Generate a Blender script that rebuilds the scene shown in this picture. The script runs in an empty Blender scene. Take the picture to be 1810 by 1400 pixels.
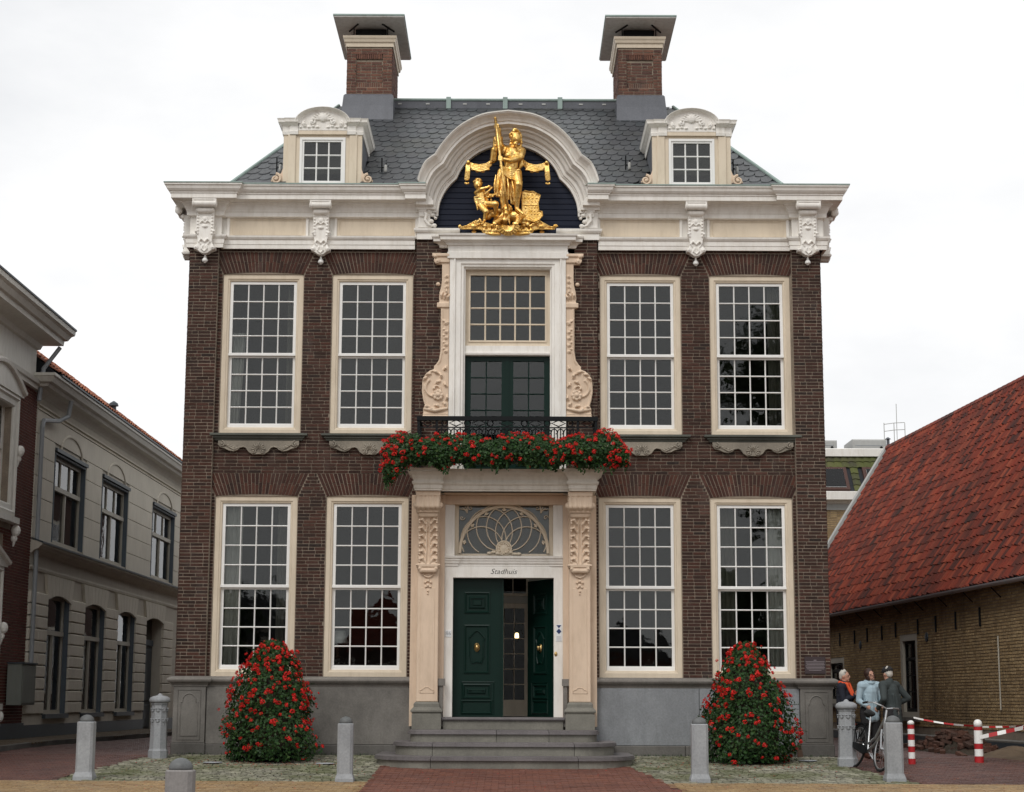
import bpy, math, random
from mathutils import Vector, Matrix
random.seed(7)
R = math.radians
rnd = random.random
ru = random.uniform
S = bpy.context.scene
COL = S.collection

# ------------------------------------------------------------------ camera, sky, sun, exposure
cam = bpy.data.cameras.new('camera')
camo = bpy.data.objects.new('camera', cam)
COL.objects.link(camo)
cam.sensor_width = 36.0
cam.lens = 62.73
cam.clip_end = 2000
camo.matrix_world = (Matrix.Translation((0.14, -32.0, 1.05)) @ Matrix.Rotation(R(90 + 9.68), 4, 'X')
                     @ Matrix.Rotation(R(0.22), 4, 'Z'))
S.camera = camo

SUN_EL, SUN_AZ = R(46), R(-24)          # azimuth measured from -Y (the square) towards -X
W = bpy.data.worlds.new('World'); S.world = W; W.use_nodes = True
nt = W.node_tree; nt.nodes.clear()
def wn(t, **k):
    n = nt.nodes.new(t)
    for a, b in k.items(): setattr(n, a, b)
    return n
sky = wn('ShaderNodeTexSky', sky_type='NISHITA', sun_disc=False, sun_elevation=SUN_EL, sun_rotation=R(180 + 24),
         air_density=1.0, dust_density=3.0)
hs = wn('ShaderNodeHueSaturation'); hs.inputs['Saturation'].default_value = 0.25
nt.links.new(sky.outputs[0], hs.inputs['Color'])
tc = wn('ShaderNodeTexCoord'); mp = wn('ShaderNodeMapping'); mp.inputs['Scale'].default_value = (1, 1, 2.4)
nz = wn('ShaderNodeTexNoise'); nz.inputs['Scale'].default_value = 2.2; nz.inputs['Detail'].default_value = 7
nz.inputs['Roughness'].default_value = 0.55
nt.links.new(tc.outputs['Generated'], mp.inputs[0]); nt.links.new(mp.outputs[0], nz.inputs[0])
cr = wn('ShaderNodeValToRGB')
cr.color_ramp.elements[0].position = 0.36; cr.color_ramp.elements[0].color = (0.76, 0.775, 0.80, 1)
cr.color_ramp.elements[1].position = 0.60; cr.color_ramp.elements[1].color = (1.0, 1.0, 1.0, 1)
nt.links.new(nz.outputs[0], cr.inputs[0])
vm = wn('ShaderNodeVectorMath', operation='SCALE'); vm.inputs['Scale'].default_value = 11.2
nt.links.new(cr.outputs[0], vm.inputs[0])
mx = wn('ShaderNodeMix', data_type='RGBA'); mx.inputs[0].default_value = 0.93
nt.links.new(hs.outputs[0], mx.inputs[6]); nt.links.new(vm.outputs[0], mx.inputs[7])
bg = wn('ShaderNodeBackground'); bg.inputs[1].default_value = 0.1
wo = wn('ShaderNodeOutputWorld')
nt.links.new(mx.outputs[2], bg.inputs[0]); nt.links.new(bg.outputs[0], wo.inputs[0])

sl = bpy.data.lights.new('sun', 'SUN'); sl.energy = 1.35; sl.angle = R(22); sl.color = (1, 0.975, 0.94)
so = bpy.data.objects.new('sun', sl); COL.objects.link(so)
sd = Vector((math.sin(SUN_AZ) * math.cos(SUN_EL), -math.cos(SUN_AZ) * math.cos(SUN_EL), math.sin(SUN_EL)))
so.rotation_euler = sd.to_track_quat('Z', 'Y').to_euler()
so.location = sd * 60

S.view_settings.view_transform = 'Standard'
S.view_settings.look = 'None'
S.view_settings.gamma = 1.0
S.view_settings.use_curve_mapping = False
S.view_settings.exposure = 0.0
S.cycles.max_bounces = 6
S.cycles.transparent_max_bounces = 12

# ------------------------------------------------------------------ materials
class NT:
    def __init__(s, name):
        s.m = bpy.data.materials.new(name); s.m.use_nodes = True
        s.t = s.m.node_tree; s.t.nodes.clear()
        s.out = s.n('ShaderNodeOutputMaterial')
    def n(s, t, **k):
        x = s.t.nodes.new(t)
        for a, b in k.items(): setattr(x, a, b)
        return x
    def l(s, a, b): s.t.links.new(a, b)
    def noise(s, scale, detail=4, rough=.6, vec=None, stretch=None):
        x = s.n('ShaderNodeTexNoise'); x.inputs['Scale'].default_value = scale
        x.inputs['Detail'].default_value = detail; x.inputs['Roughness'].default_value = rough
        if vec is None:
            g = s.n('ShaderNodeNewGeometry'); vec = g.outputs['Position']
        if stretch:
            q = s.n('ShaderNodeMapping'); q.inputs['Scale'].default_value = stretch
            s.l(vec, q.inputs[0]); vec = q.outputs[0]
        s.l(vec, x.inputs[0]); return x.outputs[0]
    def ramp(s, f, pts):
        x = s.n('ShaderNodeValToRGB'); e = x.color_ramp.elements
        while len(e) < len(pts): e.new(.5)
        for i, (p, c) in enumerate(pts):
            e[i].position = p; e[i].color = (c[0], c[1], c[2], 1)
        s.l(f, x.inputs[0]); return x.outputs[0]
    def math(s, op, a, b=None):
        x = s.n('ShaderNodeMath', operation=op)
        for i, v in enumerate((a, b)):
            if v is None: continue
            if isinstance(v, (int, float)): x.inputs[i].default_value = v
            else: s.l(v, x.inputs[i])
        return x.outputs[0]
    def mix(s, f, a, b, mode='MIX'):
        x = s.n('ShaderNodeMix', data_type='RGBA', blend_type=mode)
        for i, v in ((0, f), (6, a), (7, b)):
            if isinstance(v, (int, float)): x.inputs[i].default_value = v
            elif isinstance(v, tuple): x.inputs[i].default_value = (v[0], v[1], v[2], 1)
            else: s.l(v, x.inputs[i])
        return x.outputs[2]
    def island(s):
        g = s.n('ShaderNodeNewGeometry'); o = s.n('ShaderNodeObjectInfo')
        return s.math('FRACT', s.math('ADD', g.outputs['Random Per Island'], o.outputs['Random']))
    def done(s, col, rough=.6, metal=0, bump=None, bstr=.3, bdist=.01, spec=.5, sub=0, coat=0):
        p = s.n('ShaderNodeBsdfPrincipled')
        if isinstance(col, tuple): p.inputs['Base Color'].default_value = (*col, 1)
        else: s.l(col, p.inputs['Base Color'])
        if isinstance(rough, (int, float)): p.inputs['Roughness'].default_value = rough
        else: s.l(rough, p.inputs['Roughness'])
        p.inputs['Metallic'].default_value = metal
        p.inputs['Specular IOR Level'].default_value = spec
        if coat: p.inputs['Coat Weight'].default_value = coat
        if bump is not None:
            b = s.n('ShaderNodeBump'); b.inputs['Strength'].default_value = bstr; b.inputs['Distance'].default_value = bdist
            s.l(bump, b.inputs['Height']); s.l(b.outputs[0], p.inputs['Normal'])
        s.l(p.outputs[0], s.out.inputs[0]); return s.m

def c3(r, g, b, k=1.0): return (r * k, g * k, b * k)
def m_paint(name, c, rough=.5, dirt=.10, dc=(.35, .32, .27), spec=.4):
    t = NT(name)
    a = t.noise(1.1, 5); b = t.noise(9, 5, .7, stretch=(1, 1, .22)); g = t.noise(60, 3)
    f = t.math('MULTIPLY', t.ramp(b, [(.45, (0, 0, 0)), (.75, (1, 1, 1))]), dirt * 2.2)
    col = t.mix(t.ramp(a, [(.3, (0, 0, 0)), (.7, (1, 1, 1))]), c3(*c, .90), c3(*c, 1.03))
    col = t.mix(f, col, tuple(c[i] * dc[i] * 1.6 for i in range(3)))
    return t.done(col, rough, bump=g, bstr=.12, bdist=.004, spec=spec)
def m_brick(name, cols, rough=.85, weather=.5):
    t = NT(name)
    r = t.island()
    col = t.ramp(r, [(i / (len(cols) - 1), c) for i, c in enumerate(cols)])
    n1 = t.noise(.55, 5, .6); n2 = t.noise(26, 5, .7); n3 = t.noise(2.3, 6, .65, stretch=(1, 1, .5))
    v = t.ramp(n2, [(.3, (.62, .62, .62)), (.7, (1.3, 1.3, 1.3))])
    col = t.mix(1.0, col, v, 'MULTIPLY')
    col = t.mix(weather, col, t.ramp(n1, [(.3, (.62, .60, .60)), (.55, (1, 1, 1)), (.8, (1.3, 1.15, 1.1))]), 'MULTIPLY')
    col = t.mix(t.math('MULTIPLY', t.ramp(n3, [(.55, (0, 0, 0)), (.8, (1, 1, 1))]), .25), col, (.16, .15, .14))
    n4 = t.noise(1.5, 6, .7, stretch=(1, 1, .16)); col = t.mix(t.math('MULTIPLY', t.ramp(n4, [(.54, (0, 0, 0)), (.72, (1, 1, 1))]), .55 * weather + .1), col, (.022, .019, .017))
    return t.done(col, rough, bump=n2, bstr=.5, bdist=.006, spec=.3)
def m_stone(name, c, var=.25, moss=0, rough=.75, scale=1.0, spec=.35, wet=0, isl=.12):
    t = NT(name)
    a = t.noise(1.3 * scale, 7, .65); b = t.noise(35 * scale, 4, .7); d = t.noise(5 * scale, 6, .7, stretch=(1, 1, .3))
    col = t.mix(t.ramp(a, [(.3, (0, 0, 0)), (.7, (1, 1, 1))]), c3(*c, 1 - var), c3(*c, 1 + var * .6))
    col = t.mix(1.0, col, t.ramp(b, [(.25, (.8, .8, .8)), (.75, (1.15, 1.15, 1.15))]), 'MULTIPLY')
    col = t.mix(t.math('MULTIPLY', t.ramp(d, [(.5, (0, 0, 0)), (.75, (1, 1, 1))]), .4), col, c3(*c, .45))
    if isl:
        i = t.island(); col = t.mix(1.0, col, t.ramp(i, [(0, (1 - isl,) * 3), (1, (1 + isl,) * 3)]), 'MULTIPLY')
    if moss:
        e = t.noise(.9, 6, .7)
        col = t.mix(t.math('MULTIPLY', t.ramp(e, [(.42, (0, 0, 0)), (.62, (1, 1, 1))]), moss), col, (.085, .10, .03))
    return t.done(col, rough, bump=b, bstr=.4, bdist=.005, spec=spec)

M = {}
M['white'] = m_paint('white_paint', (.84, .81, .755), .45, .17)
M['white2'] = m_paint('white_sash_paint', (.84, .83, .80), .35, .02)
M['cream'] = m_paint('cream_paint', (.69, .59, .455), .5, .14)
M['peach'] = m_paint('peach_paint', (.70, .54, .40), .55, .16)
M['pale_trim'] = m_paint('aged_pale_paint', (.74, .72, .66), .55, .16)
M['grey_trim'] = m_paint('grey_canopy_paint', (.74, .685, .60), .55, .2)
M['navy'] = m_paint('navy_paint', (.010, .014, .030), .5, .02, spec=.2)
M['green'] = m_paint('dark_green_gloss', (.003, .018, .013), .38, .02, spec=.20)
M['black'] = m_paint('black_iron', (.008, .009, .010), .5, .02, spec=.15)
M['rubber'] = m_paint('rubber', (.012, .012, .012), .7, .02)
M['lead'] = m_stone('lead_sheet', (.11, .115, .13), .2, rough=.5, isl=.05)
M['copper'] = m_paint('verdigris_edge', (.28, .36, .33), .6, .15)
M['cowl'] = m_paint('cowl_underside', (.78, .77, .74), .7, .25)
M['brick'] = m_brick('dark_red_brick', [(.030, .015, .011), (.050, .022, .015), (.070, .028, .019), (.040, .021, .016), (.086, .037, .026), (.027, .017, .014), (.058, .026, .019)])
M['brick_arch'] = m_brick('arch_brick', [(.050, .021, .015), (.080, .031, .021), (.036, .018, .014), (.095, .038, .025)])
M['brick_ch'] = m_brick('chimney_brick', [(.13, .060, .042), (.19, .09, .06), (.09, .045, .036), (.17, .085, .062)])
M['brick_left'] = m_brick('left_house_brick', [(.10, .034, .024), (.155, .050, .034), (.125, .042, .034)])
M['brick_barn'] = m_brick('yellow_barn_brick', [(.42, .29, .145), (.32, .22, .11), (.50, .36, .19), (.37, .26, .14)], weather=.8)
M['brick_dark_rubble'] = m_brick('rubble_brick', [(.10, .045, .03), (.07, .04, .03), (.13, .06, .04)])
M['mortar'] = m_stone('mortar', (.30, .245, .19), .35, rough=.95, isl=0)
M['mortar_light'] = m_stone('pale_mortar', (.36, .30, .23), .25, rough=.95, isl=0)
M['plinth'] = m_stone('plinth_bluestone', (.195, .182, .163), .38, rough=.6)
M['plinth_blue'] = m_stone('plinth_bluestone_cool', (.235, .245, .255), .2, rough=.55)
M['plinth_base'] = m_stone('plinth_base_stone', (.135, .127, .115), .4, rough=.7)
M['cap'] = m_stone('plinth_cap_stone', (.20, .183, .163), .35, rough=.65)
M['sill'] = m_stone('carved_sill_stone', (.29, .255, .205), .35, rough=.8)
M['sill_dark'] = m_stone('weathered_sill_stone', (.10, .105, .09), .35, rough=.8)
M['step'] = m_stone('step_stone', (.20, .19, .16), .3, rough=.6)
M['step_nose'] = m_stone('step_nosing_stone', (.165, .150, .150), .25, rough=.5)
M['bollard'] = m_stone('bollard_stone', (.31, .32, .33), .18, rough=.6, isl=0)
M['bollard2'] = m_stone('bollard_stone_warm', (.24, .225, .215), .2, rough=.65, isl=0)
M['dome'] = m_stone('bollard_dome_stone', (.12, .125, .125), .3, rough=.55, isl=0)
M['cobble'] = m_stone('cobblestone', (.27, .258, .20), .3, moss=.72, rough=.8, isl=.38)
M['cobble_joint'] = m_stone('cobble_joint', (.022, .025, .010), .4, moss=.4, rough=.95, isl=0)
M['paver_red'] = m_brick('red_paving_brick', [(.15, .062, .042), (.19, .078, .052), (.13, .052, .038), (.165, .074, .056)], rough=.55, weather=.5)
M['paver_street'] = m_brick('street_paving_brick', [(.105, .052, .042), (.13, .062, .048), (.09, .045, .040), (.12, .065, .052)], rough=.5, weather=.6)
M['paver_yellow'] = m_brick('yellow_paving_brick', [(.30, .20, .095), (.25, .16, .08), (.34, .235, .12), (.27, .19, .11)], rough=.6, weather=.4)
M['paver_walk'] = m_brick('walk_paving_brick', [(.10, .072, .042), (.08, .058, .036), (.12, .088, .05)], rough=.7, weather=.6)
M['joint'] = m_stone('paving_joint', (.040, .030, .024), .3, rough=.95, isl=0)
M['ground'] = m_stone('square_ground', (.14, .10, .075), .3, rough=.8, isl=0)
M['gold'] = NT('gilding').done((.95, .56, .10), .27, 1.0)
def _gold():
    t = NT('gilding'); a = t.noise(9, 4); b = t.noise(45, 3)
    return t.done(t.ramp(a, [(.3, (.68, .37, .07)), (.7, (1.0, .70, .27))]), t.ramp(b, [(.3, (.24, .24, .24)), (.7, (.42, .42, .42))]), 1.0, bump=b, bstr=.6, bdist=.012)
M['gold'] = _gold()
M['brass'] = NT('brass').done((.55, .38, .16), .3, 1.0)
M['chrome'] = NT('silver_metal').done((.45, .46, .47), .3, .85)
M['stucco'] = m_paint('grey_stucco', (.58, .535, .45), .8, .12)
M['stucco2'] = m_paint('pale_stucco', (.70, .65, .55), .8, .12)
M['bluegrey'] = m_paint('blue_grey_paint', (.10, .125, .15), .55, .08)
M['bluedark'] = m_paint('dark_blue_grey_paint', (.045, .058, .068), .5, .08)
M['off'] = m_paint('off_white_joinery', (.48, .45, .38), .55, .08)
M['box'] = m_paint('cabinet_paint', (.19, .20, .175), .6, .15)
M['zinc'] = m_paint('zinc', (.34, .36, .38), .45, .15)
M['gutter'] = m_paint('pvc_gutter', (.40, .37, .38), .5, .1)
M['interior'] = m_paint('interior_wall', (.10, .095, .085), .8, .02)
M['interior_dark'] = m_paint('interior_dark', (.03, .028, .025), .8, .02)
M['curtain'] = m_paint('net_curtain', (.55, .54, .50), .9, .02)
M['curtain_dark'] = m_paint('heavy_curtain', (.17, .16, .13), .9, .02)
M['wood'] = m_paint('wood', (.09, .05, .03), .5, .05)
M['soil'] = m_stone('soil', (.045, .033, .022), .4, rough=.95, isl=0)
M['sand'] = m_stone('sandy_soil', (.12, .085, .055), .4, rough=.95, isl=0)
M['red'] = m_paint('red_paint', (.42, .018, .022), .4, .05)
M['skin'] = m_paint('skin', (.50, .27, .19), .55, .02)
M['hair_grey'] = m_paint('grey_hair', (.50, .47, .42), .7, .02)
M['hair_brown'] = m_paint('brown_hair', (.035, .015, .009), .6, .02)
M['cloth_navy'] = m_paint('navy_cloth', (.012, .014, .024), .85, .02)
M['cloth_blue'] = m_paint('light_blue_cloth', (.36, .47, .53), .85, .02)
M['cloth_grey'] = m_paint('grey_green_cloth', (.040, .050, .050), .85, .02)
M['cloth_dark'] = m_paint('dark_cloth', (.018, .017, .018), .85, .02)
M['orange'] = m_paint('orange_cloth', (.75, .10, .03), .8, .02)
M['leather'] = m_paint('brown_leather', (.06, .022, .014), .5, .02)
M['white_plastic'] = m_paint('white_plastic', (.72, .73, .74), .4, .02)
M['ac'] = m_paint('light_grey_metal', (.42, .42, .40), .6, .1)
M['lettering'] = NT('black_lettering').done((.012, .012, .014), .5)
M['sign_blue'] = NT('sign_blue').done((.01, .03, .12), .4)
M['sign_white'] = NT('sign_white').done((.75, .77, .78), .4)
M['plaque'] = m_paint('plaque_metal', (.045, .03, .032), .5, .03)
M['plaque_line'] = NT('plaque_lettering').done((.30, .26, .27), .6)
def _leaf(name, cols):
    t = NT(name); r = t.island()
    col = t.ramp(r, [(i / (len(cols) - 1), c) for i, c in enumerate(cols)])
    p = t.n('ShaderNodeBsdfPrincipled'); t.l(col, p.inputs['Base Color']); p.inputs['Roughness'].default_value = .5
    p.inputs['Specular IOR Level'].default_value = .35
    tr = t.n('ShaderNodeBsdfTranslucent'); t.l(col, tr.inputs[0])
    ms = t.n('ShaderNodeMixShader'); ms.inputs[0].default_value = .25
    t.l(p.outputs[0], ms.inputs[1]); t.l(tr.outputs[0], ms.inputs[2]); t.l(ms.outputs[0], t.out.inputs[0])
    return t.m
M['leaf'] = _leaf('geranium_leaf', [(.010, .034, .008), (.020, .060, .012), (.034, .092, .018), (.015, .046, .011), (.052, .098, .022)])
M['petal'] = _leaf('geranium_petal', [(.60, .012, .012), (.78, .025, .018), (.50, .008, .012), (.85, .05, .03)])
M['treeleaf'] = _leaf('tree_leaf', [(.02, .045, .012), (.035, .065, .018), (.05, .085, .022)])
def _slate(name, cols, rough=.42):
    t = NT(name); r = t.island()
    col = t.ramp(r, [(i / (len(cols) - 1), c) for i, c in enumerate(cols)])
    a = t.noise(.7, 6, .7); b = t.noise(30, 4, .7)
    col = t.mix(t.math('MULTIPLY', t.ramp(a, [(.5, (0, 0, 0)), (.75, (1, 1, 1))]), .45), col, (.075, .072, .04))
    return t.done(col, t.ramp(b, [(.3, (rough - .1,) * 3), (.7, (rough + .15,) * 3)]), bump=b, bstr=.3, bdist=.004)
M['slate'] = _slate('roof_slate', [(.038, .044, .048), (.050, .056, .060), (.043, .046, .049), (.060, .064, .069), (.041, .043, .047)])
M['slate_under'] = m_stone('slate_underlay', (.022, .024, .028), .2, rough=.8, isl=0)
def _tile(name, cols, patch=(.028, .020, .018), pf=.7):
    t = NT(name); r = t.island()
    col = t.ramp(r, [(i / (len(cols) - 1), c) for i, c in enumerate(cols)])
    a = t.noise(.9, 6, .75); b = t.noise(22, 4, .7)
    col = t.mix(t.math('MULTIPLY', t.ramp(a, [(.46, (0, 0, 0)), (.64, (1, 1, 1))]), pf), col, patch)
    return t.done(col, .72, bump=b, bstr=.3, bdist=.004, spec=.2)
M['pantile'] = _tile('red_pantile', [(.045, .024, .020), (.22, .036, .020), (.26, .055, .028), (.18, .032, .019), (.09, .028, .020), (.24, .042, .022), (.065, .026, .022), (.20, .038, .022), (.28, .068, .036), (.14, .032, .021)], pf=.55)
M['tile_orange'] = _tile('orange_pantile', [(.40, .13, .06), (.30, .10, .05), (.48, .18, .09)], (.10, .05, .035), .5)
M['tile_moss'] = _tile('mossy_tile', [(.075, .075, .035), (.055, .05, .035), (.10, .10, .04)], (.08, .10, .02), .6)
M['roof_red_far'] = _tile('far_red_tile', [(.25, .05, .03), (.2, .04, .025)], pf=.3)

def _glass(name, tint=(.86, .88, .87), wob=.22, ior=1.52):
    t = NT(name)
    g = t.n('ShaderNodeBsdfGlossy'); g.inputs['Roughness'].default_value = .015
    tr = t.n('ShaderNodeBsdfTransparent'); tr.inputs[0].default_value = (*tint, 1)
    fr = t.n('ShaderNodeFresnel'); fr.inputs[0].default_value = ior
    b = t.n('ShaderNodeBump'); b.inputs['Strength'].default_value = wob; b.inputs['Distance'].default_value = .004
    t.l(t.noise(3.2, 2), b.inputs['Height']); t.l(b.outputs[0], g.inputs['Normal'])
    ms = t.n('ShaderNodeMixShader'); t.l(fr.outputs[0], ms.inputs[0])
    t.l(tr.outputs[0], ms.inputs[1]); t.l(g.outputs[0], ms.inputs[2]); t.l(ms.outputs[0], t.out.inputs[0])
    return t.m
M['glass'] = _glass('window_glass')
M['glass_inner'] = _glass('inner_glass', ior=1.2)
def _emit(name, c, s):
    t = NT(name); e = t.n('ShaderNodeEmission'); e.inputs[0].default_value = (*c, 1); e.inputs[1].default_value = s
    t.l(e.outputs[0], t.out.inputs[0]); return t.m
M['lamp'] = _emit('lit_lamp', (1, .72, .35), 5)

# ------------------------------------------------------------------ mesh builder
def tri_basis(d):
    d = d.normalized()
    u = d.orthogonal().normalized()
    return u, d.cross(u)
class MB:
    def __init__(s): s.v = []; s.f = []
    def add(s, vs, fs):
        o = len(s.v); s.v += [tuple(p) for p in vs]; s.f += [tuple(i + o for i in f) for f in fs]; return s
    def box(s, x0, x1, y0, y1, z0, z1):
        return s.add([(x0, y0, z0), (x1, y0, z0), (x1, y1, z0), (x0, y1, z0), (x0, y0, z1), (x1, y0, z1), (x1, y1, z1), (x0, y1, z1)],
                     [(3, 2, 1, 0), (4, 5, 6, 7), (0, 1, 5, 4), (1, 2, 6, 5), (2, 3, 7, 6), (3, 0, 4, 7)])
    def bbox(s, x0, x1, y0, y1, z0, z1, b=.01):
        """box with bevelled front (-Y) edges"""
        return s.add([(x0, y1, z0), (x1, y1, z0), (x1, y1, z1), (x0, y1, z1), (x0, y0 + b, z0), (x1, y0 + b, z0), (x1, y0 + b, z1), (x0, y0 + b, z1),
                      (x0 + b, y0, z0 + b), (x1 - b, y0, z0 + b), (x1 - b, y0, z1 - b), (x0 + b, y0, z1 - b)],
                     [(8, 9, 10, 11), (4, 5, 9, 8), (5, 6, 10, 9), (6, 7, 11, 10), (7, 4, 8, 11), (0, 1, 5, 4), (1, 2, 6, 5), (2, 3, 7, 6), (3, 0, 4, 7), (3, 2, 1, 0)])
    def prism(s, pts, y0, y1, ax='y'):
        """polygon (a,b) extruded; ax y: (x,z) along y; ax z: (x,y) along z; ax x: (y,z) along x"""
        n = len(pts)
        def P(a, b, t): return (a, t, b) if ax == 'y' else ((a, b, t) if ax == 'z' else (t, a, b))
        vs = [P(a, b, y0) for a, b in pts] + [P(a, b, y1) for a, b in pts]
        fs = [tuple(range(n)), tuple(range(2 * n - 1, n - 1, -1))] + [(i, i + n, (i + 1) % n + n, (i + 1) % n) for i in range(n)]
        return s.add(vs, fs)
    def tube(s, path, r, n=6, closed=False, cap=True):
        path = [Vector(p) for p in path]; m = len(path)
        if not isinstance(r, (list, tuple)): r = [r] * m
        rings = []; u = None
        for i, p in enumerate(path):
            if closed: d = path[(i + 1) % m] - path[i - 1]
            else: d = path[min(i + 1, m - 1)] - path[max(i - 1, 0)]
            if d.length < 1e-9: d = Vector((0, 0, 1))
            d.normalize()
            if u is None: u = d.orthogonal().normalized()
            else:
                u = u - d * u.dot(d)
                u = u.normalized() if u.length > 1e-6 else d.orthogonal().normalized()
            w = d.cross(u)
            rings.append([p + (u * math.cos(2 * math.pi * k / n) + w * math.sin(2 * math.pi * k / n)) * r[i] for k in range(n)])
        vs = [q for g in rings for q in g]; fs = []
        for i in range(m if closed else m - 1):
            j = (i + 1) % m
            for k in range(n):
                fs.append((i * n + k, i * n + (k + 1) % n, j * n + (k + 1) % n, j * n + k))
        if cap and not closed:
            fs.append(tuple(range(n - 1, -1, -1))); fs.append(tuple((m - 1) * n + k for k in range(n)))
        return s.add(vs, fs)
    def lathe(s, prof, c=(0, 0, 0), n=16, rot=0, cap=True):
        vs = []; fs = []; m = len(prof)
        for r, z in prof:
            for k in range(n):
                a = 2 * math.pi * k / n + rot
                vs.append((c[0] + r * math.cos(a), c[1] + r * math.sin(a), c[2] + z))
        for i in range(m - 1):
            for k in range(n):
                fs.append((i * n + k, i * n + (k + 1) % n, (i + 1) * n + (k + 1) % n, (i + 1) * n + k))
        if cap:
            fs.append(tuple(range(n - 1, -1, -1))); fs.append(tuple((m - 1) * n + k for k in range(n)))
        return s.add(vs, fs)
    def ell(s, c, r, n=10, m=6, rot=None):
        if isinstance(r, (int, float)): r = (r, r, r)
        vs = []; fs = []
        vs.append(Vector((0, 0, -r[2])))
        for i in range(1, m):
            t = math.pi * i / m - math.pi / 2
            for k in range(n):
                a = 2 * math.pi * k / n
                vs.append(Vector((r[0] * math.cos(t) * math.cos(a), r[1] * math.cos(t) * math.sin(a), r[2] * math.sin(t))))
        vs.append(Vector((0, 0, r[2])))
        for k in range(n): fs.append((0, 1 + (k + 1) % n, 1 + k))
        for i in range(m - 2):
            for k in range(n):
                a = 1 + i * n; b = a + n
                fs.append((a + k, a + (k + 1) % n, b + (k + 1) % n, b + k))
        t = len(vs) - 1; a = 1 + (m - 2) * n
        for k in range(n): fs.append((a + k, a + (k + 1) % n, t))
        if rot: vs = [rot @ v for v in vs]
        c = Vector(c)
        return s.add([v + c for v in vs], fs)
    def cap2(s, p0, p1, r0, r1, n=10):
        """tapered capsule"""
        p0 = Vector(p0); p1 = Vector(p1); d = p1 - p0; L = d.length
        if L < 1e-6: return s.ell(p0, r0, n)
        d = d / L; path = []; rr = []
        for t in (-.98, -.8, -.5): path.append(p0 + d * r0 * t); rr.append(r0 * math.sqrt(1 - t * t))
        for t in (0, .33, .66, 1): path.append(p0 + d * L * t); rr.append(r0 + (r1 - r0) * t)
        for t in (.5, .8, .98): path.append(p1 + d * r1 * t); rr.append(r1 * math.sqrt(1 - t * t))
        return s.tube(path, rr, n)
    def spiral(s, c, r, turns=1.4, w=.02, a0=0, sgn=1, n=18, y=None, plane='xz', wd=6):
        path = []; rr = []
        for i in range(n + 1):
            t = i / n; rad = r * (1 - t * .88); a = a0 + sgn * turns * 2 * math.pi * t
            if plane == 'xz': path.append((c[0] + rad * math.cos(a), c[1] - .02 * t, c[2] + rad * math.sin(a)))
            else: path.append((c[0], c[1] + rad * math.cos(a), c[2] + rad * math.sin(a)))
            rr.append(w * (1 - t * .45))
        s.tube(path, rr, wd); s.ell(path[-1], w * 1.15, 8, 5)
        return s
    def mold(s, prof, path, closed=False, cap=True):
        """sweep profile (d outward, z) along plan path (x,y) with mitres; outward = right of travel"""
        m = len(path); P2 = [Vector((a, b)) for a, b in path]; offs = []
        for i in range(m):
            ns = []
            if closed or i > 0:
                d = (P2[i] - P2[i - 1]).normalized(); ns.append(Vector((d.y, -d.x)))
            if closed or i < m - 1:
                d = (P2[(i + 1) % m] - P2[i]).normalized(); ns.append(Vector((d.y, -d.x)))
            if len(ns) == 1: offs.append(ns[0])
            else:
                b = ns[0] + ns[1]; offs.append(b / max(.2, b.dot(ns[0])))
        k = len(prof); vs = []; fs = []
        for i in range(m):
            for d, z in prof:
                q = P2[i] + offs[i] * d; vs.append((q.x, q.y, z))
        for i in range(m if closed else m - 1):
            j = (i + 1) % m
            for a in range(k - 1):
                fs.append((i * k + a, j * k + a, j * k + a + 1, i * k + a + 1))
            fs.append((i * k + k - 1, j * k + k - 1, j * k, i * k))
        if cap and not closed:
            fs.append(tuple(range(k))); fs.append(tuple((m - 1) * k + a for a in range(k - 1, -1, -1)))
        return s.add(vs, fs)
    def frame(s, x0, x1, z0, z1, prof, bottom=True):
        """rectangular frame on a wall facing -Y: prof = list (inset from outer edge, y)"""
        k = len(prof); cs = []
        for (ax, sx) in ((x0, 1), (x1, -1)):
            pass
        corners = [(x0, z0, 1, 1 if bottom else 0), (x0, z1, 1, -1), (x1, z1, -1, -1), (x1, z0, -1, 1 if bottom else 0)]
        vs = []; fs = []
        for cx, cz, sx, sz in corners:
            for d, y in prof: vs.append((cx + sx * d, y, cz + sz * d))
        rng = range(4) if bottom else range(3)
        for i in rng:
            j = (i + 1) % 4
            for a in range(k - 1): fs.append((i * k + a, j * k + a, j * k + a + 1, i * k + a + 1))
        if not bottom:
            fs.append(tuple(range(k))); fs.append(tuple(3 * k + a for a in range(k - 1, -1, -1)))
        return s.add(vs, fs)
    def xf(s, mat):
        s.v = [tuple(mat @ Vector(v)) for v in s.v]; return s
    def mirror(s, c):
        s.v = [(2 * c - a, b, d) for a, b, d in s.v]; s.f = [f[::-1] for f in s.f]; return s
    def copy(s):
        q = MB(); q.v = list(s.v); q.f = list(s.f); return q
    def mesh(s, name, mat, smooth=False):
        me = bpy.data.meshes.new(name); me.from_pydata(s.v, [], s.f)
        me.materials.append(M[mat] if isinstance(mat, str) else mat)
        if smooth: me.shade_smooth()
        me.update(); return me
    def build(s, name, mat, parent=None, smooth=False, **k):
        return place(name, s.mesh(name, mat, smooth), parent, **k)
def place(name, me, parent=None, loc=None, rot=None, stuff=False, label=None):
    o = bpy.data.objects.new(name, me); COL.objects.link(o)
    if parent is not None: o.parent = parent
    if loc is not None: o.location = loc
    if rot is not None: o.rotation_euler = rot
    if stuff: o['kind'] = 'stuff'
    if label: o['label'] = label
    return o
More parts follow.
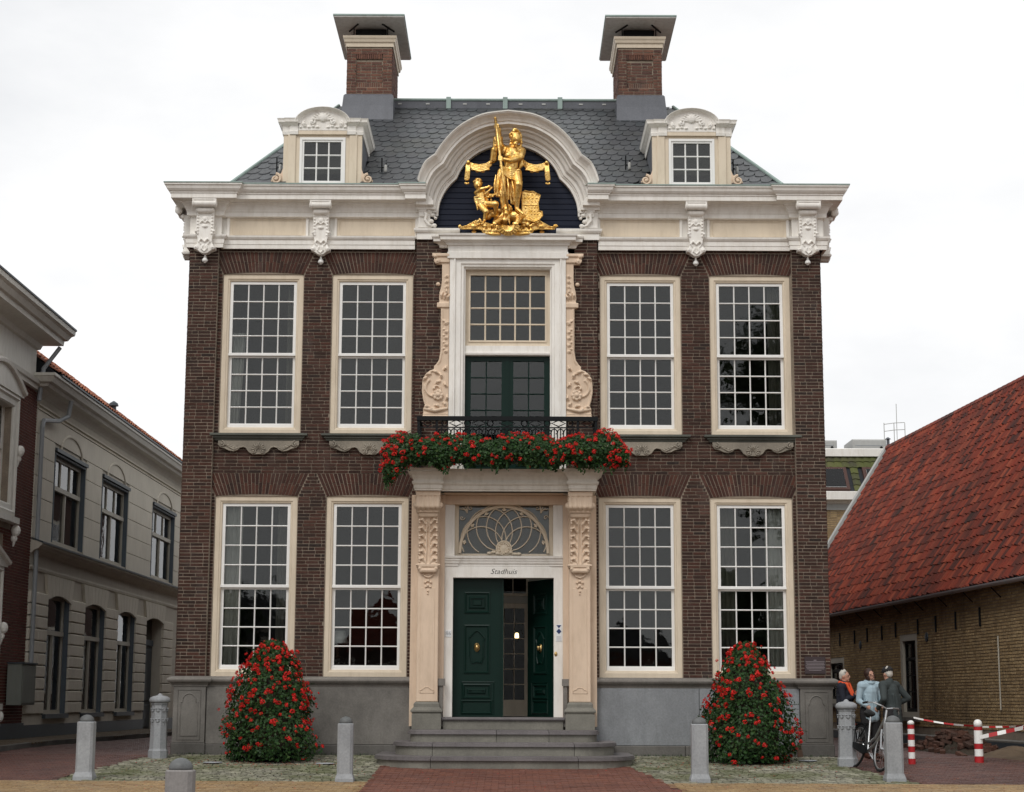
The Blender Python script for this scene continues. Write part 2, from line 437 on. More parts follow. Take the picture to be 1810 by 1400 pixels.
def thing(name, label, cat, loc=(0, 0, 0), rz=0, group=None):
    o = bpy.data.objects.new(name, None); COL.objects.link(o)
    o.location = loc; o.rotation_euler = (0, 0, rz); o.empty_display_size = .2
    o['label'] = label; o['category'] = cat
    if group: o['group'] = group
    return o
def tag(o, label, cat, group=None):
    o['label'] = label; o['category'] = cat
    if group: o['group'] = group
    return o
def structure(o): o['kind'] = 'structure'; return o
def kids(o): return [c for c in o.children]
def copy_tree(o, parent=None):
    c = o.copy(); COL.objects.link(c)
    if parent: c.parent = parent
    for ch in list(o.children): copy_tree(ch, c)
    return c
DG = None
def evaluated(tmp):
    dg = bpy.context.evaluated_depsgraph_get(); dg.update()
    me = bpy.data.meshes.new_from_object(tmp.evaluated_get(dg))
    return me
def fused(mb, name, mat, voxel=.012, smooth=3, parent=None, **k):
    """closed overlapping solids fused into one continuous skin"""
    me = mb.mesh(name, mat); tmp = bpy.data.objects.new('fusing', me); COL.objects.link(tmp)
    r = tmp.modifiers.new('r', 'REMESH'); r.mode = 'VOXEL'; r.voxel_size = voxel; r.use_smooth_shade = True
    if smooth:
        q = tmp.modifiers.new('s', 'SMOOTH'); q.factor = .5; q.iterations = smooth
    out = evaluated(tmp); out.name = name
    bpy.data.objects.remove(tmp)
    if not out.materials: out.materials.append(M[mat])
    out.shade_smooth()
    return place(name, out, parent, **k)
def text_mesh(txt, size, name, mat, shear=0, ext=.003, parent=None, loc=(0, 0, 0), align='CENTER', sx=1.0):
    cu = bpy.data.curves.new('t', 'FONT'); cu.body = txt; cu.size = size; cu.shear = shear; cu.extrude = ext; cu.align_x = align; cu.offset = -.0018
    cu.align_y = 'CENTER'; cu.resolution_u = 4
    tmp = bpy.data.objects.new('t', cu); COL.objects.link(tmp)
    me = evaluated(tmp); bpy.data.objects.remove(tmp)
    me.materials.clear(); me.materials.append(M[mat]); me.name = name
    me.transform(Matrix.Rotation(R(90), 4, 'X') @ Matrix.Diagonal((sx, 1, 1, 1)))
    return place(name, me, parent, loc=loc)
def lerp(a, b, t): return a + (b - a) * t
def resample(pts, n):
    L = [0]
    for i in range(1, len(pts)): L.append(L[-1] + math.dist(pts[i], pts[i - 1]))
    out = []
    for k in range(n):
        t = L[-1] * k / (n - 1); i = 1
        while i < len(L) - 1 and L[i] < t: i += 1
        f = (t - L[i - 1]) / max(1e-9, L[i] - L[i - 1])
        out.append(tuple(lerp(pts[i - 1][j], pts[i][j], f) for j in range(len(pts[0]))))
    return out
def smooth_curve(pts, n):
    """catmull-rom through the points, n samples"""
    q = []
    P = [pts[0]] + list(pts) + [pts[-1]]
    for i in range(1, len(P) - 2):
        for k in range(8):
            t = k / 8
            q.append(tuple(.5 * ((2 * P[i][j]) + (-P[i - 1][j] + P[i + 1][j]) * t + (2 * P[i - 1][j] - 5 * P[i][j] + 4 * P[i + 1][j] - P[i + 2][j]) * t * t
                                 + (-P[i - 1][j] + 3 * P[i][j] - 3 * P[i + 1][j] + P[i + 2][j]) * t ** 3) for j in range(len(pts[0]))))
    q.append(tuple(pts[-1]))
    return resample(q, n)
def gz(X, Y):
    b = .098 if Y > -.5 else (.098 + .05 * (Y + .5) if Y > -6 else max(-.9, -.177 + .03 * (Y + 6)))
    l = max(0, min(1, (-X - 6.5) / 2.5)) * max(0, min(1, (Y + 1) / 4))
    return b + l * .06

def brick_rows(mb, x0, x1, z0, z1, y, holes=(), pitch=.0605, L=.225, gap=.0115, depth=.03, jit=.0025, single=None):
    """bricks on a wall facing -Y; holes: functions z -> (a,b) or None.  single(list) collects some bricks apart"""
    z = z0; row = 0
    while z + pitch * .5 < z1:
        zt = min(z + pitch - gap, z1); zm = (z + zt) / 2
        iv = [(x0, x1)]
        for h in holes:
            ab = h(zm)
            if not ab: continue
            nv = []
            for a, b in iv:
                if ab[1] <= a or ab[0] >= b: nv.append((a, b)); continue
                if ab[0] > a: nv.append((a, ab[0]))
                if ab[1] < b: nv.append((ab[1], b))
            iv = nv
        for a, b in iv:
            x = a + .002 - (L / 2 if row % 2 else 0) * (1 if rnd() > .1 else .5) - ru(0, .03)
            while x < b - .012:
                l = L if rnd() < .72 else L * .5
                xa = max(x, a + .002); xb = min(x + l - gap * .55, b - .002)
                if xb - xa > .02:
                    yy = y + ru(-jit, jit); e = .003
                    q = single if (single is not None and rnd() < .03 and len(single) < 100 and xb - xa > .15) else None
                    if q is not None:
                        w = MB(); w.bbox(xa, xb, yy, yy + depth, z, zt, e); q.append(w)
                    else:
                        o = len(mb.v)
                        mb.v += [(xa, yy + depth, z), (xb, yy + depth, z), (xb, yy + depth, zt), (xa, yy + depth, zt),
                                 (xa + e, yy, z + e), (xb - e, yy, z + e), (xb - e, yy, zt - e), (xa + e, yy, zt - e)]
                        mb.f += [(o + 4, o + 5, o + 6, o + 7), (o, o + 1, o + 5, o + 4), (o + 1, o + 2, o + 6, o + 5), (o + 2, o + 3, o + 7, o + 6), (o + 3, o, o + 4, o + 7)]
                x += l
        z += pitch; row += 1
    return mb
def rect_hole(a, b, z0, z1): return lambda z: (a, b) if z0 < z < z1 else None
def grid_wall(mb, x0, x1, z0, z1, y0, y1, holes):
    """solid wall slab with rectangular holes (x0,x1,z0,z1)"""
    xs = sorted({x0, x1} | {h[0] for h in holes} | {h[1] for h in holes}); zs = sorted({z0, z1} | {h[2] for h in holes} | {h[3] for h in holes})
    xs = [x for x in xs if x0 <= x <= x1]; zs = [z for z in zs if z0 <= z <= z1]
    for j in range(len(zs) - 1):
        run = None
        for i in range(len(xs) - 1):
            cx, cz = (xs[i] + xs[i + 1]) / 2, (zs[j] + zs[j + 1]) / 2
            solid = not any(h[0] < cx < h[1] and h[2] < cz < h[3] for h in holes)
            if solid and run is None: run = xs[i]
            if not solid and run is not None: mb.box(run, xs[i], y0, y1, zs[j], zs[j + 1]); run = None
        if run is not None: mb.box(run, xs[-1], y0, y1, zs[j], zs[j + 1])
    return mb
# ------------------------------------------------------------------ ground
CAMP = Vector((0.14, -32, 1.05))
def ground_sheet():
    xs = [-400, -150, -60, -30] + [-20 + i for i in range(41)] + [30, 60, 150, 400]
    ys = [-400, -150, -80] + [-50 + 2 * i for i in range(15)] + [-20 + .5 * i for i in range(60)] + [12, 15, 20, 26, 34, 50, 90, 200, 500]
    vs = [(x, y, gz(x, y) - .028) for y in ys for x in xs]; n = len(xs)
    fs = [(j * n + i, j * n + i + 1, (j + 1) * n + i + 1, (j + 1) * n + i) for j in range(len(ys) - 1) for i in range(n - 1)]
    o = MB().add(vs, fs).build('ground', 'ground'); return structure(o)
ground_sheet()

_unit = {}
def unit_block(mat, kind):
    k = (mat, kind)
    if k not in _unit:
        b = .06 if kind == 'brick' else .16
        m = MB(); m.box(-.5, .5, -.5, .5, -1, -.15)
        m.v = []; m.f = []
        m.add([(-.5, -.5, -1), (.5, -.5, -1), (.5, .5, -1), (-.5, .5, -1), (-.5, -.5, -.12), (.5, -.5, -.12), (.5, .5, -.12), (-.5, .5, -.12),
               (-.5 + b, -.5 + b, 0), (.5 - b, -.5 + b, 0), (.5 - b, .5 - b, 0), (-.5 + b, .5 - b, 0)],
              [(8, 9, 10, 11), (4, 5, 9, 8), (5, 6, 10, 9), (6, 7, 11, 10), (7, 4, 8, 11), (0, 1, 5, 4), (1, 2, 6, 5), (2, 3, 7, 6), (3, 0, 4, 7)])
        _unit[k] = m.mesh('paver', mat)
    return _unit[k]
def inside(poly, x, y):
    c = False; n = len(poly); j = n - 1
    for i in range(n):
        xi, yi = poly[i]; xj, yj = poly[j]
        if (yi > y) != (yj > y) and x < (xj - xi) * (y - yi) / (yj - yi) + xi: c = not c
        j = i
    return c
def paving(sname, pname, poly, mat, joint, L, Wd, gap, kind, lift=0.0, ang=0.0, n_single=300, jit=.003, bed=True, rest='laid_pavers'):
    x0 = min(p[0] for p in poly); x1 = max(p[0] for p in poly); y0 = min(p[1] for p in poly); y1 = max(p[1] for p in poly)
    # bed following the ground
    m = MB(); nx = 14; ny = 24
    g = {}
    for j in range(ny + 1):
        for i in range(nx + 1):
            x = lerp(x0, x1, i / nx); y = lerp(y0, y1, j / ny); g[i, j] = len(m.v); m.v.append((x, y, gz(x, y) + lift - .014))
    for j in range(ny):
        for i in range(nx):
            cx = lerp(x0, x1, (i + .5) / nx); cy = lerp(y0, y1, (j + .5) / ny)
            if inside(poly, cx, cy): m.f.append((g[i, j], g[i + 1, j], g[i + 1, j + 1], g[i, j + 1]))
    root = structure(m.build(sname, joint))
    items = []; y = y0 - 1; row = 0; ca, sa = math.cos(ang), math.sin(ang); cx0, cy0 = (x0 + x1) / 2, (y0 + y1) / 2
    span = max(x1 - x0, y1 - y0) * .75 + 1
    y = -span
    while y < span:
        x = -span + (L / 2 if row % 2 else 0) + (ru(-.03, .03) if kind == 'cobble' else 0); w = Wd * (ru(.82, 1.15) if kind == 'cobble' else 1)
        while x < span:
            l = L * (ru(.7, 1.25) if kind == 'cobble' else 1)
            X = cx0 + (x + l / 2) * ca - (y + w / 2) * sa; Y = cy0 + (x + l / 2) * sa + (y + w / 2) * ca
            if inside(poly, X, Y):
                items.append((X, Y, l - gap, w - gap, ang + (ru(-.09, .09) if kind == 'cobble' else ru(-.008, .008)), gz(X, Y) + lift + ru(-jit, jit)))
            x += l
        y += w; row += 1
    items.sort(key=lambda t: (t[0] - CAMP.x) ** 2 + (t[1] - CAMP.y) ** 2)
    me = unit_block(mat, kind)
    vis = [t for t in items if abs(t[0] - .14) < .30 * (t[1] + 33) and t[1] > -6.9]
    single = set(id(t) for t in vis[:n_single])
    rest_mb = MB(); uv = [tuple(v.co) for v in me.vertices]; uf = [tuple(p.vertices) for p in me.polygons]
    for t in items:
        X, Y, l, w, a, z = t
        if id(t) in single:
            o = place(pname, me, root, (X, Y, z), (0, 0, a)); o.scale = (l, w, .03)
        else:
            c, s_ = math.cos(a), math.sin(a); j = .07 if kind == 'cobble' else 0
            vv = []
            for (p, q, r) in uv:
                p = p * l + (ru(-j, j) * l if j else 0); q = q * w + (ru(-j, j) * w if j else 0)
                vv.append((X + p * c - q * s_, Y + p * s_ + q * c, z + r * .03))
            rest_mb.add(vv, uf)
    rest_mb.build(rest, mat, root, stuff=True)
    return root
COB_L = [(-6.65, -5.2), (-6.15, -1.2), (-5.85, -.16), (-1.4, -.16), (-1.4, -1.6), (-2.0, -2.6), (-1.95, -5.2)]
COB_R = [(1.4, -.16), (1.4, -1.6), (2.08, -2.5), (2.45, -5.2), (6.2, -5.2), (5.65, -2.2), (5.86, -.16)]
paving('cobbled_forecourt', 'cobblestone', COB_L, 'cobble', 'cobble_joint', .12, .10, .022, 'cobble', jit=.008, rest='laid_cobblestones')
paving('cobbled_forecourt', 'cobblestone', COB_R, 'cobble', 'cobble_joint', .12, .10, .022, 'cobble', jit=.008, ang=.15, rest='laid_cobblestones')
paving('entrance_pavement', 'paving_brick', [(-1.93, -9.5), (-1.93, -5.2), (-1.98, -2.62), (-1.4, -1.7), (1.4, -1.7), (2.06, -2.52), (2.43, -5.2), (2.9, -9.5)], 'paver_red', 'joint', .205, .10, .007, 'brick', rest='laid_bricks')
paving('square_paving', 'paving_brick', [(-14, -9.5), (-14, -5.22), (-1.96, -5.22), (-1.96, -9.5)], 'paver_yellow', 'joint', .22, .11, .008, 'brick', rest='laid_bricks', lift=.004)
paving('square_paving', 'paving_brick', [(2.93, -9.5), (2.46, -5.22), (14, -5.22), (14, -9.5)], 'paver_yellow', 'joint', .22, .11, .008, 'brick', rest='laid_bricks', lift=.004)
paving('side_street', 'paving_brick', [(-14, -5.18), (-14, -.6), (-8.95, -.5), (-8.2, 17), (-5.9, 17), (-5.9, -.16), (-6.2, -1.2), (-6.7, -5.18)], 'paver_street', 'joint', .205, .10, .007, 'brick', rest='laid_bricks')
paving('side_lane', 'paving_brick', [(6.25, -5.18), (5.7, -2.2), (5.92, -.1), (5.92, 20), (8.6, 20), (9.9, 1.5), (10.2, -4), (14, -4), (14, -5.18)], 'paver_street', 'joint', .205, .10, .007, 'brick', ang=.02, rest='laid_bricks')
paving('pavement', 'paving_brick', [(-9.95, -4), (-9.95, 18), (-8.45, 18), (-9.05, -.3), (-9.3, -4)], 'paver_walk', 'joint', .205, .10, .007, 'brick', lift=.085, n_single=120, rest='laid_bricks')
def kerb():
    r = structure(place('kerb', None))
    a = Vector((-9.3, -4, 0)); b = Vector((-9.05, -.3, 0)); c = Vector((-8.45, 18, 0)); pts = [a, b, c]
    for p, q in ((a, b), (b, c)):
        n = max(1, int((q - p).length / 1.0)); d = (q - p).normalized(); nn = Vector((-d.y, d.x, 0)) * .06
        for i in range(n):
            s0 = p + (q - p) * (i / n) + d * .006; s1 = p + (q - p) * ((i + 1) / n) - d * .006
            m = MB(); z0 = gz(s0.x, s0.y); z1 = gz(s1.x, s1.y)
            vs = []
            for (s_, z) in ((s0, z0), (s1, z1)):
                for (k, h) in ((1, -.05), (-1, -.05), (-1, .085), (1, .085)): vs.append((s_.x + nn.x * k, s_.y + nn.y * k, z + h))
            m.add(vs, [(0, 1, 2, 3), (7, 6, 5, 4), (0, 4, 5, 1), (1, 5, 6, 2), (2, 6, 7, 3), (3, 7, 4, 0)])
            m.build('kerbstone', 'plinth_base', r)
kerb()

# ------------------------------------------------------------------ the town hall
TH = thing('town_hall', 'three-storey-tall dark brick town hall with white cornice, gilded pediment and balcony over open green doors', 'town hall')
WX = 0.0
UPC = [-4.44, -2.43, 2.49, 4.50]; LOC = [-4.455, -2.455, 2.45, 4.455]; HW = .74
UZ = (5.80, 8.77); LZ = (1.452, 4.665)
holes = [(c - HW, c + HW, UZ[0], UZ[1]) for c in UPC] + [(c - HW, c + HW, LZ[0], LZ[1]) for c in LOC]
ctr = [(-.78, .84, 5.15, 8.9), (-.92, .92, .70, 4.62)]
wm = MB()
grid_wall(wm, -5.79, 5.79, .05, 9.55, .012, .36, holes + ctr)
wm.box(-5.79, -5.40, .36, 9.6, .05, 9.55).box(5.40, 5.79, .36, 9.6, .05, 9.55).box(-5.79, 5.79, 9.6, 10.0, .05, 9.55)
wall = wm.build('wall', 'mortar', TH)
pm = MB()
pm.box(-5.79, -5.265, -.09, .011, 1.40, 9.25).box(5.265, 5.79, -.09, .011, 1.40, 9.25)
pm.box(-1.62, -1.0, -.09, .011, 5.0, 9.45).box(1.06, 1.69, -.09, .011, 5.0, 9.45)
pm.build('pilaster_backing', 'mortar', wall)
bm = MB(); single = []
AH = .41
def arch_hole(c, zt):
    def h(z):
        if zt - .05 < z < zt + AH + .012:
            t = max(0, (z - zt) / AH); w = lerp(HW, HW * 1.25, t) + .012; return (c - w, c + w)
    return h
HL = [rect_hole(c - HW - .006, c + HW + .006, UZ[0] - .01, UZ[1]) for c in UPC] + [rect_hole(c - HW - .006, c + HW + .006, 0, LZ[1]) for c in LOC]
HL += [arch_hole(c, UZ[1]) for c in UPC] + [arch_hole(c, LZ[1]) for c in LOC]
HL += [rect_hole(c - HW - .02, c + HW + .02, 5.66, UZ[0]) for c in UPC]
brick_rows(bm, -5.262, -1.50, 1.455, 9.25, 0, HL, depth=.075, single=single)
brick_rows(bm, 1.50, 5.262, 1.455, 9.25, 0, HL, depth=.075, single=single)
for a, b in ((-5.80, -5.265), (5.265, 5.80)): brick_rows(bm, a, b, 1.455, 9.25, -.10, (), depth=.11)
for a, b in ((-1.63, -1.02), (1.08, 1.70)): brick_rows(bm, a, b, 5.0, 9.45, -.10, (), depth=.11)
# the two side walls, laid the same way and turned
for sx in (-1, 1):
    q = MB(); brick_rows(q, 0, 5.0, .1, 9.3, 0, (), depth=.03)
    a = R(-90) if sx < 0 else R(90)
    if sx < 0: q.v = [(-5.80 + y, 4.97 - x - .06, z) for x, y, z in q.v]
    else: q.v = [(5.80 - y, x - .085, z) for x, y, z in q.v]
    bm.add(q.v, q.f)
sb = MB().box(-5.80, -5.7905, 4.98, 9.99, .05, 9.5).box(5.7905, 5.80, 4.98, 9.99, .05, 9.5); sb.build('side_brickwork', 'brick', wall)
bm.build('brickwork', 'brick', wall, stuff=True)
for q in single[:100]: q.build('brick', 'brick', wall)
# flat brick arches over the windows: every long voussoir is a brick of its own
short = MB()
def flat_arch(c, zt, hw=HW, ah=AH, n=25, camber=.035):
    def pt(u, t):      # u -1..1 across, t 0..1 up
        w = lerp(hw, hw * 1.25, t); return (c + u * w, zt + (camber * (1 - u * u)) * (1 - t) + t * ah)
    for i in range(n):
        u0 = -1 + 2 * i / n + .008; u1 = -1 + 2 * (i + 1) / n - .008
        split = .54 if i % 2 else .46
        for k, (t0, t1) in enumerate(((0, split - .012), (split + .012, 1))):
            y = ru(-.002, .004)
            m = MB(); m.prism([pt(u0, t0), pt(u1, t0), pt(u1, t1), pt(u0, t1)], y, y + .07)
            if (k == 0) == (i % 2 == 1): m.build('brick', 'brick_arch', wall)
            else: short.add(m.v, m.f)
for c in UPC: flat_arch(c, UZ[1])
for c in LOC: flat_arch(c, LZ[1])
short.build('arch_brickwork', 'brick_arch', wall, stuff=True)
# interior: floors, cross wall
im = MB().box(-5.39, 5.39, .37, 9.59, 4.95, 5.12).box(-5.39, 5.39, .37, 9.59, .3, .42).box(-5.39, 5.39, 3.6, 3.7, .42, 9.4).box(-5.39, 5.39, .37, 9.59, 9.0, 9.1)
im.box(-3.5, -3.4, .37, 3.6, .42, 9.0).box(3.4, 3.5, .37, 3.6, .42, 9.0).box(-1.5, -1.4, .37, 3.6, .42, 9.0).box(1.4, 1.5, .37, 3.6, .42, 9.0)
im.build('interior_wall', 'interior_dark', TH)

def ring(mb, x0, x1, z0, z1, wl, wr, wb, wt, y0, y1):
    mb.box(x0, x0 + wl, y0, y1, z0, z1).box(x1 - wr, x1, y0, y1, z0, z1)
    mb.box(x0 + wl, x1 - wr, y0, y1, z0, z0 + wb).box(x0 + wl, x1 - wr, y0, y1, z1 - wt, z1); return mb
_cache = {}
def shared(key, fn):
    if key not in _cache: _cache[key] = fn()
    return _cache[key]
def bars_and_panes(parent, x0, x1, z0, z1, nx, nz, y, mat, bw=.026, bd=.03, key=None, pane_mat='glass', pname='pane'):
    """glazing bars and one glass pane per light, between x0..x1, z0..z1"""
    w = (x1 - x0) / nx; h = (z1 - z0) / nz
    vb = shared(('v', mat, round(z1 - z0, 3), bw), lambda: MB().prism([(-bw / 2, 0), (-bw * .2, -bd * .5), (bw * .2, -bd * .5), (bw / 2, 0), (bw / 2, bd * .5), (-bw / 2, bd * .5)], 0, z1 - z0, 'z').mesh('glazing_bar', mat))
    hb = shared(('h', mat, round(w, 3), bw, nx), lambda: MB().prism([(0, -bw / 2), (-bd * .5, -bw * .2), (-bd * .5, bw * .2), (0, bw / 2), (bd * .45, bw / 2), (bd * .45, -bw / 2)], 0, x1 - x0, 'x').mesh('glazing_bar', mat))
    for i in range(1, nx): place('glazing_bar', vb, parent, (x0 + w * i, y, z0))
    for j in range(1, nz): place('glazing_bar', hb, parent, (x0, y + .001, z0 + h * j))
    pm_ = shared(('p', pane_mat, round(w, 3), round(h, 3)), lambda: MB().box(-w / 2, w / 2, 0, .004, -h / 2, h / 2).mesh('pane', pane_mat))
    for i in range(nx):
        for j in range(nz):
            place(pname, pm_, parent, (x0 + w * (i + .5), y + .006, z0 + h * (j + .5)), (random.gauss(0, .0025), 0, random.gauss(0, .0025)))
def sash_window(c, z0, z1, curtain=None):
    hw = HW - .004
    fm = MB()
    prof = [(0, .24), (0, .035), (.080, .035), (.092, .05), (.112, .054), (.125, .075), (.125, .24)]
    fm.frame(c - hw, c + hw, z0, z1 - .004, prof)
    fm.prism([(c - hw, z1 - .03)] + [(c - hw + 2 * hw * i / 10, z1 - .006 + .03 * (1 - (2 * i / 10 - 1) ** 2)) for i in range(11)] + [(c + hw, z1 - .03)], .038, .2)
    w = fm.build('window', 'cream', TH)
    xa, xb = c - hw + .126, c + hw - .126; za, zb = z0 + .126, z1 - .128; zm = (za + zb) / 2 + .0
    # upper sash in front, lower sash behind it
    us = ring(MB(), xa, xb, zm - .028, zb, .052, .052, .05, .052, .085, .135)
    us.box(xa - .01, xb + .01, .070, .0849, zm - .03, zm + .012)
    us.build('upper_sash', 'white2', w)
    ls = ring(MB(), xa - .006, xb + .006, za - .006, zm - .029, .055, .055, .085, .035, .1355, .185)
    ls.box(xa - .012, xb + .012, .118, .1350, za - .012, za + .05)
    ls.build('lower_sash', 'white2', w)
    bars_and_panes(w, xa + .052, xb - .052, zm + .022, zb - .052, 4, 4, .108, 'white2')
    bars_and_panes(w, xa + .049, xb - .049, za + .079, zm - .064, 4, 4, .158, 'white2')
    return w
for c in UPC: sash_window(c, *UZ)
for c in LOC: sash_window(c, *LZ)

# stone sills with carved aprons under the upper windows
def apron(c):
    s = MB().mold([(0, 5.735), (.10, 5.745), (.12, 5.76), (.12, 5.795), (.02, 5.803), (0, 5.803)], [(c - .76, .04), (c - .76, 0), (c + .76, 0), (c + .76, .04)])
    s.mold([(0, 5.665), (.045, 5.668), (.06, 5.70), (.085, 5.715), (.09, 5.735), (0, 5.735)], [(c - .74, .04), (c - .74, 0), (c + .74, 0), (c + .74, .04)])
    sl_ = s.build('window_sill', 'sill_dark', TH)
    half = [(-.73, 0), (-.73, -.07), (-.68, -.13), (-.60, -.15), (-.53, -.185), (-.45, -.20), (-.38, -.175), (-.34, -.135), (-.27, -.12), (-.22, -.14), (-.17, -.21), (-.10, -.255), (0, -.25)]
    pts = half + [(-x, z) for x, z in half[-2::-1]]
    m = MB().prism([(c + x, 5.663 + z) for x, z in pts], -.055, .02)
    path = [(c + x, -.058, 5.663 + z + .012) for x, z in pts[1:-1]]
    m.tube(path, .013, 6)
    for i in range(9):
        a = R(90 + (i - 4) * 21); r = .125 if i % 2 == 0 else .11
        m.tube([(c + .02 * math.cos(a), -.065, 5.50 + .02 * math.sin(a)), (c + r * .6 * math.cos(a), -.085, 5.50 + r * .6 * math.sin(a)), (c + r * math.cos(a), -.07, 5.50 + r * math.sin(a))], [.007, .014, .017], 6)
    for sg in (-1, 1):
        m.spiral((c + sg * .085, -.075, 5.465), .045, 1.3, .013, R(90), sg)
        m.spiral((c + sg * .66, -.075, 5.60), .055, 1.4, .016, R(90), sg)
        for k in range(4): m.ell((c + sg * (.60 - .05 * k), -.06, 5.59 - .018 * k), (.03, .02, .02), 7, 4)
        m.tube([(c + sg * .56, -.06, 5.565), (c + sg * .44, -.07, 5.50), (c + sg * .33, -.06, 5.55)], [.012, .016, .01], 6)
    m.build('carved_apron', 'sill', sl_)
for c in UPC: apron(c)

# ------------------------------------------------------------------ plinth
P0, P1 = -1.62, 1.60
def plinth():
    root = MB().box(-5.74, -1.3, -.10, .0115, .0, 1.40).box(1.3, 5.74, -.10, .0115, .0, 1.40).build('plinth', 'plinth_base', TH)
    # base course and panels
    for (a, b, mat) in ((-5.22, -3.45, 'plinth'), (-3.44, -1.60, 'plinth')): MB().bbox(a, b, -.135, -.101, .276, 1.268, .006).build('stone_panel', mat, root)
    for (a, b) in ((1.60, 3.455), (3.463, 5.22)): MB().bbox(a, b, -.135, -.101, .276, 1.268, .006).build('stone_panel', 'plinth_blue', root)
    for (a, b) in ((-5.24, -3.6), (-3.595, -1.60), (1.60, 3.2), (3.205, 5.24)): MB().bbox(a, b, -.165, -.101, -.02, .272, .012).build('base_stone', 'plinth_base', root)
    cp = [(0, 1.268), (.025, 1.272), (.03, 1.30), (.05, 1.325), (.055, 1.335), (.085, 1.345), (.105, 1.375), (.105, 1.40), (.085, 1.425), (.03, 1.45), (0, 1.453)]
    for seg in ([(-5.80, 3), (-5.80, -.16), (-5.225, -.16), (-5.225, -.10), (-3.6, -.10)], [(-3.598, -.10), (-1.60, -.10), (-1.60, -.16), (-1.45, -.16)],
                [(1.42, -.16), (1.58, -.16), (1.58, -.10), (3.3, -.10)], [(3.302, -.10), (5.225, -.10), (5.225, -.16), (5.80, -.16), (5.80, 3)]):
        MB().mold([(d, z + .0) for d, z in cp], seg).build('cap_stone', 'cap', root)
    for sg in (-1, 1):
        c = 5.5125 * sg
        m = MB().bbox(c - .285, c + .285, -.175, -.1, .30, 1.268, .006).build('corner_pedestal', 'plinth', root)
        MB().bbox(c - .30, c + .30, -.205, -.1, -.02, .298, .012).build('base_stone', 'plinth_base', root)
        mm = MB(); h0 = .42; pts = [(c - .15, -.178, h0)]
        pts += [(c - .15, -.178, 1.0), (c - .12, -.178, 1.0)] + [(c + .12 * math.cos(R(180 - a)), -.178, 1.02 + .13 * math.sin(R(a))) for a in range(0, 181, 15)] + [(c + .12, -.178, 1.0), (c + .15, -.178, 1.0), (c + .15, -.178, h0)]
        mm.tube(pts, .011, 5, closed=True)
        mm.tube([(c - .20, -.178, .35), (c - .20, -.178, 1.21), (c + .20, -.178, 1.21), (c + .20, -.178, .35)], .008, 5, closed=True)
        mm.build('panel_moulding', 'plinth', root)
plinth()

# ------------------------------------------------------------------ entablature and cornice
CORN = [(d * .84 if d > 0 else d, z) for d, z in [(.0, 9.82), (.06, 9.825), (.065, 9.84), (.07, 9.90), (.085, 9.92), (.09, 9.94), (.115, 9.99), (.15, 10.03), (.19, 10.05), (.19, 10.065), (.36, 10.085), (.37, 10.09), (.37, 10.17), (.39, 10.18),
        (.39, 10.20), (.42, 10.215), (.455, 10.25), (.475, 10.30), (.50, 10.315), (.50, 10.345), (.40, 10.37), (-.40, 10.47), (-.40, 9.82)]]
ARCH = [(0, 9.225), (.045, 9.225), (.05, 9.30), (.06, 9.305), (.065, 9.385), (.085, 9.40), (.105, 9.43), (.11, 9.46), (0, 9.475)]
def side(sg):
    f = (lambda pts: [(x, y) for x, y in pts]) if sg < 0 else (lambda pts: [(.06 - x, y) for x, y in pts][::-1])
    p = f([(-5.80, 9.9), (-5.80, -.14), (-5.22, -.14), (-5.22, -.06), (-1.52, -.06), (-1.52, -.14), (-1.45, -.14)])
    MB().mold(CORN, p).build('cornice', 'white', TH)
    p = f([(-5.80, 9.9), (-5.80, -.13), (-5.22, -.13), (-5.22, -.04), (-1.66, -.04)])
    MB().mold(ARCH, p).build('architrave', 'white', TH)
    fr = MB(); xs = (-5.22, -1.64) if sg < 0 else (1.70, 5.28)
    fr.box(xs[0], xs[1], -.02, .1, 9.47, 9.822)
    x = (-5.80, -5.2202) if sg < 0 else (5.2802, 5.86)
    fr.box(x[0], x[1], -.12, .1, 9.474, 9.822)
    x = (-5.80, -5.5) if sg < 0 else (5.56, 5.86)
    fr.box(x[0], x[1], .1, 9.9, 9.474, 9.822)
    fz = fr.build('frieze', 'white', TH)
    for (a, b) in (((-5.08, -3.68), (-3.10, -1.66)) if sg < 0 else ((1.76, 3.22), (3.78, 5.19))):
        m = MB().box(a, b, -.032, -.0205, 9.482, 9.812)
        pn = m.build('frieze_panel', 'cream', fz)
        r = MB(); r.frame(a - .0, b + .0, 9.4815, 9.8125, [(-.05, -.021), (-.05, -.06), (-.012, -.06), (0, -.045), (0, -.021)]); r.build('panel_frame', 'white', fz)
        g = MB(); x0, x1, z0, z1 = a + .05, b - .05, 9.50, 9.775; k = .05
        g.tube([(x0 + k, -.033, z0), (x1 - k, -.033, z0), (x1 - k * .3, -.033, z0 + k * .3), (x1, -.033, z0 + k), (x1, -.033, z1 - k), (x1 - k * .3, -.033, z1 - k * .3), (x1 - k, -.033, z1), (x0 + k, -.033, z1), (x0 + k * .3, -.033, z1 - k * .3), (x0, -.033, z1 - k), (x0, -.033, z0 + k), (x0 + k * .3, -.033, z0 + k * .3)], .006, 4, closed=True)
        n = int((x1 - x0 - .2) / .045)
        for i in range(n + 1):
            xx = x0 + .1 + (x1 - x0 - .2) * i / n; g.box(xx - .008, xx + .008, -.037, -.0325, z0 + .012, z0 + .085)
        g.build('fluting', 'cream', pn)
for sg in (-1, 1): side(sg)
MB().box(-5.9, 5.96, .3, 9.8, 9.56, 10.44).build('gutter_deck', 'lead', TH)
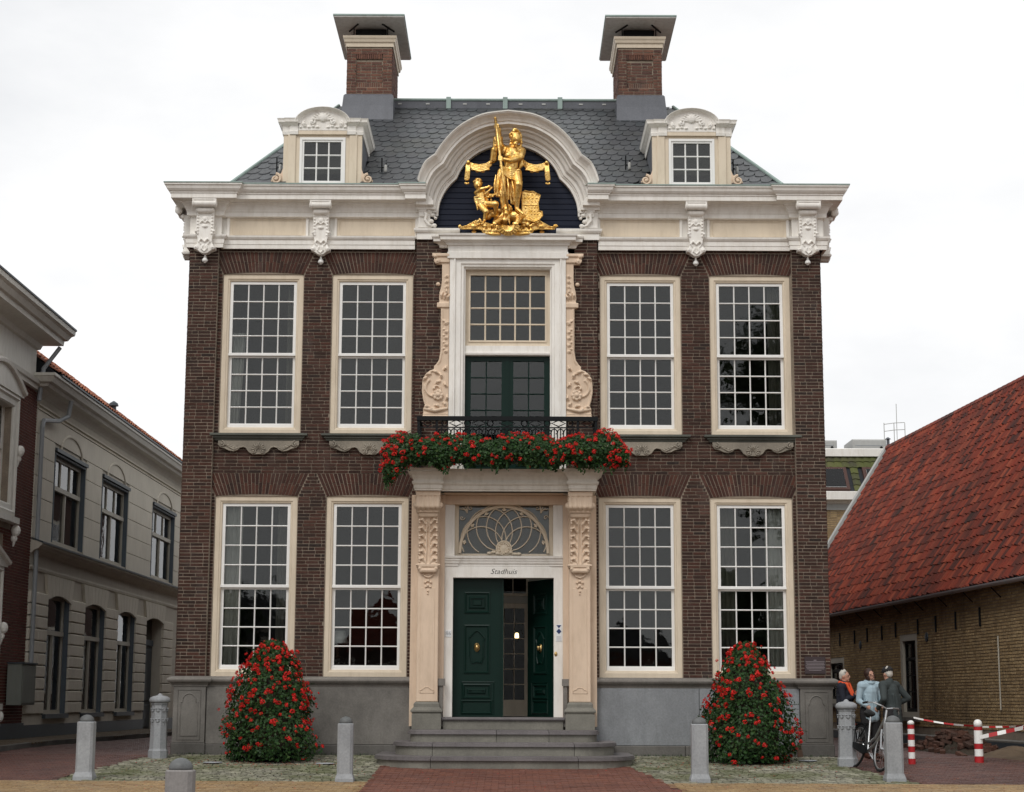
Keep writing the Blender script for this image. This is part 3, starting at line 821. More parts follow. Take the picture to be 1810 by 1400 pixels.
# verdigris edge on the cornice lip
for sg in (-1, 1):
    f = (lambda pts: pts) if sg < 0 else (lambda pts: [(.06 - x, y) for x, y in pts][::-1])
    MB().mold([(.41, 10.347), (.432, 10.343), (.432, 10.365), (.30, 10.385), (-.38, 10.482), (-.38, 10.472), (.30, 10.373)], f([(-5.80, 9.9), (-5.80, -.14), (-5.22, -.14), (-5.22, -.06), (-1.52, -.06), (-1.52, -.14), (-1.45, -.14)])).build('lead_flashing', 'copper', TH)

def console_mesh(w, name):
    m = MB()
    m.cap2((-w / 2 + .05, -.30, 10.0), (w / 2 - .05, -.30, 10.0), .062, .062, 12)
    m.box(-w / 2, w / 2, -.36, -.05, 10.05, 10.085)
    m.ell((-w / 2 + .02, -.30, 10.0), (.03, .075, .075), 10, 6); m.ell((w / 2 - .02, -.30, 10.0), (.03, .075, .075), 10, 6)
    m.cap2((-w * .26, -.22, 9.895), (w * .26, -.22, 9.895), .055, .055, 10)
    b = w * .36
    out = [(-b, 9.92), (-b, 9.52), (-b * 1.05, 9.46), (-b * .85, 9.40), (-b * .80, 9.30), (-b * 1.0, 9.24), (-b * 1.25, 9.22), (-b * 1.2, 9.17), (-b * .7, 9.14), (-b * .35, 9.10), (0, 9.085)]
    out = out + [(-x, z) for x, z in out[-2::-1]]
    m.prism(out[::-1], -.19, -.02)
    for k in range(7):
        z = 9.82 - .06 * k; m.ell((-b * .8, -.2, z), .018, 6, 4); m.ell((b * .8, -.2, z), .018, 6, 4)
    m.ell((0, -.2, 9.74), (.06, .03, .05), 8, 5); m.ell((0, -.2, 9.60), (.05, .025, .03), 8, 5)
    for sg in (-1, 1):
        m.tube([(0, -.2, 9.66), (sg * .05, -.215, 9.70), (sg * .09, -.2, 9.66)], [.012, .018, .01], 6)
        m.tube([(0, -.2, 9.30), (sg * .06, -.22, 9.36), (sg * .10, -.2, 9.31), (sg * .06, -.2, 9.26)], [.014, .02, .016, .01], 6)
        m.spiral((sg * b * 1.0, -.2, 9.50), .03, 1.0, .012, 0, sg)
        m.spiral((sg * b * 1.0, -.19, 9.20), .045, 1.2, .018, R(90), sg)
        m.tube([(sg * .03, -.2, 9.24), (sg * .05, -.21, 9.17), (0, -.2, 9.12)], [.014, .014, .01], 6)
    o = fused(m, name, 'white', .0085, 1, TH)
    return o
cm = console_mesh(.40, 'console'); cm.location = (-3.385, 0, 0)
o = cm.copy(); COL.objects.link(o); o.location = (3.51, 0, 0)
cc = console_mesh(.45, 'console'); cc.location = (-5.50, -.08, 0)
o = cc.copy(); COL.objects.link(o); o.location = (5.555, -.08, 0)
for sg in (-1, 1):
    o = cm.copy(); COL.objects.link(o); o.location = ((-5.78 if sg < 0 else 5.84), .35, .02); o.rotation_euler = (0, 0, R(-90) if sg < 0 else R(90))
def drop(x, y):
    MB().lathe([(.012, .12), (.014, .05), (.02, .03), (.022, .01), (.045, -.02), (.055, -.055), (.04, -.075), (.025, -.08), (.022, -.095), (0.004, -.10)], (x, y, 9.03), 10).build('drop_ornament', 'white2', TH, smooth=True)
for x, y in ((-5.50, -.16), (-3.385, -.07), (3.51, -.07), (5.555, -.16)): drop(x, y)

# ------------------------------------------------------------------ arched pediment
AX = .055
OUT1 = [(-1.60, 10.40), (-1.555, 10.55), (-1.46, 10.74), (-1.29, 10.875)]
OUT2 = [(-1.29, 10.875), (-1.16, 11.08), (-.965, 11.31), (-.74, 11.49), (-.40, 11.65), (AX, 11.715)]
IN1 = [(-1.235, 9.93), (-1.205, 10.12), (-1.12, 10.32), (-1.01, 10.47), (-.90, 10.575)]
IN2 = [(-.90, 10.575), (-.81, 10.77), (-.675, 10.94), (-.46, 11.10), (-.23, 11.19), (AX, 11.225)]
def arch_curves():
    a = smooth_curve(OUT1, 9) + smooth_curve(OUT2, 18)[1:]; b = smooth_curve(IN1, 9) + smooth_curve(IN2, 18)[1:]
    a = a + [(2 * AX - x, z) for x, z in a[-2::-1]]; b = b + [(2 * AX - x, z) for x, z in b[-2::-1]]
    return a, b
OA, IA = arch_curves()
APROF = [(0, .02), (0, -.10), (.10, -.10), (.115, -.125), (.15, -.13), (.17, -.16), (.27, -.175), (.30, -.20), (.33, -.235), (.43, -.27), (.46, -.30), (.475, -.315), (.53, -.33), (.60, -.43), (.605, -.445), (.70, -.445), (.72, -.47),
         (.74, -.475), (.79, -.49), (.87, -.53), (.93, -.575), (.95, -.59), (1.0, -.60)]
def pediment():
    m = MB(); k = len(APROF) + 1; n = len(OA)
    for (ox, oz), (ix, iz) in zip(OA, IA):
        for t, y in APROF: m.v.append((lerp(ix, ox, t), y, lerp(iz, oz, t)))
        yb = max(.4, .3 + (oz - 10.62) / .653 + .25)
        m.v.append((ox, yb, oz + .02))
    for i in range(n - 1):
        for a in range(k - 1): m.f.append((i * k + a, i * k + a + 1, (i + 1) * k + a + 1, (i + 1) * k + a))
    m.f.append(tuple(range(k - 1))[::-1]); m.f.append(tuple((n - 1) * k + a for a in range(k - 1)))
    root = m.build('pediment', 'white', TH)
    for sg in (-1, 1):
        X = (lambda x: x) if sg < 0 else (lambda x: 2 * AX - x)
        q = MB()
        for (yf, dz) in ((-.09, 0), (-.16, .05), (-.23, .09), (-.34, .15)):
            P = [(X(-1.63), 9.86 + dz), (X(-1.235 - dz * .55), 9.86 + dz), (X(-1.235 - dz * .55), 9.93 + dz), (X(-1.60), 10.42)]
            q.prism(P[::sg], yf, .02)
        q.prism([(X(-1.63), 9.60), (X(-1.40), 9.60), (X(-1.40), 9.90), (X(-1.63), 9.90)][::sg], -.085, .02)
        q.build('arch_foot', 'white', root)
    # lead strip on the crown edge
    q = MB()
    for (ox, oz) in OA:
        for dy, dz in ((-.612, -.005), (-.612, .018), (.2, .028), (.2, .01)): q.v.append((ox, dy, oz + dz))
    for i in range(n - 1):
        for a in range(4): q.f.append((i * 4 + a, i * 4 + (a + 1) % 4, (i + 1) * 4 + (a + 1) % 4, (i + 1) * 4 + a))
    q.build('lead_flashing', 'pale_trim', root)
    # navy boards of the tympanum
    z = 9.60; 
    while z < 11.26:
        h = .105
        zz = z + h / 2
        cand = [abs(ix - AX) for ix, iz in IA[:26] if iz >= zz]
        hw = max(cand) if cand else .2
        if zz < 9.93: hw = 1.42
        MB().bbox(AX - hw - .08, AX + hw + .08, .015 + ru(0, .003), .05, z, z + h - .005, .006).build('board', 'navy', root)
        z += h
    MB().box(-1.30, 1.41, .052, .3, 9.5, 10.3).box(-.8, .91, .0521, .3, 10.3001, 10.85).build('backing', 'navy', root)
    # carved acanthus brackets at the foot of the arch
    for sg in (-1, 1):
        b = MB(); X = lambda x: x if sg < 0 else 2 * AX - x
        b.box(min(X(-1.60), X(-1.38)), max(X(-1.60), X(-1.38)), -.16, .0, 9.62, 9.99)
        for (x, z, r) in ((-1.40, 9.93, .06), (-1.33, 9.86, .05), (-1.28, 9.80, .035), (-1.36, 9.74, .055), (-1.30, 9.66, .05), (-1.38, 9.64, .04), (-1.50, 9.97, .07)):
            b.ell((X(x), -.15, z), (r, .05, r * .8), 8, 5)
        b.tube([(X(-1.52), -.16, 9.95), (X(-1.45), -.2, 9.85), (X(-1.47), -.2, 9.75), (X(-1.40), -.19, 9.66), (X(-1.27), -.16, 9.63)], [.03, .035, .03, .03, .02], 6)
        b.spiral((X(-1.52), -.17, 9.93), .05, 1.2, .016, 0, sg)
        fused(b, 'acanthus_bracket', 'white', .009, 1, root)
    # ressaut band and ledge under the tympanum
    MB().mold([(0, 9.40), (.02, 9.40), (.02, 9.515), (.05, 9.53), (.07, 9.56), (.075, 9.60), (0, 9.61)], [(-1.60, .1), (-1.60, -.13), (-.83, -.13)]).build('ledge', 'white', root)
    MB().mold([(0, 9.40), (.02, 9.40), (.02, 9.515), (.05, 9.53), (.07, 9.56), (.075, 9.60), (0, 9.61)], [(.94, -.13), (1.71, -.13), (1.71, .1)]).build('ledge', 'white', root)
    bb = MB().box(-.80, .93, -.20, .0, 9.44, 9.615)
    for i in range(7):
        for s0 in (-1, 1): bb.box(AX + s0 * (.50 + .05 * i) - .008, AX + s0 * (.50 + .05 * i) + .008, -.206, -.199, 9.45, 9.60)
    bb.build('statue_base', 'navy', root)
    for x in (-.57, .68):
        d = MB().prism([(x, 9.47), (x + .045, 9.525), (x, 9.58), (x - .045, 9.525)][::-1], -.225, -.205); d.build('gilt_diamond', 'gold', root)
pediment()

# ------------------------------------------------------------------ centre bay window, scrolls and balcony door
def centre_window():
    root = MB()
    prof = [(0, .02), (0, -.20), (.07, -.20), (.08, -.22), (.10, -.22), (.115, -.18), (.20, -.175), (.215, -.15), (.25, -.145), (.27, -.10), (.285, -.09), (.285, .2)]
    x0, x1 = -1.005, 1.115
    root.frame(x0, x1, 5.15, 9.14, prof, bottom=False)
    w = root.build('centre_window', 'white', TH)
    # entablature over it
    e = MB().mold([(0, 9.02), (.03, 9.03), (.035, 9.14), (.02, 9.15), (.02, 9.26), (.05, 9.27), (.06, 9.30), (.10, 9.33), (.16, 9.345), (.165, 9.40), (.19, 9.42), (.20, 9.455), (0, 9.47)], [(-1.02, .0), (-1.02, -.20), (1.13, -.20), (1.13, 0)])
    e.mold([(0, 9.02), (.0, 9.24), (.03, 9.25), (.04, 9.29), (.08, 9.325), (.14, 9.34), (.145, 9.39), (.165, 9.41), (.175, 9.435), (0, 9.44)], [(-1.17, .02), (-1.17, -.10), (1.28, -.10), (1.28, .02)])
    e.build('entablature', 'white', w)
    # transom
    MB().box(-.72, .83, -.05, .18, 7.25, 7.43).mold([(0, 7.25), (.02, 7.255), (.03, 7.28), (.03, 7.30), (0, 7.31)], [(-.719, -.05), (.829, -.05)]).build('transom', 'white', w)
    f = MB(); ring(f, -.72, .83, 7.43, 8.855, .07, .07, .09, .075, .02, .1); ring(f, -.66, .77, 7.51, 8.79, .03, .03, .03, .03, .0, .06)
    f.build('sash', 'cream', w)
    bars_and_panes(w, -.63, .74, 7.54, 8.76, 5, 4, .05, 'cream', bw=.032)
    # french doors of the balcony
    for (a, b) in ((-.718, .053), (.057, .828)):
        d = MB(); ring(d, a, b, 5.15, 7.248, .105, .105, .5, .09, .04, .09)
        l = d.build('balcony_door', 'green', TH)
        bars_and_panes(l, a + .105, b - .105, 5.65, 7.158, 2, 5, .065, 'green', bw=.024)
        MB().bbox(a + .15, b - .15, .025, .0395, 5.22, 5.58, .012).build('door_panel', 'green', l)
    MB().box(.03, .08, .015, .0395, 5.15, 7.24).build('cover_strip', 'green', TH)
centre_window()
def scroll_side():
    """carved scroll pilaster left of the centre window (mirrored for the right)"""
    m = MB(); XI = -1.008
    pts = [(XI, 6.05), (-1.44, 6.05), (-1.44, 6.13), (-1.46, 6.16), (-1.47, 6.23), (-1.42, 6.27), (-1.46, 6.40), (-1.485, 6.55), (-1.48, 6.72), (-1.44, 6.84), (-1.36, 6.92), (-1.28, 6.95),
           (-1.28, 7.02), (-1.24, 7.06), (-1.19, 7.14), (-1.165, 7.30), (-1.165, 8.10), (-1.21, 8.10), (-1.225, 8.15), (-1.225, 8.20), (-1.19, 8.215), (-1.20, 8.28), (-1.19, 8.40), (-1.16, 8.52), (-1.15, 8.62), (-1.15, 8.92), (-1.26, 8.92), (-1.30, 9.0), (-1.28, 9.12), (XI, 9.12)]
    m.prism(pts[::-1], -.10, .0)
    rim = [(x + .012, -.105, z) for x, z in pts[5:12]]
    m.tube(rim, .022, 6)
    m.tube([(-1.14, -.105, 7.25), (-1.14, -.105, 8.08)], .014, 5)
    m.tube([(-1.205, -.10, 7.06), (-1.17, -.11, 7.12), (-1.145, -.105, 7.28)], .015, 5)
    # big volute and rosette
    m.spiral((-1.25, -.11, 6.60), .20, 1.1, .024, R(120), 1, 26)
    m.spiral((-1.20, -.12, 6.48), .085, 1.5, .02, R(60), -1, 20)
    for k in range(8):
        a = k * math.pi / 4; m.ell((-1.20 + .075 * math.cos(a), -.13, 6.49 + .075 * math.sin(a)), (.03, .025, .03), 7, 4)
    m.ell((-1.20, -.14, 6.49), (.045, .035, .045), 8, 5)
    # leaves along the shoulder
    for (x, z, a, L) in ((-1.33, 6.88, 200, .12), (-1.40, 6.82, 225, .11), (-1.20, 6.88, 150, .10), (-1.14, 6.80, 110, .10), (-1.10, 6.95, 60, .09), (-1.08, 6.72, 300, .09), (-1.16, 6.75, 215, .11), (-1.35, 6.26, 170, .10), (-1.25, 6.24, 200, .12), (-1.15, 6.26, 160, .12), (-1.06, 6.28, 120, .09), (-1.05, 6.40, 80, .09)):
        dx, dz = math.cos(R(a)) * L, math.sin(R(a)) * L
        m.tube([(x, -.11, z), (x + dx * .5 + dz * .15, -.14, z + dz * .5 - dx * .15), (x + dx, -.115, z + dz)], [.018, .028, .010], 6)
    m.tube([(-1.46, -.10, 6.24), (-1.25, -.14, 6.20), (-1.02, -.11, 6.25)], [.025, .035, .022], 6)
    for z in (7.30, 7.42, 7.55, 7.66, 7.82):
        m.spiral((-1.07, -.105, z), .035, 1.1, .013, R(30), -1, 12); m.ell((-1.10, -.11, z + .045), (.025, .02, .018), 6, 4)
    m.tube([(-1.165, -.10, 7.92), (-1.12, -.12, 7.86), (-1.05, -.12, 7.84), (-1.01, -.11, 7.83)], [.008, .014, .012, .008], 5)
    for z in (8.50, 8.60, 8.70): m.spiral((-1.06, -.105, z), .032, 1.0, .012, R(200), 1, 10)
    for (x, z, a, L) in ((-1.15, 8.28, 80, .12), (-1.10, 8.26, 70, .16), (-1.05, 8.25, 60, .13), (-1.03, 8.36, 110, .10)):
        dx, dz = math.cos(R(a)) * L, math.sin(R(a)) * L
        m.tube([(x, -.105, z), (x + dx * .5 - .02, -.14, z + dz * .5), (x + dx, -.11, z + dz)], [.016, .026, .010], 6)
    m.ell((-1.22, -.09, 8.55), (.045, .04, .04), 8, 5)
    m.box(-1.235, XI, -.13, 0, 8.11, 8.20)
    # ionic capital
    m.cap2((-1.27, -.08, 9.06), (-1.27, -.16, 9.06), .04, .04, 8); m.box(-1.33, XI, -.16, 0, 9.06, 9.12)
    m.spiral((-1.235, -.14, 8.98), .06, 1.5, .02, R(90), 1, 18); m.box(-1.25, XI, -.13, 0, 8.95, 9.07)
    m.mold([(0, 6.05), (.02, 6.05), (.03, 6.10), (.015, 6.12), (.025, 6.15), (0, 6.16)], [(-1.45, 0), (-1.45, -.10), (XI, -.10)])
    return m
a = scroll_side()
left = fused(a, 'carved_scroll', 'peach', .0095, 1, TH)
left.location.y = -.075
me = left.data.copy()
for v in me.vertices: v.co.x = .11 - v.co.x
me.flip_normals()
place('carved_scroll', me, TH, (0, -.075, 0))

# ------------------------------------------------------------------ portico
def portico():
    # back jambs (peach) behind the pilasters
    MB().box(-1.64, -1.045, -.30, .01, .60, 4.66).box(1.055, 1.65, -.30, .01, .60, 4.66).box(-1.0449, 1.0549, -.25, .01, 4.50, 4.66).build('portico_wall', 'peach', TH)
    for sg in (-1, 1):
        c = -1.325 if sg < 0 else 1.345
        sh = MB().bbox(c - .19, c + .19, -.50, -.301, 1.02, 4.30, .012)
        p = sh.build('pilaster', 'peach', TH)
        MB().bbox(c - .13, c + .13, -.508, -.5001, 1.16, 3.0, .01).build('pilaster_panel', 'peach', p)
        # stone pedestal
        q = MB().mold([(0, .55), (.03, .55), (.03, .80), (.02, .81), (.02, .83), (.05, .85), (.05, .875), (.03, .90), (0.0, .93), (0, .985), (-.03, 1.02), (-.2, 1.02), (-.2, .55)], [(c - .225, -.2), (c - .225, -.54), (c + .225, -.54), (c + .225, -.2)])
        q.box(c - .25, c + .25, -.52, -.30, .30, .9)
        q.build('pedestal', 'step', p)
        # jamb stone beside it, with its own cap
        x = (-1.115, -1.045) if sg < 0 else (1.055, 1.125)
        MB().box(x[0], x[1], -.42, -.3005, .60, 1.30).box(x[0] - .02, x[1] + .03, -.45, -.3003, 1.30, 1.42).build('jamb_stone', 'cap', p)
        # bracket: front roll, leaf, cap and drop
        b = MB()
        for i in range(5):
            xx = c - .17 + .085 * i; b.cap2((xx, -.80, 4.56), (xx, -.84, 4.40), .055, .05, 8); b.cap2((xx, -.84, 4.40), (xx, -.72, 4.31), .05, .04, 8)
        b.box(c - .215, c + .215, -.86, -.28, 4.585, 4.668)
        b.box(c - .19, c + .19, -.80, -.28, 4.30, 4.60)
        b.cap2((c - .2, -.78, 4.42), (c + .2, -.78, 4.42), .07, .07, 10)
        b.cap2((c - .13, -.70, 4.27), (c + .13, -.70, 4.27), .06, .06, 8)
        b.prism([(-.70, 4.32), (-.66, 4.15), (-.58, 3.95), (-.56, 3.7), (-.58, 3.45), (-.60, 3.36), (-.40, 3.36), (-.40, 4.32)], c - .17, c + .17, 'x')
        for s2 in (-1, 1):
            b.tube([(c + s2 * .02, -.70, 4.22), (c + s2 * .03, -.60, 3.95), (c + s2 * .03, -.58, 3.7), (c + s2 * .04, -.60, 3.42)], [.012, .016, .014, .012], 6)
            for k in range(6):
                z = 4.14 - .135 * k; yo = -.68 + .11 * min(1, (4.2 - z) / .35)
                b.tube([(c + s2 * .05, yo, z - .04), (c + s2 * .10, yo - .035, z + .045), (c + s2 * .155, yo - .03, z + .03), (c + s2 * .17, yo, z - .02)], [.014, .026, .026, .012], 6)
                b.ell((c + s2 * .15, yo - .02, z - .015), (.025, .025, .022), 6, 4)
            b.spiral((c + s2 * .15, -.575, 3.33), .04, 1.2, .016, R(90), s2, 12)
        b.box(c - .205, c + .205, -.57, -.42, 3.345, 3.385).box(c - .215, c + .215, -.60, -.42, 3.38, 3.41)
        b.cap2((c - .12, -.55, 3.30), (c + .12, -.55, 3.30), .05, .05, 8)
        b.tube([(c - .12, -.51, 3.27), (c - .06, -.525, 3.20), (c, -.53, 3.18), (c + .06, -.525, 3.20), (c + .12, -.51, 3.27)], .014, 6)
        for (dx, z, r) in ((0, 3.12, .035), (-.05, 3.09, .025), (.05, 3.09, .025), (0, 3.04, .04), (-.04, 3.01, .025), (.04, 3.01, .025), (0, 2.94, .025), (0, 2.89, .018)):
            b.ell((c + dx, -.51, z), (r, .03, r * .8), 7, 5)
        fused(b, 'console_bracket', 'peach', .0095, 1, p)
        m = MB().tube([(c - .12, -.512, 1.18), (c - .12, -.512, 1.22), (c - .08, -.512, 1.23), (c - .03, -.512, 1.27), (c + .03, -.512, 1.27), (c + .08, -.512, 1.23), (c + .12, -.512, 1.22), (c + .12, -.512, 1.18)], .008, 5)
        m.build('foot_ornament', 'peach', p)
    # canopy slab
    prof = [(0, 4.67), (.0, 4.70), (.015, 4.705), (.015, 4.77), (.03, 4.78), (.045, 4.80), (.045, 4.83), (.02, 4.84), (.02, 4.87), (.05, 4.93), (.09, 4.97), (.12, 4.99), (.125, 5.03), (.14, 5.05), (-.3, 5.06), (-.3, 4.67)]
    path = [(-1.56, -.2), (-1.56, -.92), (-1.09, -.92), (-1.09, -.80), (1.15, -.80), (1.15, -.92), (1.62, -.92), (1.62, -.2)]
    cn = MB().mold(prof, path); cn.box(-1.50, 1.56, -.78, .01, 4.67, 5.05)
    cn.build('balcony_slab', 'grey_trim', TH)
    MB().box(-1.055, 1.06, -.60, -.02, 4.664, 4.6695).build('soffit_panel', 'peach', TH)
    # door case
    j = MB().box(-1.044, -.895, -.20, .10, .76, 3.40).box(.895, 1.054, -.20, .10, .76, 3.40).box(-.8949, .8949, -.20, .10, 3.20, 3.40)
    case = j.build('door_case', 'white', TH)
    MB().mold([(0, 3.40), (.03, 3.405), (.03, 3.43), (.05, 3.45), (.06, 3.49), (.075, 3.50), (.075, 3.525), (.10, 3.54), (.11, 3.575), (0, 3.59)], [(-1.05, 0), (-1.05, -.19), (-.84, -.19), (-.84, -.17), (.85, -.17), (.85, -.19), (1.06, -.19), (1.06, 0)]).build('door_cornice', 'white', case)
    pass
    for (a, b) in ((-1.044, -.875), (.885, 1.054)): MB().box(a, b, -.20, .10, 3.588, 4.50).build('upper_jamb', 'white', case)
    # fanlight
    fx = .005
    f = MB(); ring(f, -.874, .884, 3.585, 4.66, .07, .07, .05, .12, -.05, .06)
    fan = f.build('fanlight', 'cream', TH)
    cz = 3.70
    arc = [(fx + .79 * math.cos(R(a)), -.06, cz - .06 + .845 * math.sin(R(a))) for a in range(0, 181, 6)]
    MB().tube(arc, .032, 8).build('fanlight_arch', 'cream', fan)
    for k in range(8):
        ph = R(180 * k / 7); r = .405; q = []
        for i in range(33):
            a = ph + math.pi + 2 * math.pi * i / 32
            x = r * math.cos(ph) + r * math.cos(a); z = (r * math.sin(ph) + r * math.sin(a)) * 1.04
            q.append((x, z))
        seg = []
        for x, z in q:
            if z > -.055 and abs(x) < .80: seg.append((fx + x, -.055 + .002 * (k % 3), cz + z))
            else:
                if len(seg) > 2: MB().tube(seg, .0105, 5).build('fanlight_rib', 'cream', fan)
                seg = []
        if len(seg) > 2: MB().tube(seg, .0105, 5).build('fanlight_rib', 'cream', fan)
        ph += R(90 / 7); x = fx + .74 * math.cos(ph); z = cz - .03 + .77 * math.sin(ph)
        t = MB(); t.ell((x, -.065, z), (.022, .016, .022), 6, 4)
        for s2 in (-1, 0, 1): t.ell((x - .03 * math.cos(ph + s2 * .9), -.065, z - .03 * math.sin(ph + s2 * .9)), (.018, .014, .018), 6, 4)
        t.build('trefoil', 'cream', fan)
    hub = MB().lathe([(.0, .0), (.145, .0), (.145, .04), (.12, .055), (.11, .045), (.05, .06), (0.01, .075)], (0, 0, 0), 24)
    hub.xf(Matrix.Translation((fx, -.03, cz + .03)) @ Matrix.Rotation(R(90), 4, 'X'))
    for k in range(8): hub.ell((fx - .26 + .075 * k, -.07, 3.645 + .02 * math.sin(k * 1.7)), (.05, .03, .03), 7, 4)
    for k in range(12): hub.ell((fx + .09 * math.cos(k * .5236), -.10, cz + .03 + .09 * math.sin(k * .5236)), (.018, .012, .018), 6, 4)
    hub.build('rosette', 'cream', fan)
    for sg in (-1, 1):
        s_ = MB(); s_.spiral((fx + sg * .60, -.055, 4.46), .06, 1.0, .010, R(90), -sg, 14, wd=5); s_.spiral((fx + sg * .75, -.055, 4.28), .05, 1.0, .010, R(0), sg, 14, wd=5)
        for k in range(4): s_.tube([(fx + sg * .66, -.055, 4.36), (fx + sg * (.70 - .015 * k), -.055, 4.42), (fx + sg * (.80 - .05 * k), -.055, 4.44 + .02 * k)], .008, 5)
        s_.build('corner_scroll', 'cream', fan)
    MB().box(-.80, .81, .02, .024, 3.64, 4.54).build('pane', 'glass', fan)
portico()

# ------------------------------------------------------------------ doors, vestibule
def door_leaf(name, w, h, parent_loc, rz, flip=False):
    d = MB().box(0, w, 0, .05, 0, h)
    o = d.build(name, 'green', TH, loc=parent_loc, rot=(0, 0, rz))
    def panel(x0, x1, z0, z1, arched=False):
        m = MB(); m.frame(x0, x1, z0, z1, [(0, 0), (0, -.018), (.02, -.026), (.035, -.012), (.045, -.004), (.045, 0)])
        if arched:
            pts = [(x0 + .11, -.01, z0 + .30), (x0 + .11, -.01, z1 - .30), (x0 + .09, -.01, z1 - .24), (x0 + .15, -.01, z1 - .17)] + [(lerp(x0 + .15, x1 - .15, t), -.01, z1 - .17 + .06 * math.sin(math.pi * t)) for t in (.2, .4, .6, .8)] + [(x1 - .15, -.01, z1 - .17), (x1 - .09, -.01, z1 - .24), (x1 - .11, -.01, z1 - .30), (x1 - .11, -.01, z0 + .30), (x1 - .15, -.01, z0 + .18)] + [(lerp(x1 - .15, x0 + .15, t), -.01, z0 + .16 + .05 * math.sin(math.pi * t)) for t in (.25, .5, .75)] + [(x0 + .15, -.01, z0 + .18)]
            m.tube(pts, .014, 5, closed=True)
        else:
            m.frame(x0 + .085, x1 - .085, z0 + .085, z1 - .085, [(0, 0), (0, -.012), (.02, -.028), (.03, -.028), (.03, 0)])
            m.bbox(x0 + .15, x1 - .15, -.022, 0, z0 + .14, z1 - .14, .01)
        m.build('door_panel', 'green', o)
    x0, x1 = w * .22, w * .74
    panel(x0, x1, h - .62, h - .24); panel(x0 - .0, x1, h - 1.68, h - .82, True); panel(x0 - .02, x1 + .02, .32, .58)
    m = MB(); m.frame(x0 - .05, x1 + .05, .05, .30, [(0, 0), (0, -.012), (.02, -.026), (.04, -.008), (.04, 0)]); m.frame(.05 + w * .12, w * .84, .04, .62, [(0, 0), (0, -.006), (.012, -.012), (.02, 0)]); m.build('door_panel', 'green', o)
    k = MB().lathe([(.0, 0), (.055, 0), (.05, .012), (.03, .018), (.025, .035), (.035, .045), (.03, .065), (.005, .075)], (0, 0, 0), 14)
    k.xf(Matrix.Translation((w * .48, -.003, h - 1.22)) @ Matrix.Rotation(R(90), 4, 'X') @ Matrix.Diagonal((1, 1.5, 1, 1)))
    k.build('door_knocker', 'brass', o, smooth=True)
    return o
door_leaf('door_leaf', .885, 2.44, (-.892, .02, .757), 0)
MB().box(-.03, .005, -.015, .02, .757, 3.195).build('cover_strip', 'green', TH)
door_leaf('door_leaf', .885, 2.44, (.885, .07, .757), R(180 - 60)).scale = (1, -1, 1)
v = MB().box(-1.3, -.95, .37, 3.59, .42, 4.9).box(1.10, 1.39, .37, 3.59, .42, 4.9).box(-1.3, 1.39, .12, 3.59, .70, .757)
v.build('vestibule_wall', 'interior', TH)
v = MB(); grid_wall(v, -.949, 1.099, .757, 4.9, 1.7, 1.8, [(-.62, .47, .757, 2.85), (-.62, .47, 2.98, 3.5)])
v.build('vestibule_partition', 'off', TH)
for (a, b) in ((-.619, -.078), (-.072, .469)):
    d = MB(); ring(d, a, b, .76, 2.845, .08, .08, .30, .09, 1.71, 1.76); l = d.build('inner_door', 'cream', TH)
    bars_and_panes(l, a + .08, b - .08, 1.06, 2.755, 2, 6, 1.735, 'cream', bw=.02, pane_mat='glass_inner')
d = MB(); ring(d, -.619, .469, 2.985, 3.495, .05, .05, .05, .05, 1.71, 1.76); l = d.build('inner_transom', 'cream', TH); bars_and_panes(l, -.569, .419, 3.035, 3.445, 4, 1, 1.735, 'cream', bw=.02, pane_mat='glass_inner')
la = thing('wall_lamp', 'small lit wall lamp glowing behind the inner glass door of the entrance', 'lamp', (.25, 2.6, 2.22))
MB().lathe([(.02, 0), (.04, .02), (.035, .09), (.02, .11)], (0, 0, 0), 12).build('lamp_shade', 'lamp', la)
MB().tube([(0, .02, 0), (0, .12, -.06), (0, .3, -.06), (0, .98, -.02)], .01, 6).build('arm', 'brass', la)
MB().lathe([(.04, -.02), (.045, 0), (.02, .0)], (0, 0, 0), 12).build('holder', 'brass', la)

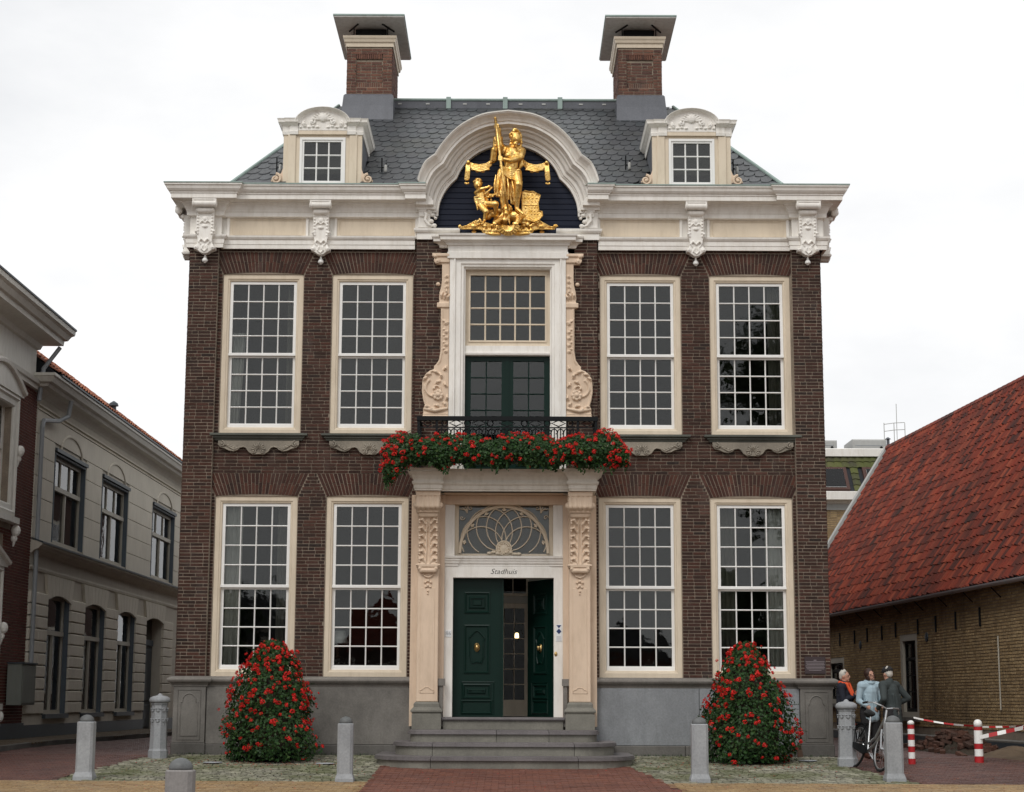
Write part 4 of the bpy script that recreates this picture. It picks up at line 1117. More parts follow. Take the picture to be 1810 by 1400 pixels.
# ------------------------------------------------------------------ steps
def steps():
    root = MB().box(-1.04, 1.05, -.45, .11, .55, .70).box(-1.50, 1.52, -1.2, -.17, .0, .45).build('steps', 'step', TH)
    MB().bbox(-1.08, 1.09, -.50, .119, .70, .757, .02).build('threshold', 'step_nose', root)
    def outline(cx, hw, yf, r, n=10):
        pts = [(cx - hw, -.14)]
        for i in range(n + 1):
            a = math.pi + (math.pi / 2) * i / n; pts.append((cx - hw + r[0] + r[0] * math.cos(a), yf + r[1] + r[1] * math.sin(a)))
        pts += [(2 * cx - x, y) for x, y in pts[::-1]]
        return pts
    def tread(cx, hw, yf, z0, z1, cuts, r):
        for (za, zb, e, mat, nm) in ((z0, z1 - .062, 0, 'step', 'riser_stone'), (z1 - .060, z1, .045, 'step_nose', 'step_nosing')):
            o = outline(cx, hw + e, yf - e, (r[0] + e, r[1] + e))
            lim = [-9] + cuts + [9]
            for k in range(len(lim) - 1):
                a, b = lim[k] + (.004 if k else 0), lim[k + 1] - (.004 if k < len(lim) - 2 else 0)
                q = []
                n = len(o)
                for i in range(n):            # clip the outline to a..b
                    p0, p1 = o[i], o[(i + 1) % n]
                    if a <= p0[0] <= b: q.append(p0)
                    cr_ = []
                    for L in (a, b):
                        if (p0[0] - L) * (p1[0] - L) < 0:
                            t = (L - p0[0]) / (p1[0] - p0[0]); cr_.append((t, (L, lerp(p0[1], p1[1], t))))
                    q += [c_[1] for c_ in sorted(cr_)]
                if len(q) > 2:
                    m = MB()
                    if nm == 'step_nosing':
                        s1 = [(lerp(x, cx, .004), y + .008 if y < -.3 else y) for x, y in q]
                        m.prism(q, za, zb - .018, 'z'); m.prism([(lerp(x, cx, .008), y + .016 if y < -.3 else y) for x, y in q], zb - .0175, zb, 'z')
                    else: m.prism(q, za, zb, 'z')
                    m.build(nm, mat, root)
    tread(.02, 1.57, -1.62, .36, .548, [-.1, .78], (.18, .22))
    tread(.04, 1.84, -2.30, .155, .362, [-1.14, 1.18], (.62, .95))
    tread(.04, 2.12, -2.95, -.06, .157, [-1.14, 1.22], (.78, 1.25))
steps()
# ------------------------------------------------------------------ roof, dormers, chimneys
SL = .653; EY, EZ = .15, 10.525; RY, RZ = 5.0, 13.69
def roofz(y): return EZ + (y - EY) * SL
def roof():
    m = MB(); a = (-5.11, EY, EZ); b = (5.17, EY, EZ); c = (3.60, RY, RZ); d = (-3.63, RY, RZ); a2 = (-5.11, 9.85, EZ); b2 = (5.17, 9.85, EZ)
    m.add([a, b, c, d, a2, b2], [(0, 1, 2, 3), (4, 0, 3), (1, 5, 2), (5, 4, 3, 2), (0, 4, 5, 1)])
    root = m.build('roof', 'slate_under', TH)
    n = Vector((0, -SL, 1)).normalized(); up = Vector((0, 1, SL)).normalized(); ux = Vector((1, 0, 0)); o0 = Vector((0, EY, EZ)) + n * .012
    LEN = math.hypot(RY - EY, RZ - EZ); w = .215; h = .37; tl = R(-7)
    base = [(0.0, .30), (1.0, .30), (1.0, -.10), (.97, -.42), (.88, -.70), (.70, -.90), (.42, -1.0), (.10, -.98), (0, -.90)]
    inside_pts = []
    rest = MB(); items = []
    ca, sa = math.cos(tl), math.sin(tl)
    for j in range(-4, 22):
        for i in range(-32, 32):
            u = (i + (.5 if j % 2 else 0)) * w; vv = j * h + h
            U = u * ca - vv * sa; V = u * sa + vv * ca
            def ok(U, V):
                t = V / LEN
                return -.05 < V < LEN + .02 and lerp(-5.11, -3.63, t) - .03 < U + w / 2 < lerp(5.17, 3.60, t) + .03
            if not ok(U, V - h * .4): continue
            Y = EY + V / LEN * (RY - EY)
            if any(abs(U + w / 2 - dc) < .74 and Y < 2.1 for dc in (-3.43, 3.49)): continue
            if V < 1.9 and (abs(U + w / 2 - .055) < (1.35 if V < .6 else 1.05)): continue
            items.append((U, V))
    def slate(U, V):
        z = ru(0, .006); th = .006; pts = []
        for (p, q) in base:
            x = p * w; y = q * h; X = U + x * ca - y * sa; Yv = V + x * sa + y * ca
            Yv = min(max(Yv, -.06), LEN + .0); t = Yv / LEN
            X = min(max(X, lerp(-5.13, -3.65, t)), lerp(5.19, 3.62, t))
            lift = .003 + (.014 * (1 - .6 * p) + .004 if q < 0 else .001) + z * .6
            pts.append(o0 + ux * X + up * Yv + n * lift)
        k = len(pts); low = [p - n * th for p in pts]
        q = MB(); q.add(pts + low, [tuple(range(k))[::-1]] + [(i, (i + 1) % k, (i + 1) % k + k, i + k) for i in range(1, k - 1)])
        q.f[0] = tuple(range(k)) 
        nn = (Vector(pts[1]) - Vector(pts[0])).cross(Vector(pts[3]) - Vector(pts[0]))
        if nn.dot(n) < 0: q.f[0] = q.f[0][::-1]
        return q
    items.sort(key=lambda t: t[1])
    for k, (U, V) in enumerate(items):
        q = slate(U, V)
        if k < 300: q.build('slate', 'slate', root)
        else: rest.add(q.v, q.f)
    rest.build('slating', 'slate', root, stuff=True)
    # hip rolls and ridge
    for (p, q) in ((a, d), (b, c)):
        MB().tube([Vector(p) + Vector((0, 0, .03)), Vector(q) + Vector((0, 0, .03))], .035, 8).build('hip_roll', 'copper', root)
    r = MB().box(-2.45, 2.36, 4.85, 5.15, 13.55, 13.80).build('ridge_sheet', 'lead', root)
    MB().tube([(-2.45, 4.85, 13.81), (2.36, 4.85, 13.81)], .03, 8).build('ridge_roll', 'copper', root)
    for x in (-1.25, -.03, 1.15): MB().box(x - .05, x + .05, 4.80, 4.849, 13.60, 13.86).build('ridge_clip', 'copper', root)
    for x in (-2.3, -1.7, -.9, -.4, .3, .8, 1.6, 2.1): MB().box(x - .04, x + .04, 4.838, 4.8495, 13.70, 13.73).build('lead_clip', 'ac', root)
    # roof hooks
    for (x, y) in ((-4.35, .75), (-2.35, .75), (2.30, .95), (4.33, .75)):
        z = roofz(y); MB().tube([(x, y, z), (x, y - .02, z + .10), (x, y - .03, z + .30)], .014, 5).tube([(x, y - .03, z + .12), (x + .07, y - .04, z + .10), (x + .08, y - .04, z + .20)], .013, 5).build('roof_hook', 'black', root)
        MB().lathe([(.02, 0), (.03, .03), (.03, .11), (.015, .14)], (x + .07, y - .05, z + .02), 8).build('lightning_clamp', 'ac', root)
roof()
def dormer(c):
    F = .55; hw = .735
    b = MB()
    # front wall with a hole
    grid_wall(b, c - hw, c + hw, 10.55, 11.62, F, F + .12, [(c - .43, c + .43, 10.66, 11.55)])
    d = b.build('dormer', 'cream', TH)
    for sg in (-1, 1):
        x = c + sg * (hw - .16)
        MB().bbox(x - .075, x + .075, F - .03, F - .001, 10.58, 11.60, .01).build('dormer_pilaster', 'cream', d)
    s = MB()
    for sg in (-1, 1):
        xa = c + sg * hw; x0, x1 = (xa - .03, xa) if sg > 0 else (xa, xa + .03)
        s.prism([(F + .121, 10.55), (F + .121, 11.87), (2.35, 11.87), (2.35, roofz(2.2)), (1.0, roofz(.9)), (.75, roofz(.6))], x0, x1, 'x')
    s.box(c - hw, c + hw, F + .121, 2.3, 11.80, 11.86)
    s.build('dormer_cheek', 'lead', d)
    MB().box(c - hw - .1, c + hw + .1, F - .02, 2.35, 11.90, 11.925).build('dormer_roof', 'lead', d)
    # cornice all round
    prof = [(0, 11.60), (.02, 11.60), (.03, 11.66), (.02, 11.67), (.02, 11.76), (.05, 11.78), (.08, 11.81), (.10, 11.82), (.105, 11.86), (.12, 11.89), (0, 11.90)]
    for pth in ([(c - hw, 2.2), (c - hw, F), (c - .60, F), (c - .60, F - .03), (c - .46, F - .03)], [(c + .46, F - .03), (c + .60, F - .03), (c + .60, F), (c + hw, F), (c + hw, 2.2)]): MB().mold(prof, pth).build('dormer_cornice', 'white', d)
    MB().box(c - .455, c + .455, F - .05, F + .02, 11.60, 11.665).build('dormer_architrave', 'cream', d)
    # arched pediment
    n = 20; m = MB(); r0, r1 = .41, .52
    zb = 11.85; pr = [(0, .02), (0, -.05), (.3, -.06), (.45, -.09), (.8, -.13), (.9, -.15), (1, -.15), (1, .3)]
    for i in range(n + 1):
        a = math.pi * i / n
        for t, y in pr:
            r = lerp(r0, r1, t); m.v.append((c - r * math.cos(a) * 1.0, F + y, zb - .04 + (.29 * r / .5) * math.sin(a)))
    k = len(pr)
    for i in range(n):
        for q in range(k - 1): m.f.append((i * k + q, i * k + q + 1, (i + 1) * k + q + 1, (i + 1) * k + q))
    m.build('pediment_arch', 'white', d)
    t = MB(); t.prism([(c - .46, 11.67)] + [(c - .45 * math.cos(math.pi * i / 12), 11.81 + .27 * math.sin(math.pi * i / 12)) for i in range(13)] + [(c + .46, 11.67)], F - .045, F + .1)
    t.ell((c, F - .06, 11.93), (.09, .04, .09), 10, 6)
    for i in range(9):
        a = R(90 + (i - 4) * 20); t.tube([(c + .05 * math.cos(a), F - .05, 11.87 + .05 * math.sin(a)), (c + .20 * math.cos(a), F - .075, 11.87 + .15 * math.sin(a))], [.014, .022], 6)
    for sg in (-1, 1):
        t.spiral((c + sg * .20, F - .06, 11.84), .065, 1.3, .02, R(90), sg, 14); t.spiral((c + sg * .34, F - .06, 11.80), .05, 1.2, .017, R(90), -sg, 14)
        for k2 in range(5): t.ell((c + sg * (.10 + .08 * k2), F - .055, 11.74 + .012 * (k2 % 2)), (.035, .025, .02), 6, 4)
    fused(t, 'pediment_relief', 'white', .009, 1, d)
    # volutes at the foot
    for sg in (-1, 1):
        v = MB(); v.spiral((c + sg * .86, F - .02, 10.74), .10, 1.5, .028, R(90), sg, 20)
        v.prism([(c + sg * hw, 10.55), (c + sg * hw, 10.95), (c + sg * (hw + .03), 10.86), (c + sg * (hw + .10), 10.80), (c + sg * (hw + .22), 10.72), (c + sg * (hw + .22), 10.55)][::sg], F, F + .06)
        v.build('volute', 'peach', d)
    f = MB(); ring(f, c - .428, c + .428, 10.60, 11.548, .045, .045, .06, .045, F - .02, F + .04); ring(f, c - .382, c + .382, 10.66, 11.502, .035, .035, .05, .035, F + .0, F + .06)
    f.build('window_frame', 'white2', d)
    bars_and_panes(d, c - .345, c + .345, 10.71, 11.466, 3, 3, F + .03, 'white2', bw=.03)
    MB().box(c - .5, c + .5, F + .5, F + .52, 10.6, 11.6).build('blind', 'interior', d)
    return d
for c in (-3.43, 3.49): dormer(c).location = (0, -.33, -.095)

def chimney(x0, x1):
    y0, y1 = 4.2, 6.0; c = (x0 + x1) / 2
    body = MB().box(x0 + .012, x1 - .012, y0 + .045, y1 - .012, 13.2, 14.76).build('chimney', 'mortar_light', TH)
    MB().box(x0 + .012, c - .285, y0 + .012, y0 + .044, 13.5, 14.74).box(c + .285, x1 - .012, y0 + .012, y0 + .044, 13.5, 14.74).box(c - .2849, c + .2849, y0 + .012, y0 + .044, 14.60, 14.74).box(c - .2849, c + .2849, y0 + .012, y0 + .044, 13.5, 13.86).build('mortar_bed', 'mortar_light', body)
    bm = MB(); H = [rect_hole(c - .28, c + .28, 13.86, 14.60)]
    brick_rows(bm, x0, x1, 13.6, 14.75, y0, H, pitch=.066, depth=.06)
    brick_rows(bm, c - .28, c + .28, 13.98, 14.47, y0 + .035, (), pitch=.066, depth=.03)
    for z in (13.865, 14.485):
        n = 12
        for i in range(n):
            a = c - .275 + .55 * i / n; bm.bbox(a, a + .55 / n - .01, y0 + (.035 if z < 14 else .0), y0 + .07, z, z + .105, .003)
    for sg in (-1, 1):
        q = MB(); brick_rows(q, 0, y1 - y0 - .05, 13.4, 14.75, 0, (), pitch=.066, depth=.02)
        if sg < 0: q.v = [(x0 + y, y1 - .03 - x, z) for x, y, z in q.v]
        else: q.v = [(x1 - y, y0 + .03 + x, z) for x, y, z in q.v]
        bm.add(q.v, q.f)
    bm.build('chimney_brickwork', 'brick_ch', body, stuff=True)
    MB().mold([(0, 14.745), (.02, 14.75), (.02, 14.83), (.05, 14.85), (.06, 14.90), (.08, 14.93), (.085, 14.98), (0, 15.0)], [(x0, y0), (x1, y0), (x1, y1), (x0, y1)], closed=True).build('chimney_cap', 'cream', body)
    MB().box(x0 + .02, x1 - .02, y0 + .03, y1 - .03, 14.77, 14.995).build('cap_slab', 'lead', body)
    MB().box(c - .33, c + .33, y0 + .25, y1 - .15, 14.9951, 15.24).build('flue', 'black', body)
    for xx in (c - .36, c + .36):
        for yy in (y0 + .2, y1 - .2): MB().tube([(xx, yy, 14.99), (xx, yy, 15.26)], .012, 5).build('cowl_post', 'black', body)
    for sg in (-1, 1): MB().tube([(c + sg * .26, y0 - .0, 15.262), (c + sg * .48, y0 + .42, 15.262)], .022, 5).build('cowl_brace', 'black', body)
    s = MB().box(c - .74, c + .74, 3.82, 6.4, 15.275, 15.30).build('cowl', 'cowl', body)
    MB().box(c - .755, c + .755, 3.80, 6.42, 15.301, 15.335).build('cowl_edge', 'copper', s)
    m = MB(); m.v = []
    lo = [(x0 - .13, y0 - .22), (x1 + .05, y0 - .22), (x1 + .05, y1 + .1), (x0 - .13, y1 + .1)]
    pr = [(x0 - .05, y0 - .04), (x1 + .03, y0 - .04), (x1 + .03, y1 + .02), (x0 - .05, y1 + .02)]
    if c > 0: lo = [(2 * c - x, y) for x, y in lo]; pr = [(2 * c - x, y) for x, y in pr]; lo = [lo[1], lo[0], lo[3], lo[2]]; pr = [pr[1], pr[0], pr[3], pr[2]]
    pts = [(x, y, 12.92) for x, y in lo] + [(lerp(a[0], b[0], .75), lerp(a[1], b[1], .75), 13.42) for a, b in zip(lo, pr)] + [(x, y, 13.66) for x, y in pr] + [(lerp(x, c, .06), lerp(y, 5.1, .03), 13.70) for x, y in pr]
    fs = []
    for L in range(3):
        for i in range(4): fs.append((L * 4 + i, L * 4 + (i + 1) % 4, L * 4 + 4 + (i + 1) % 4, L * 4 + 4 + i))
    m.add(pts, fs + [(12, 13, 14, 15)]); m.build('lead_apron', 'lead', body)
chimney(-3.40, -2.43); chimney(2.365, 3.30)

# ------------------------------------------------------------------ balcony railing
def railing():
    Y = -1.0; x0, x1 = -1.50, 1.62; zt, zb = 5.955, 5.20; root = MB().box(x0 - .03, x1 + .03, Y - .04, Y + .04, zt - .06, zt + .015).box(x0 - .03, x0 + .03, Y + .0301, -.1, zt - .035, zt + .01).box(x1 - .03, x1 + .03, Y + .0301, -.1, zt - .035, zt + .01)
    rail = root.build('balcony_railing', 'black', TH)
    MB().box(x0, x1, Y - .012, Y + .012, 5.765, 5.785).build('middle_rail', 'black', rail)
    MB().box(x0, x1, Y - .012, Y + .012, 5.235, 5.26).build('lower_rail', 'black', rail)
    for x in (x0, x0 + .32, x1 - .32, x1):
        MB().box(x - .022, x + .022, Y - .022, Y + .022, 5.06, zt - .035).build('railing_post', 'black', rail)
        MB().tube([(x, Y + .02, 5.78), (x, Y + .12, 5.6), (x, Y + .16, 5.3)], .01, 5).build('stay', 'black', rail)
    for x in (x0, x1):
        for y in (-.78, -.56, -.34, -.14): MB().box(x - .012, x + .012, y - .012, y + .012, 5.06, zt - .035).build('side_bar', 'black', rail)
    # frieze of rings and lozenges
    def loz(c, w):
        h = .055; MB().tube([(c - w, Y, 5.852), (c, Y, 5.852 + h), (c + w, Y, 5.852), (c, Y, 5.852 - h)], .013, 5, closed=True).build('lozenge', 'black', rail)
    def rg(c): MB().tube([(c + .052 * math.cos(a * .5236), Y, 5.852 + .052 * math.sin(a * .5236)) for a in range(12)], .013, 5, closed=True).build('ring', 'black', rail)
    cx = (x0 + x1) / 2
    for s in (-1, 1):
        loz(cx + s * (1.56 - .16), .11); rg(cx + s * 1.10); loz(cx + s * .90, .12); rg(cx + s * .70 - .0); loz(cx + s * .50, .12); rg(cx + s * .30)
    loz(cx, .14)
    # balusters with crook heads and arrow tips
    n = 22; w = (x1 - x0 - .70) / n
    for i in range(n):
        c = x0 + .35 + w * (i + .5)
        m = MB().tube([(c - w / 2, Y, 5.25), (c - w / 2, Y, 5.68), (c - w / 2 + .012, Y, 5.73), (c, Y, 5.755), (c + w / 2 - .012, Y, 5.73), (c + w / 2 - .001, Y, 5.68), (c + w / 2 - .03, Y, 5.66)], .011, 5)
        m.tube([(c, Y, 5.755), (c, Y, 5.60)], .010, 5).lathe([(.001, -.03), (.022, .02), (.008, .03)], (c, Y, 5.58), 6)
        for a in range(6): m.tube([(c, Y, 5.40), (c + .035 * math.cos(a * 1.047), Y, 5.40 + .035 * math.sin(a * 1.047))], .007, 4)
        m.tube([(c, Y, 5.37), (c, Y, 5.25)], .007, 4)
        m.build('baluster', 'black', rail)
railing()

# lettering and signs at the door
text_mesh('Stadhuis', .135, 'lettering', 'lettering', shear=.35, parent=TH, loc=(.0, -.203, 3.305), sx=1.05)
s = tag(MB().bbox(-1.022, -.915, -.212, -.2005, 2.15, 2.27, .004).build('house_number_sign', 'sign_white'), 'small white enamel plate with the number 86 left of the entrance doors', 'sign')
text_mesh('86', .095, 'digits', 'lettering', parent=s, loc=(-.968, -.2125, 2.21), ext=.001)
s = tag(MB().box(.935, 1.035, -.208, -.2005, 2.08, 2.375).build('monument_shield_sign', 'sign_white'), 'small blue and white shield sign on the white door case right of the doors', 'sign')
MB().prism([(.942, 2.365), (1.028, 2.365), (.985, 2.31)][::-1], -.2105, -.2085).build('blue_triangle', 'sign_blue', s)
MB().prism([(.985, 2.305), (1.03, 2.255), (.985, 2.205), (.94, 2.255)][::-1], -.2105, -.2085).build('blue_lozenge', 'sign_blue', s)
for i in range(4): MB().box(.945, 1.025, -.2095, -.2085, 2.10 + .02 * i, 2.105 + .02 * i).build('text_line', 'plaque_line', s)
s = tag(MB().lathe([(.001, 0), (.028, 0), (.026, .01), (.012, .014), (.012, .02), (.001, .024)], (0, 0, 0), 14).xf(Matrix.Translation((.93, -.2005, 1.86)) @ Matrix.Rotation(R(90), 4, 'X') @ Matrix.Diagonal((1, 1.5, 1, 1))).build('doorbell', 'brass'), 'oval brass doorbell on the white door case right of the doors', 'doorbell')
s = tag(MB().bbox(5.33, 5.70, -.122, -.1085, 1.53, 1.83, .004).build('wall_plaque', 'plaque'), 'dark rectangular plaque with lines of lettering on the right brick corner', 'plaque')
MB().box(5.49, 5.54, -.1245, -.1225, 1.765, 1.775).build('text_line', 'plaque_line', s)
for i in range(7): MB().box(5.345 + (.06 if i == 6 else .01 * (i % 3)), 5.685 - (.06 if i == 6 else .01 * (i % 2)), -.1245, -.1225, 1.74 - .025 * i, 1.747 - .025 * i).build('text_line', 'plaque_line', s)

# ------------------------------------------------------------------ curtains and lamps behind the windows
def curtain(x0, x1, z0, z1, y, label, mat='curtain', gather=0.0):
    n = 40; m = MB()
    for j, z in enumerate((z1, lerp(z1, z0, .5), z0)):
        for i in range(n + 1):
            t = i / n; w = (x1 - x0) * (1 - gather * (j / 2)); m.v.append((x0 + w * t, y + .022 * math.sin(t * 21) + .008 * math.sin(t * 47 + j), z))
    for j in range(2):
        for i in range(n): a = j * (n + 1) + i; m.f.append((a, a + 1, a + n + 2, a + n + 1))
    o = m.build('curtain', mat, smooth=True); tag(o, label, 'curtain')
    md = o.modifiers.new('t', 'SOLIDIFY'); md.thickness = .004
    return o
curtain(-5.06, -4.72, 1.6, 4.5, .23, 'white net curtain at the left of the leftmost ground-floor window')
curtain(-4.10, -3.85, 1.6, 4.5, .34, 'grey curtain at the right of the leftmost ground-floor window', 'curtain_dark')
curtain(-5.04, -4.76, 5.9, 7.7, .23, 'white curtain hanging at the left of the leftmost upper window', gather=.35)
curtain(-4.02, -3.80, 5.9, 8.6, .34, 'dark curtain at the right of the leftmost upper window', 'curtain_dark')
curtain(4.72, 5.06, 1.6, 4.5, .23, 'pale curtain at the right of the rightmost ground-floor window')
curtain(3.85, 4.20, 1.6, 4.5, .34, 'dark curtain at the left of the rightmost ground-floor window', 'curtain_dark')
curtain(4.86, 5.10, 5.9, 8.6, .32, 'grey curtain at the right of the rightmost upper window', 'curtain_dark')
def table_lamp(x, z, y, label, k=1.0):
    t = thing('table_lamp', label, 'lamp', (x, y, z))
    MB().lathe([(.14 * k, 0), (.09 * k, .16 * k)], (0, 0, .18 * k), 18).build('lamp_shade', 'white2', t, smooth=True)
    MB().lathe([(.06, 0), (.05, .02), (.015, .03), (.03, .10), (.01, .18), (.01, .30 * k)], (0, 0, 0), 12).build('lamp_base', 'wood', t, smooth=True)
table_lamp(-4.97, 1.56, .45, 'white-shaded table lamp standing in the leftmost ground-floor window')
table_lamp(-2.99, 1.80, .50, 'white-shaded table lamp in the second ground-floor window from the left', 1.4)
# ------------------------------------------------------------------ gilded statue group
SU = 6.085
def sp(u, v, d=.0):
    """drawing units of the statue group -> metres; d = distance in front of the base plane"""
    Y = -.30 - d
    X = .14 + (u / SU - 145) * (.0104 + .00033 * (Y + .4)); Z = 9.39 + (223 - v / SU) * .01075 + .29 * (Y + .4)
    return (X, Y, Z)
def statue():
    st = thing('gilded_statue', 'gilded statue of a standing figure with spear, child and shield before the navy pediment', 'statue')
    k = .0104 / SU
    def cap(m, a, b, r0, r1): m.cap2(sp(*a), sp(*b), r0 * k, r1 * k, 10)
    def el(m, c, r, **q): m.ell(sp(*c), tuple(x * k for x in r), 12, 8, **q)
    m = MB()
    # head, neck
    el(m, (913, 300, .20), (56, 58, 72)); cap(m, (900, 340, .16), (880, 425, .10), 34, 40)
    el(m, (925, 312, .29), (12, 18, 22)); el(m, (922, 345, .27), (20, 14, 8)); el(m, (905, 365, .25), (26, 26, 20))
    # torso
    cap(m, (810, 440, .06), (940, 430, .08), 62, 62); cap(m, (870, 470, .10), (860, 600, .10), 92, 76); cap(m, (860, 600, .10), (855, 680, .10), 78, 96)
    el(m, (835, 490, .20), (44, 38, 38)); el(m, (925, 480, .20), (44, 38, 38)); el(m, (860, 600, .22), (40, 25, 45))
    # raised arm
    cap(m, (775, 430, .06), (745, 385, .12), 50, 46); cap(m, (745, 390, .10), (725, 290, .14), 44, 36); cap(m, (725, 290, .14), (712, 185, .20), 34, 22)
    el(m, (705, 170, .23), (26, 22, 28))
    for i in range(4): cap(m, (688, 150 + 13 * i, .25), (722, 156 + 13 * i, .27), 8, 8)
    # crossing arm with the hand on the spear
    cap(m, (975, 440, .08), (965, 500, .18), 50, 42); cap(m, (965, 505, .18), (855, 545, .30), 40, 30); cap(m, (855, 545, .30), (770, 530, .32), 29, 21)
    el(m, (752, 520, .33), (28, 22, 24))
    for i in range(4): cap(m, (728, 498 + 14 * i, .36), (765, 503 + 14 * i, .37), 8, 8)
    # legs
    cap(m, (920, 680, .14), (945, 800, .30), 62, 46); cap(m, (945, 800, .30), (930, 940, .24), 44, 36); cap(m, (930, 940, .24), (925, 1050, .20), 34, 24)
    cap(m, (925, 1060, .20), (990, 1110, .30), 24, 16)
    cap(m, (790, 760, .10), (770, 900, .18), 56, 44); cap(m, (770, 900, .18), (785, 1120, .14), 40, 26); cap(m, (780, 1120, .14), (700, 1205, .22), 26, 16)
    fig = fused(m, 'figure', 'gold', .009, 0, st)
    h = MB()
    for i in range(46):
        a = ru(0, 6.28); b = ru(-.1, 1.45)
        u = 908 + 60 * math.cos(a) * math.cos(b); v = 275 - 72 * math.sin(b) + (14 if abs(math.cos(a)) > .7 else 0)
        el(h, (u, v, .17 + .08 * math.sin(a)), (15, 17, 14))
    for (u, v) in ((862, 330), (858, 365), (870, 395), (968, 320), (972, 350), (965, 385), (955, 405)): el(h, (u, v, .16), (17, 18, 20))
    fused(h, 'hair', 'gold', .0075, 0, fig)
    # sleeve and cloak behind the raised arm
    d = MB()
    for (u0, v0, u1, v1, r0, r1) in ((728, 205, 728, 290, 27, 34), (722, 280, 705, 400, 34, 38), (690, 300, 680, 470, 20, 26), (755, 300, 745, 400, 20, 26), (672, 420, 652, 560, 22, 16), (700, 420, 690, 540, 24, 18)): cap(d, (u0, v0, .10), (u1, v1, .05), r0, r1)
    for (u, v) in ((700, 260), (690, 320), (684, 380), (752, 330)): cap(d, (u, v, .14), (u + 14, v + 60, .13), 9, 7)
    for i in range(5): cap(d, (668 + 4 * i, 420, .02), (640 + 16 * i, 580 - 8 * i, .02), 22, 12)
    for i in range(5): cap(d, (960 + 6 * i, 500, .04), (985 - 8 * i, 590 + 8 * i, .03), 24, 18)
    # skirt: a full under-body, then narrow separate folds standing proud of it
    for i in range(9):
        t = i / 8; cap(d, (lerp(755, 930, t), 660, .10), (lerp(708, 905, t), lerp(860, 960, t) if t < .8 else 770, .12), 38, 34)
    fold = [(700, 700, 690, 905), (722, 690, 712, 925), (748, 680, 738, 900), (775, 670, 762, 930), (800, 672, 800, 890), (820, 690, 835, 960), (842, 690, 868, 1000), (862, 700, 900, 980), (885, 740, 905, 940)]
    for i, (u0, v0, u1, v1) in enumerate(fold):
        dd = .19 + .03 * (i % 2); um = (u0 + u1) / 2 + (9 if i % 2 else -9)
        cap(d, (u0, v0, dd), (um, (v0 + v1) / 2, dd + .045), 8, 12); cap(d, (um, (v0 + v1) / 2, dd + .045), (u1, v1, dd + .02), 12, 9)
    for i in range(6): cap(d, (745 + 4 * i, 600 + 14 * i, .20), (860, 640 + 20 * i, .28), 9, 11); cap(d, (860, 640 + 20 * i, .28), (965, 650 + 22 * i, .20), 11, 8)
    for i in range(4): cap(d, (900 + 12 * i, 690 + 8 * i, .27), (975 - 6 * i, 775 - 6 * i, .30), 10, 8)
    for i in range(5): cap(d, (690 + 6 * i, 905 - 8 * (i % 2), .20), (712 + 12 * i, 930 - 9 * (i % 2), .21), 12, 10)
    for i in range(6): cap(d, (845 + 12 * i, 850, .12), (872 + 9 * i, 1010, .10), 12, 9)
    el(d, (855, 625, .26), (30, 16, 26)); cap(d, (770, 640, .22), (950, 645, .22), 14, 14)
    fused(d, 'drapery', 'gold', .0085, 0, st)
    s = MB().tube([sp(690, 85, .27), sp(735, 430, .36), sp(780, 760, .34), (sp(832, 1060, .34))], [15 * k, 14 * k, 14 * k, 13 * k], 10)
    s.ell(sp(690, 88, .27), 16 * k, 8, 6)
    s.build('spear', 'gold', st, smooth=True)
    # hanging swags left and right
    for sg in (-1, 1):
        X = (lambda u: u) if sg < 0 else (lambda u: 1648 - u)
        w = MB()
        for j in range(5):
            w.tube([sp(X(655), 535 + 13 * j, .03), sp(X(600), 575 + 17 * j, .06), sp(X(530), 592 + 17 * j, .07), sp(X(460), 582 + 15 * j, .06), sp(X(405), 560 + 9 * j, .05)], [7 * k, 9 * k, 10 * k, 9 * k, 6 * k], 6)
        w.tube([sp(X(650), 560, .02), sp(X(590), 605, .03), sp(X(520), 620, .03), sp(X(450), 606, .03), sp(X(408), 575, .03)], [20 * k, 26 * k, 28 * k, 24 * k, 14 * k], 7)
        for (u, v) in ((615, 640), (560, 662), (505, 660), (455, 640)): w.ell(sp(X(u), v, .05), (26 * k, 14 * k, 15 * k), 8, 5)
        for j in range(4): w.tube([sp(X(384 + 12 * j), 570, .06), sp(X(378 + 13 * j), 660, .08), sp(X(366 + 15 * j), 770 - 12 * abs(j - 1.5), .06)], [7 * k, 9 * k, 7 * k], 6)
        w.tube([sp(X(402), 570, .03), sp(X(395), 670, .04), sp(X(390), 760, .03)], [16 * k, 22 * k, 26 * k], 7)
        for j in range(3): w.ell(sp(X(372 + 18 * j), 792 - 5 * abs(j - 1), .06), (10 * k, 9 * k, 14 * k), 7, 5)
        el(w, (X(403), 562, .09), (22, 18, 22))
        fused(w, 'swag', 'gold', .0072, 0, st)
    # child
    c = MB()
    el(c, (510, 805, .16), (48, 50, 54)); el(c, (520, 815, .235), (9, 12, 12)); cap(c, (520, 850, .12), (555, 900, .12), 24, 30)
    cap(c, (540, 900, .12), (560, 1010, .12), 58, 60); cap(c, (490, 890, .14), (545, 850, .24), 26, 22); cap(c, (545, 850, .24), (620, 830, .26), 20, 15); el(c, (628, 822, .26), (18, 16, 15))
    cap(c, (600, 890, .16), (640, 920, .24), 24, 20); cap(c, (640, 920, .24), (710, 905, .22), 18, 12)
    cap(c, (540, 1030, .14), (600, 1090, .24), 42, 34); cap(c, (600, 1085, .24), (580, 1180, .20), 30, 18); cap(c, (580, 1185, .2), (565, 1215, .28), 18, 12)
    cap(c, (590, 1010, .14), (700, 1010, .26), 42, 36); cap(c, (700, 1015, .26), (700, 1130, .18), 30, 20)
    ch = fused(c, 'child_figure', 'gold', .009, 0, st)
    hh = MB()
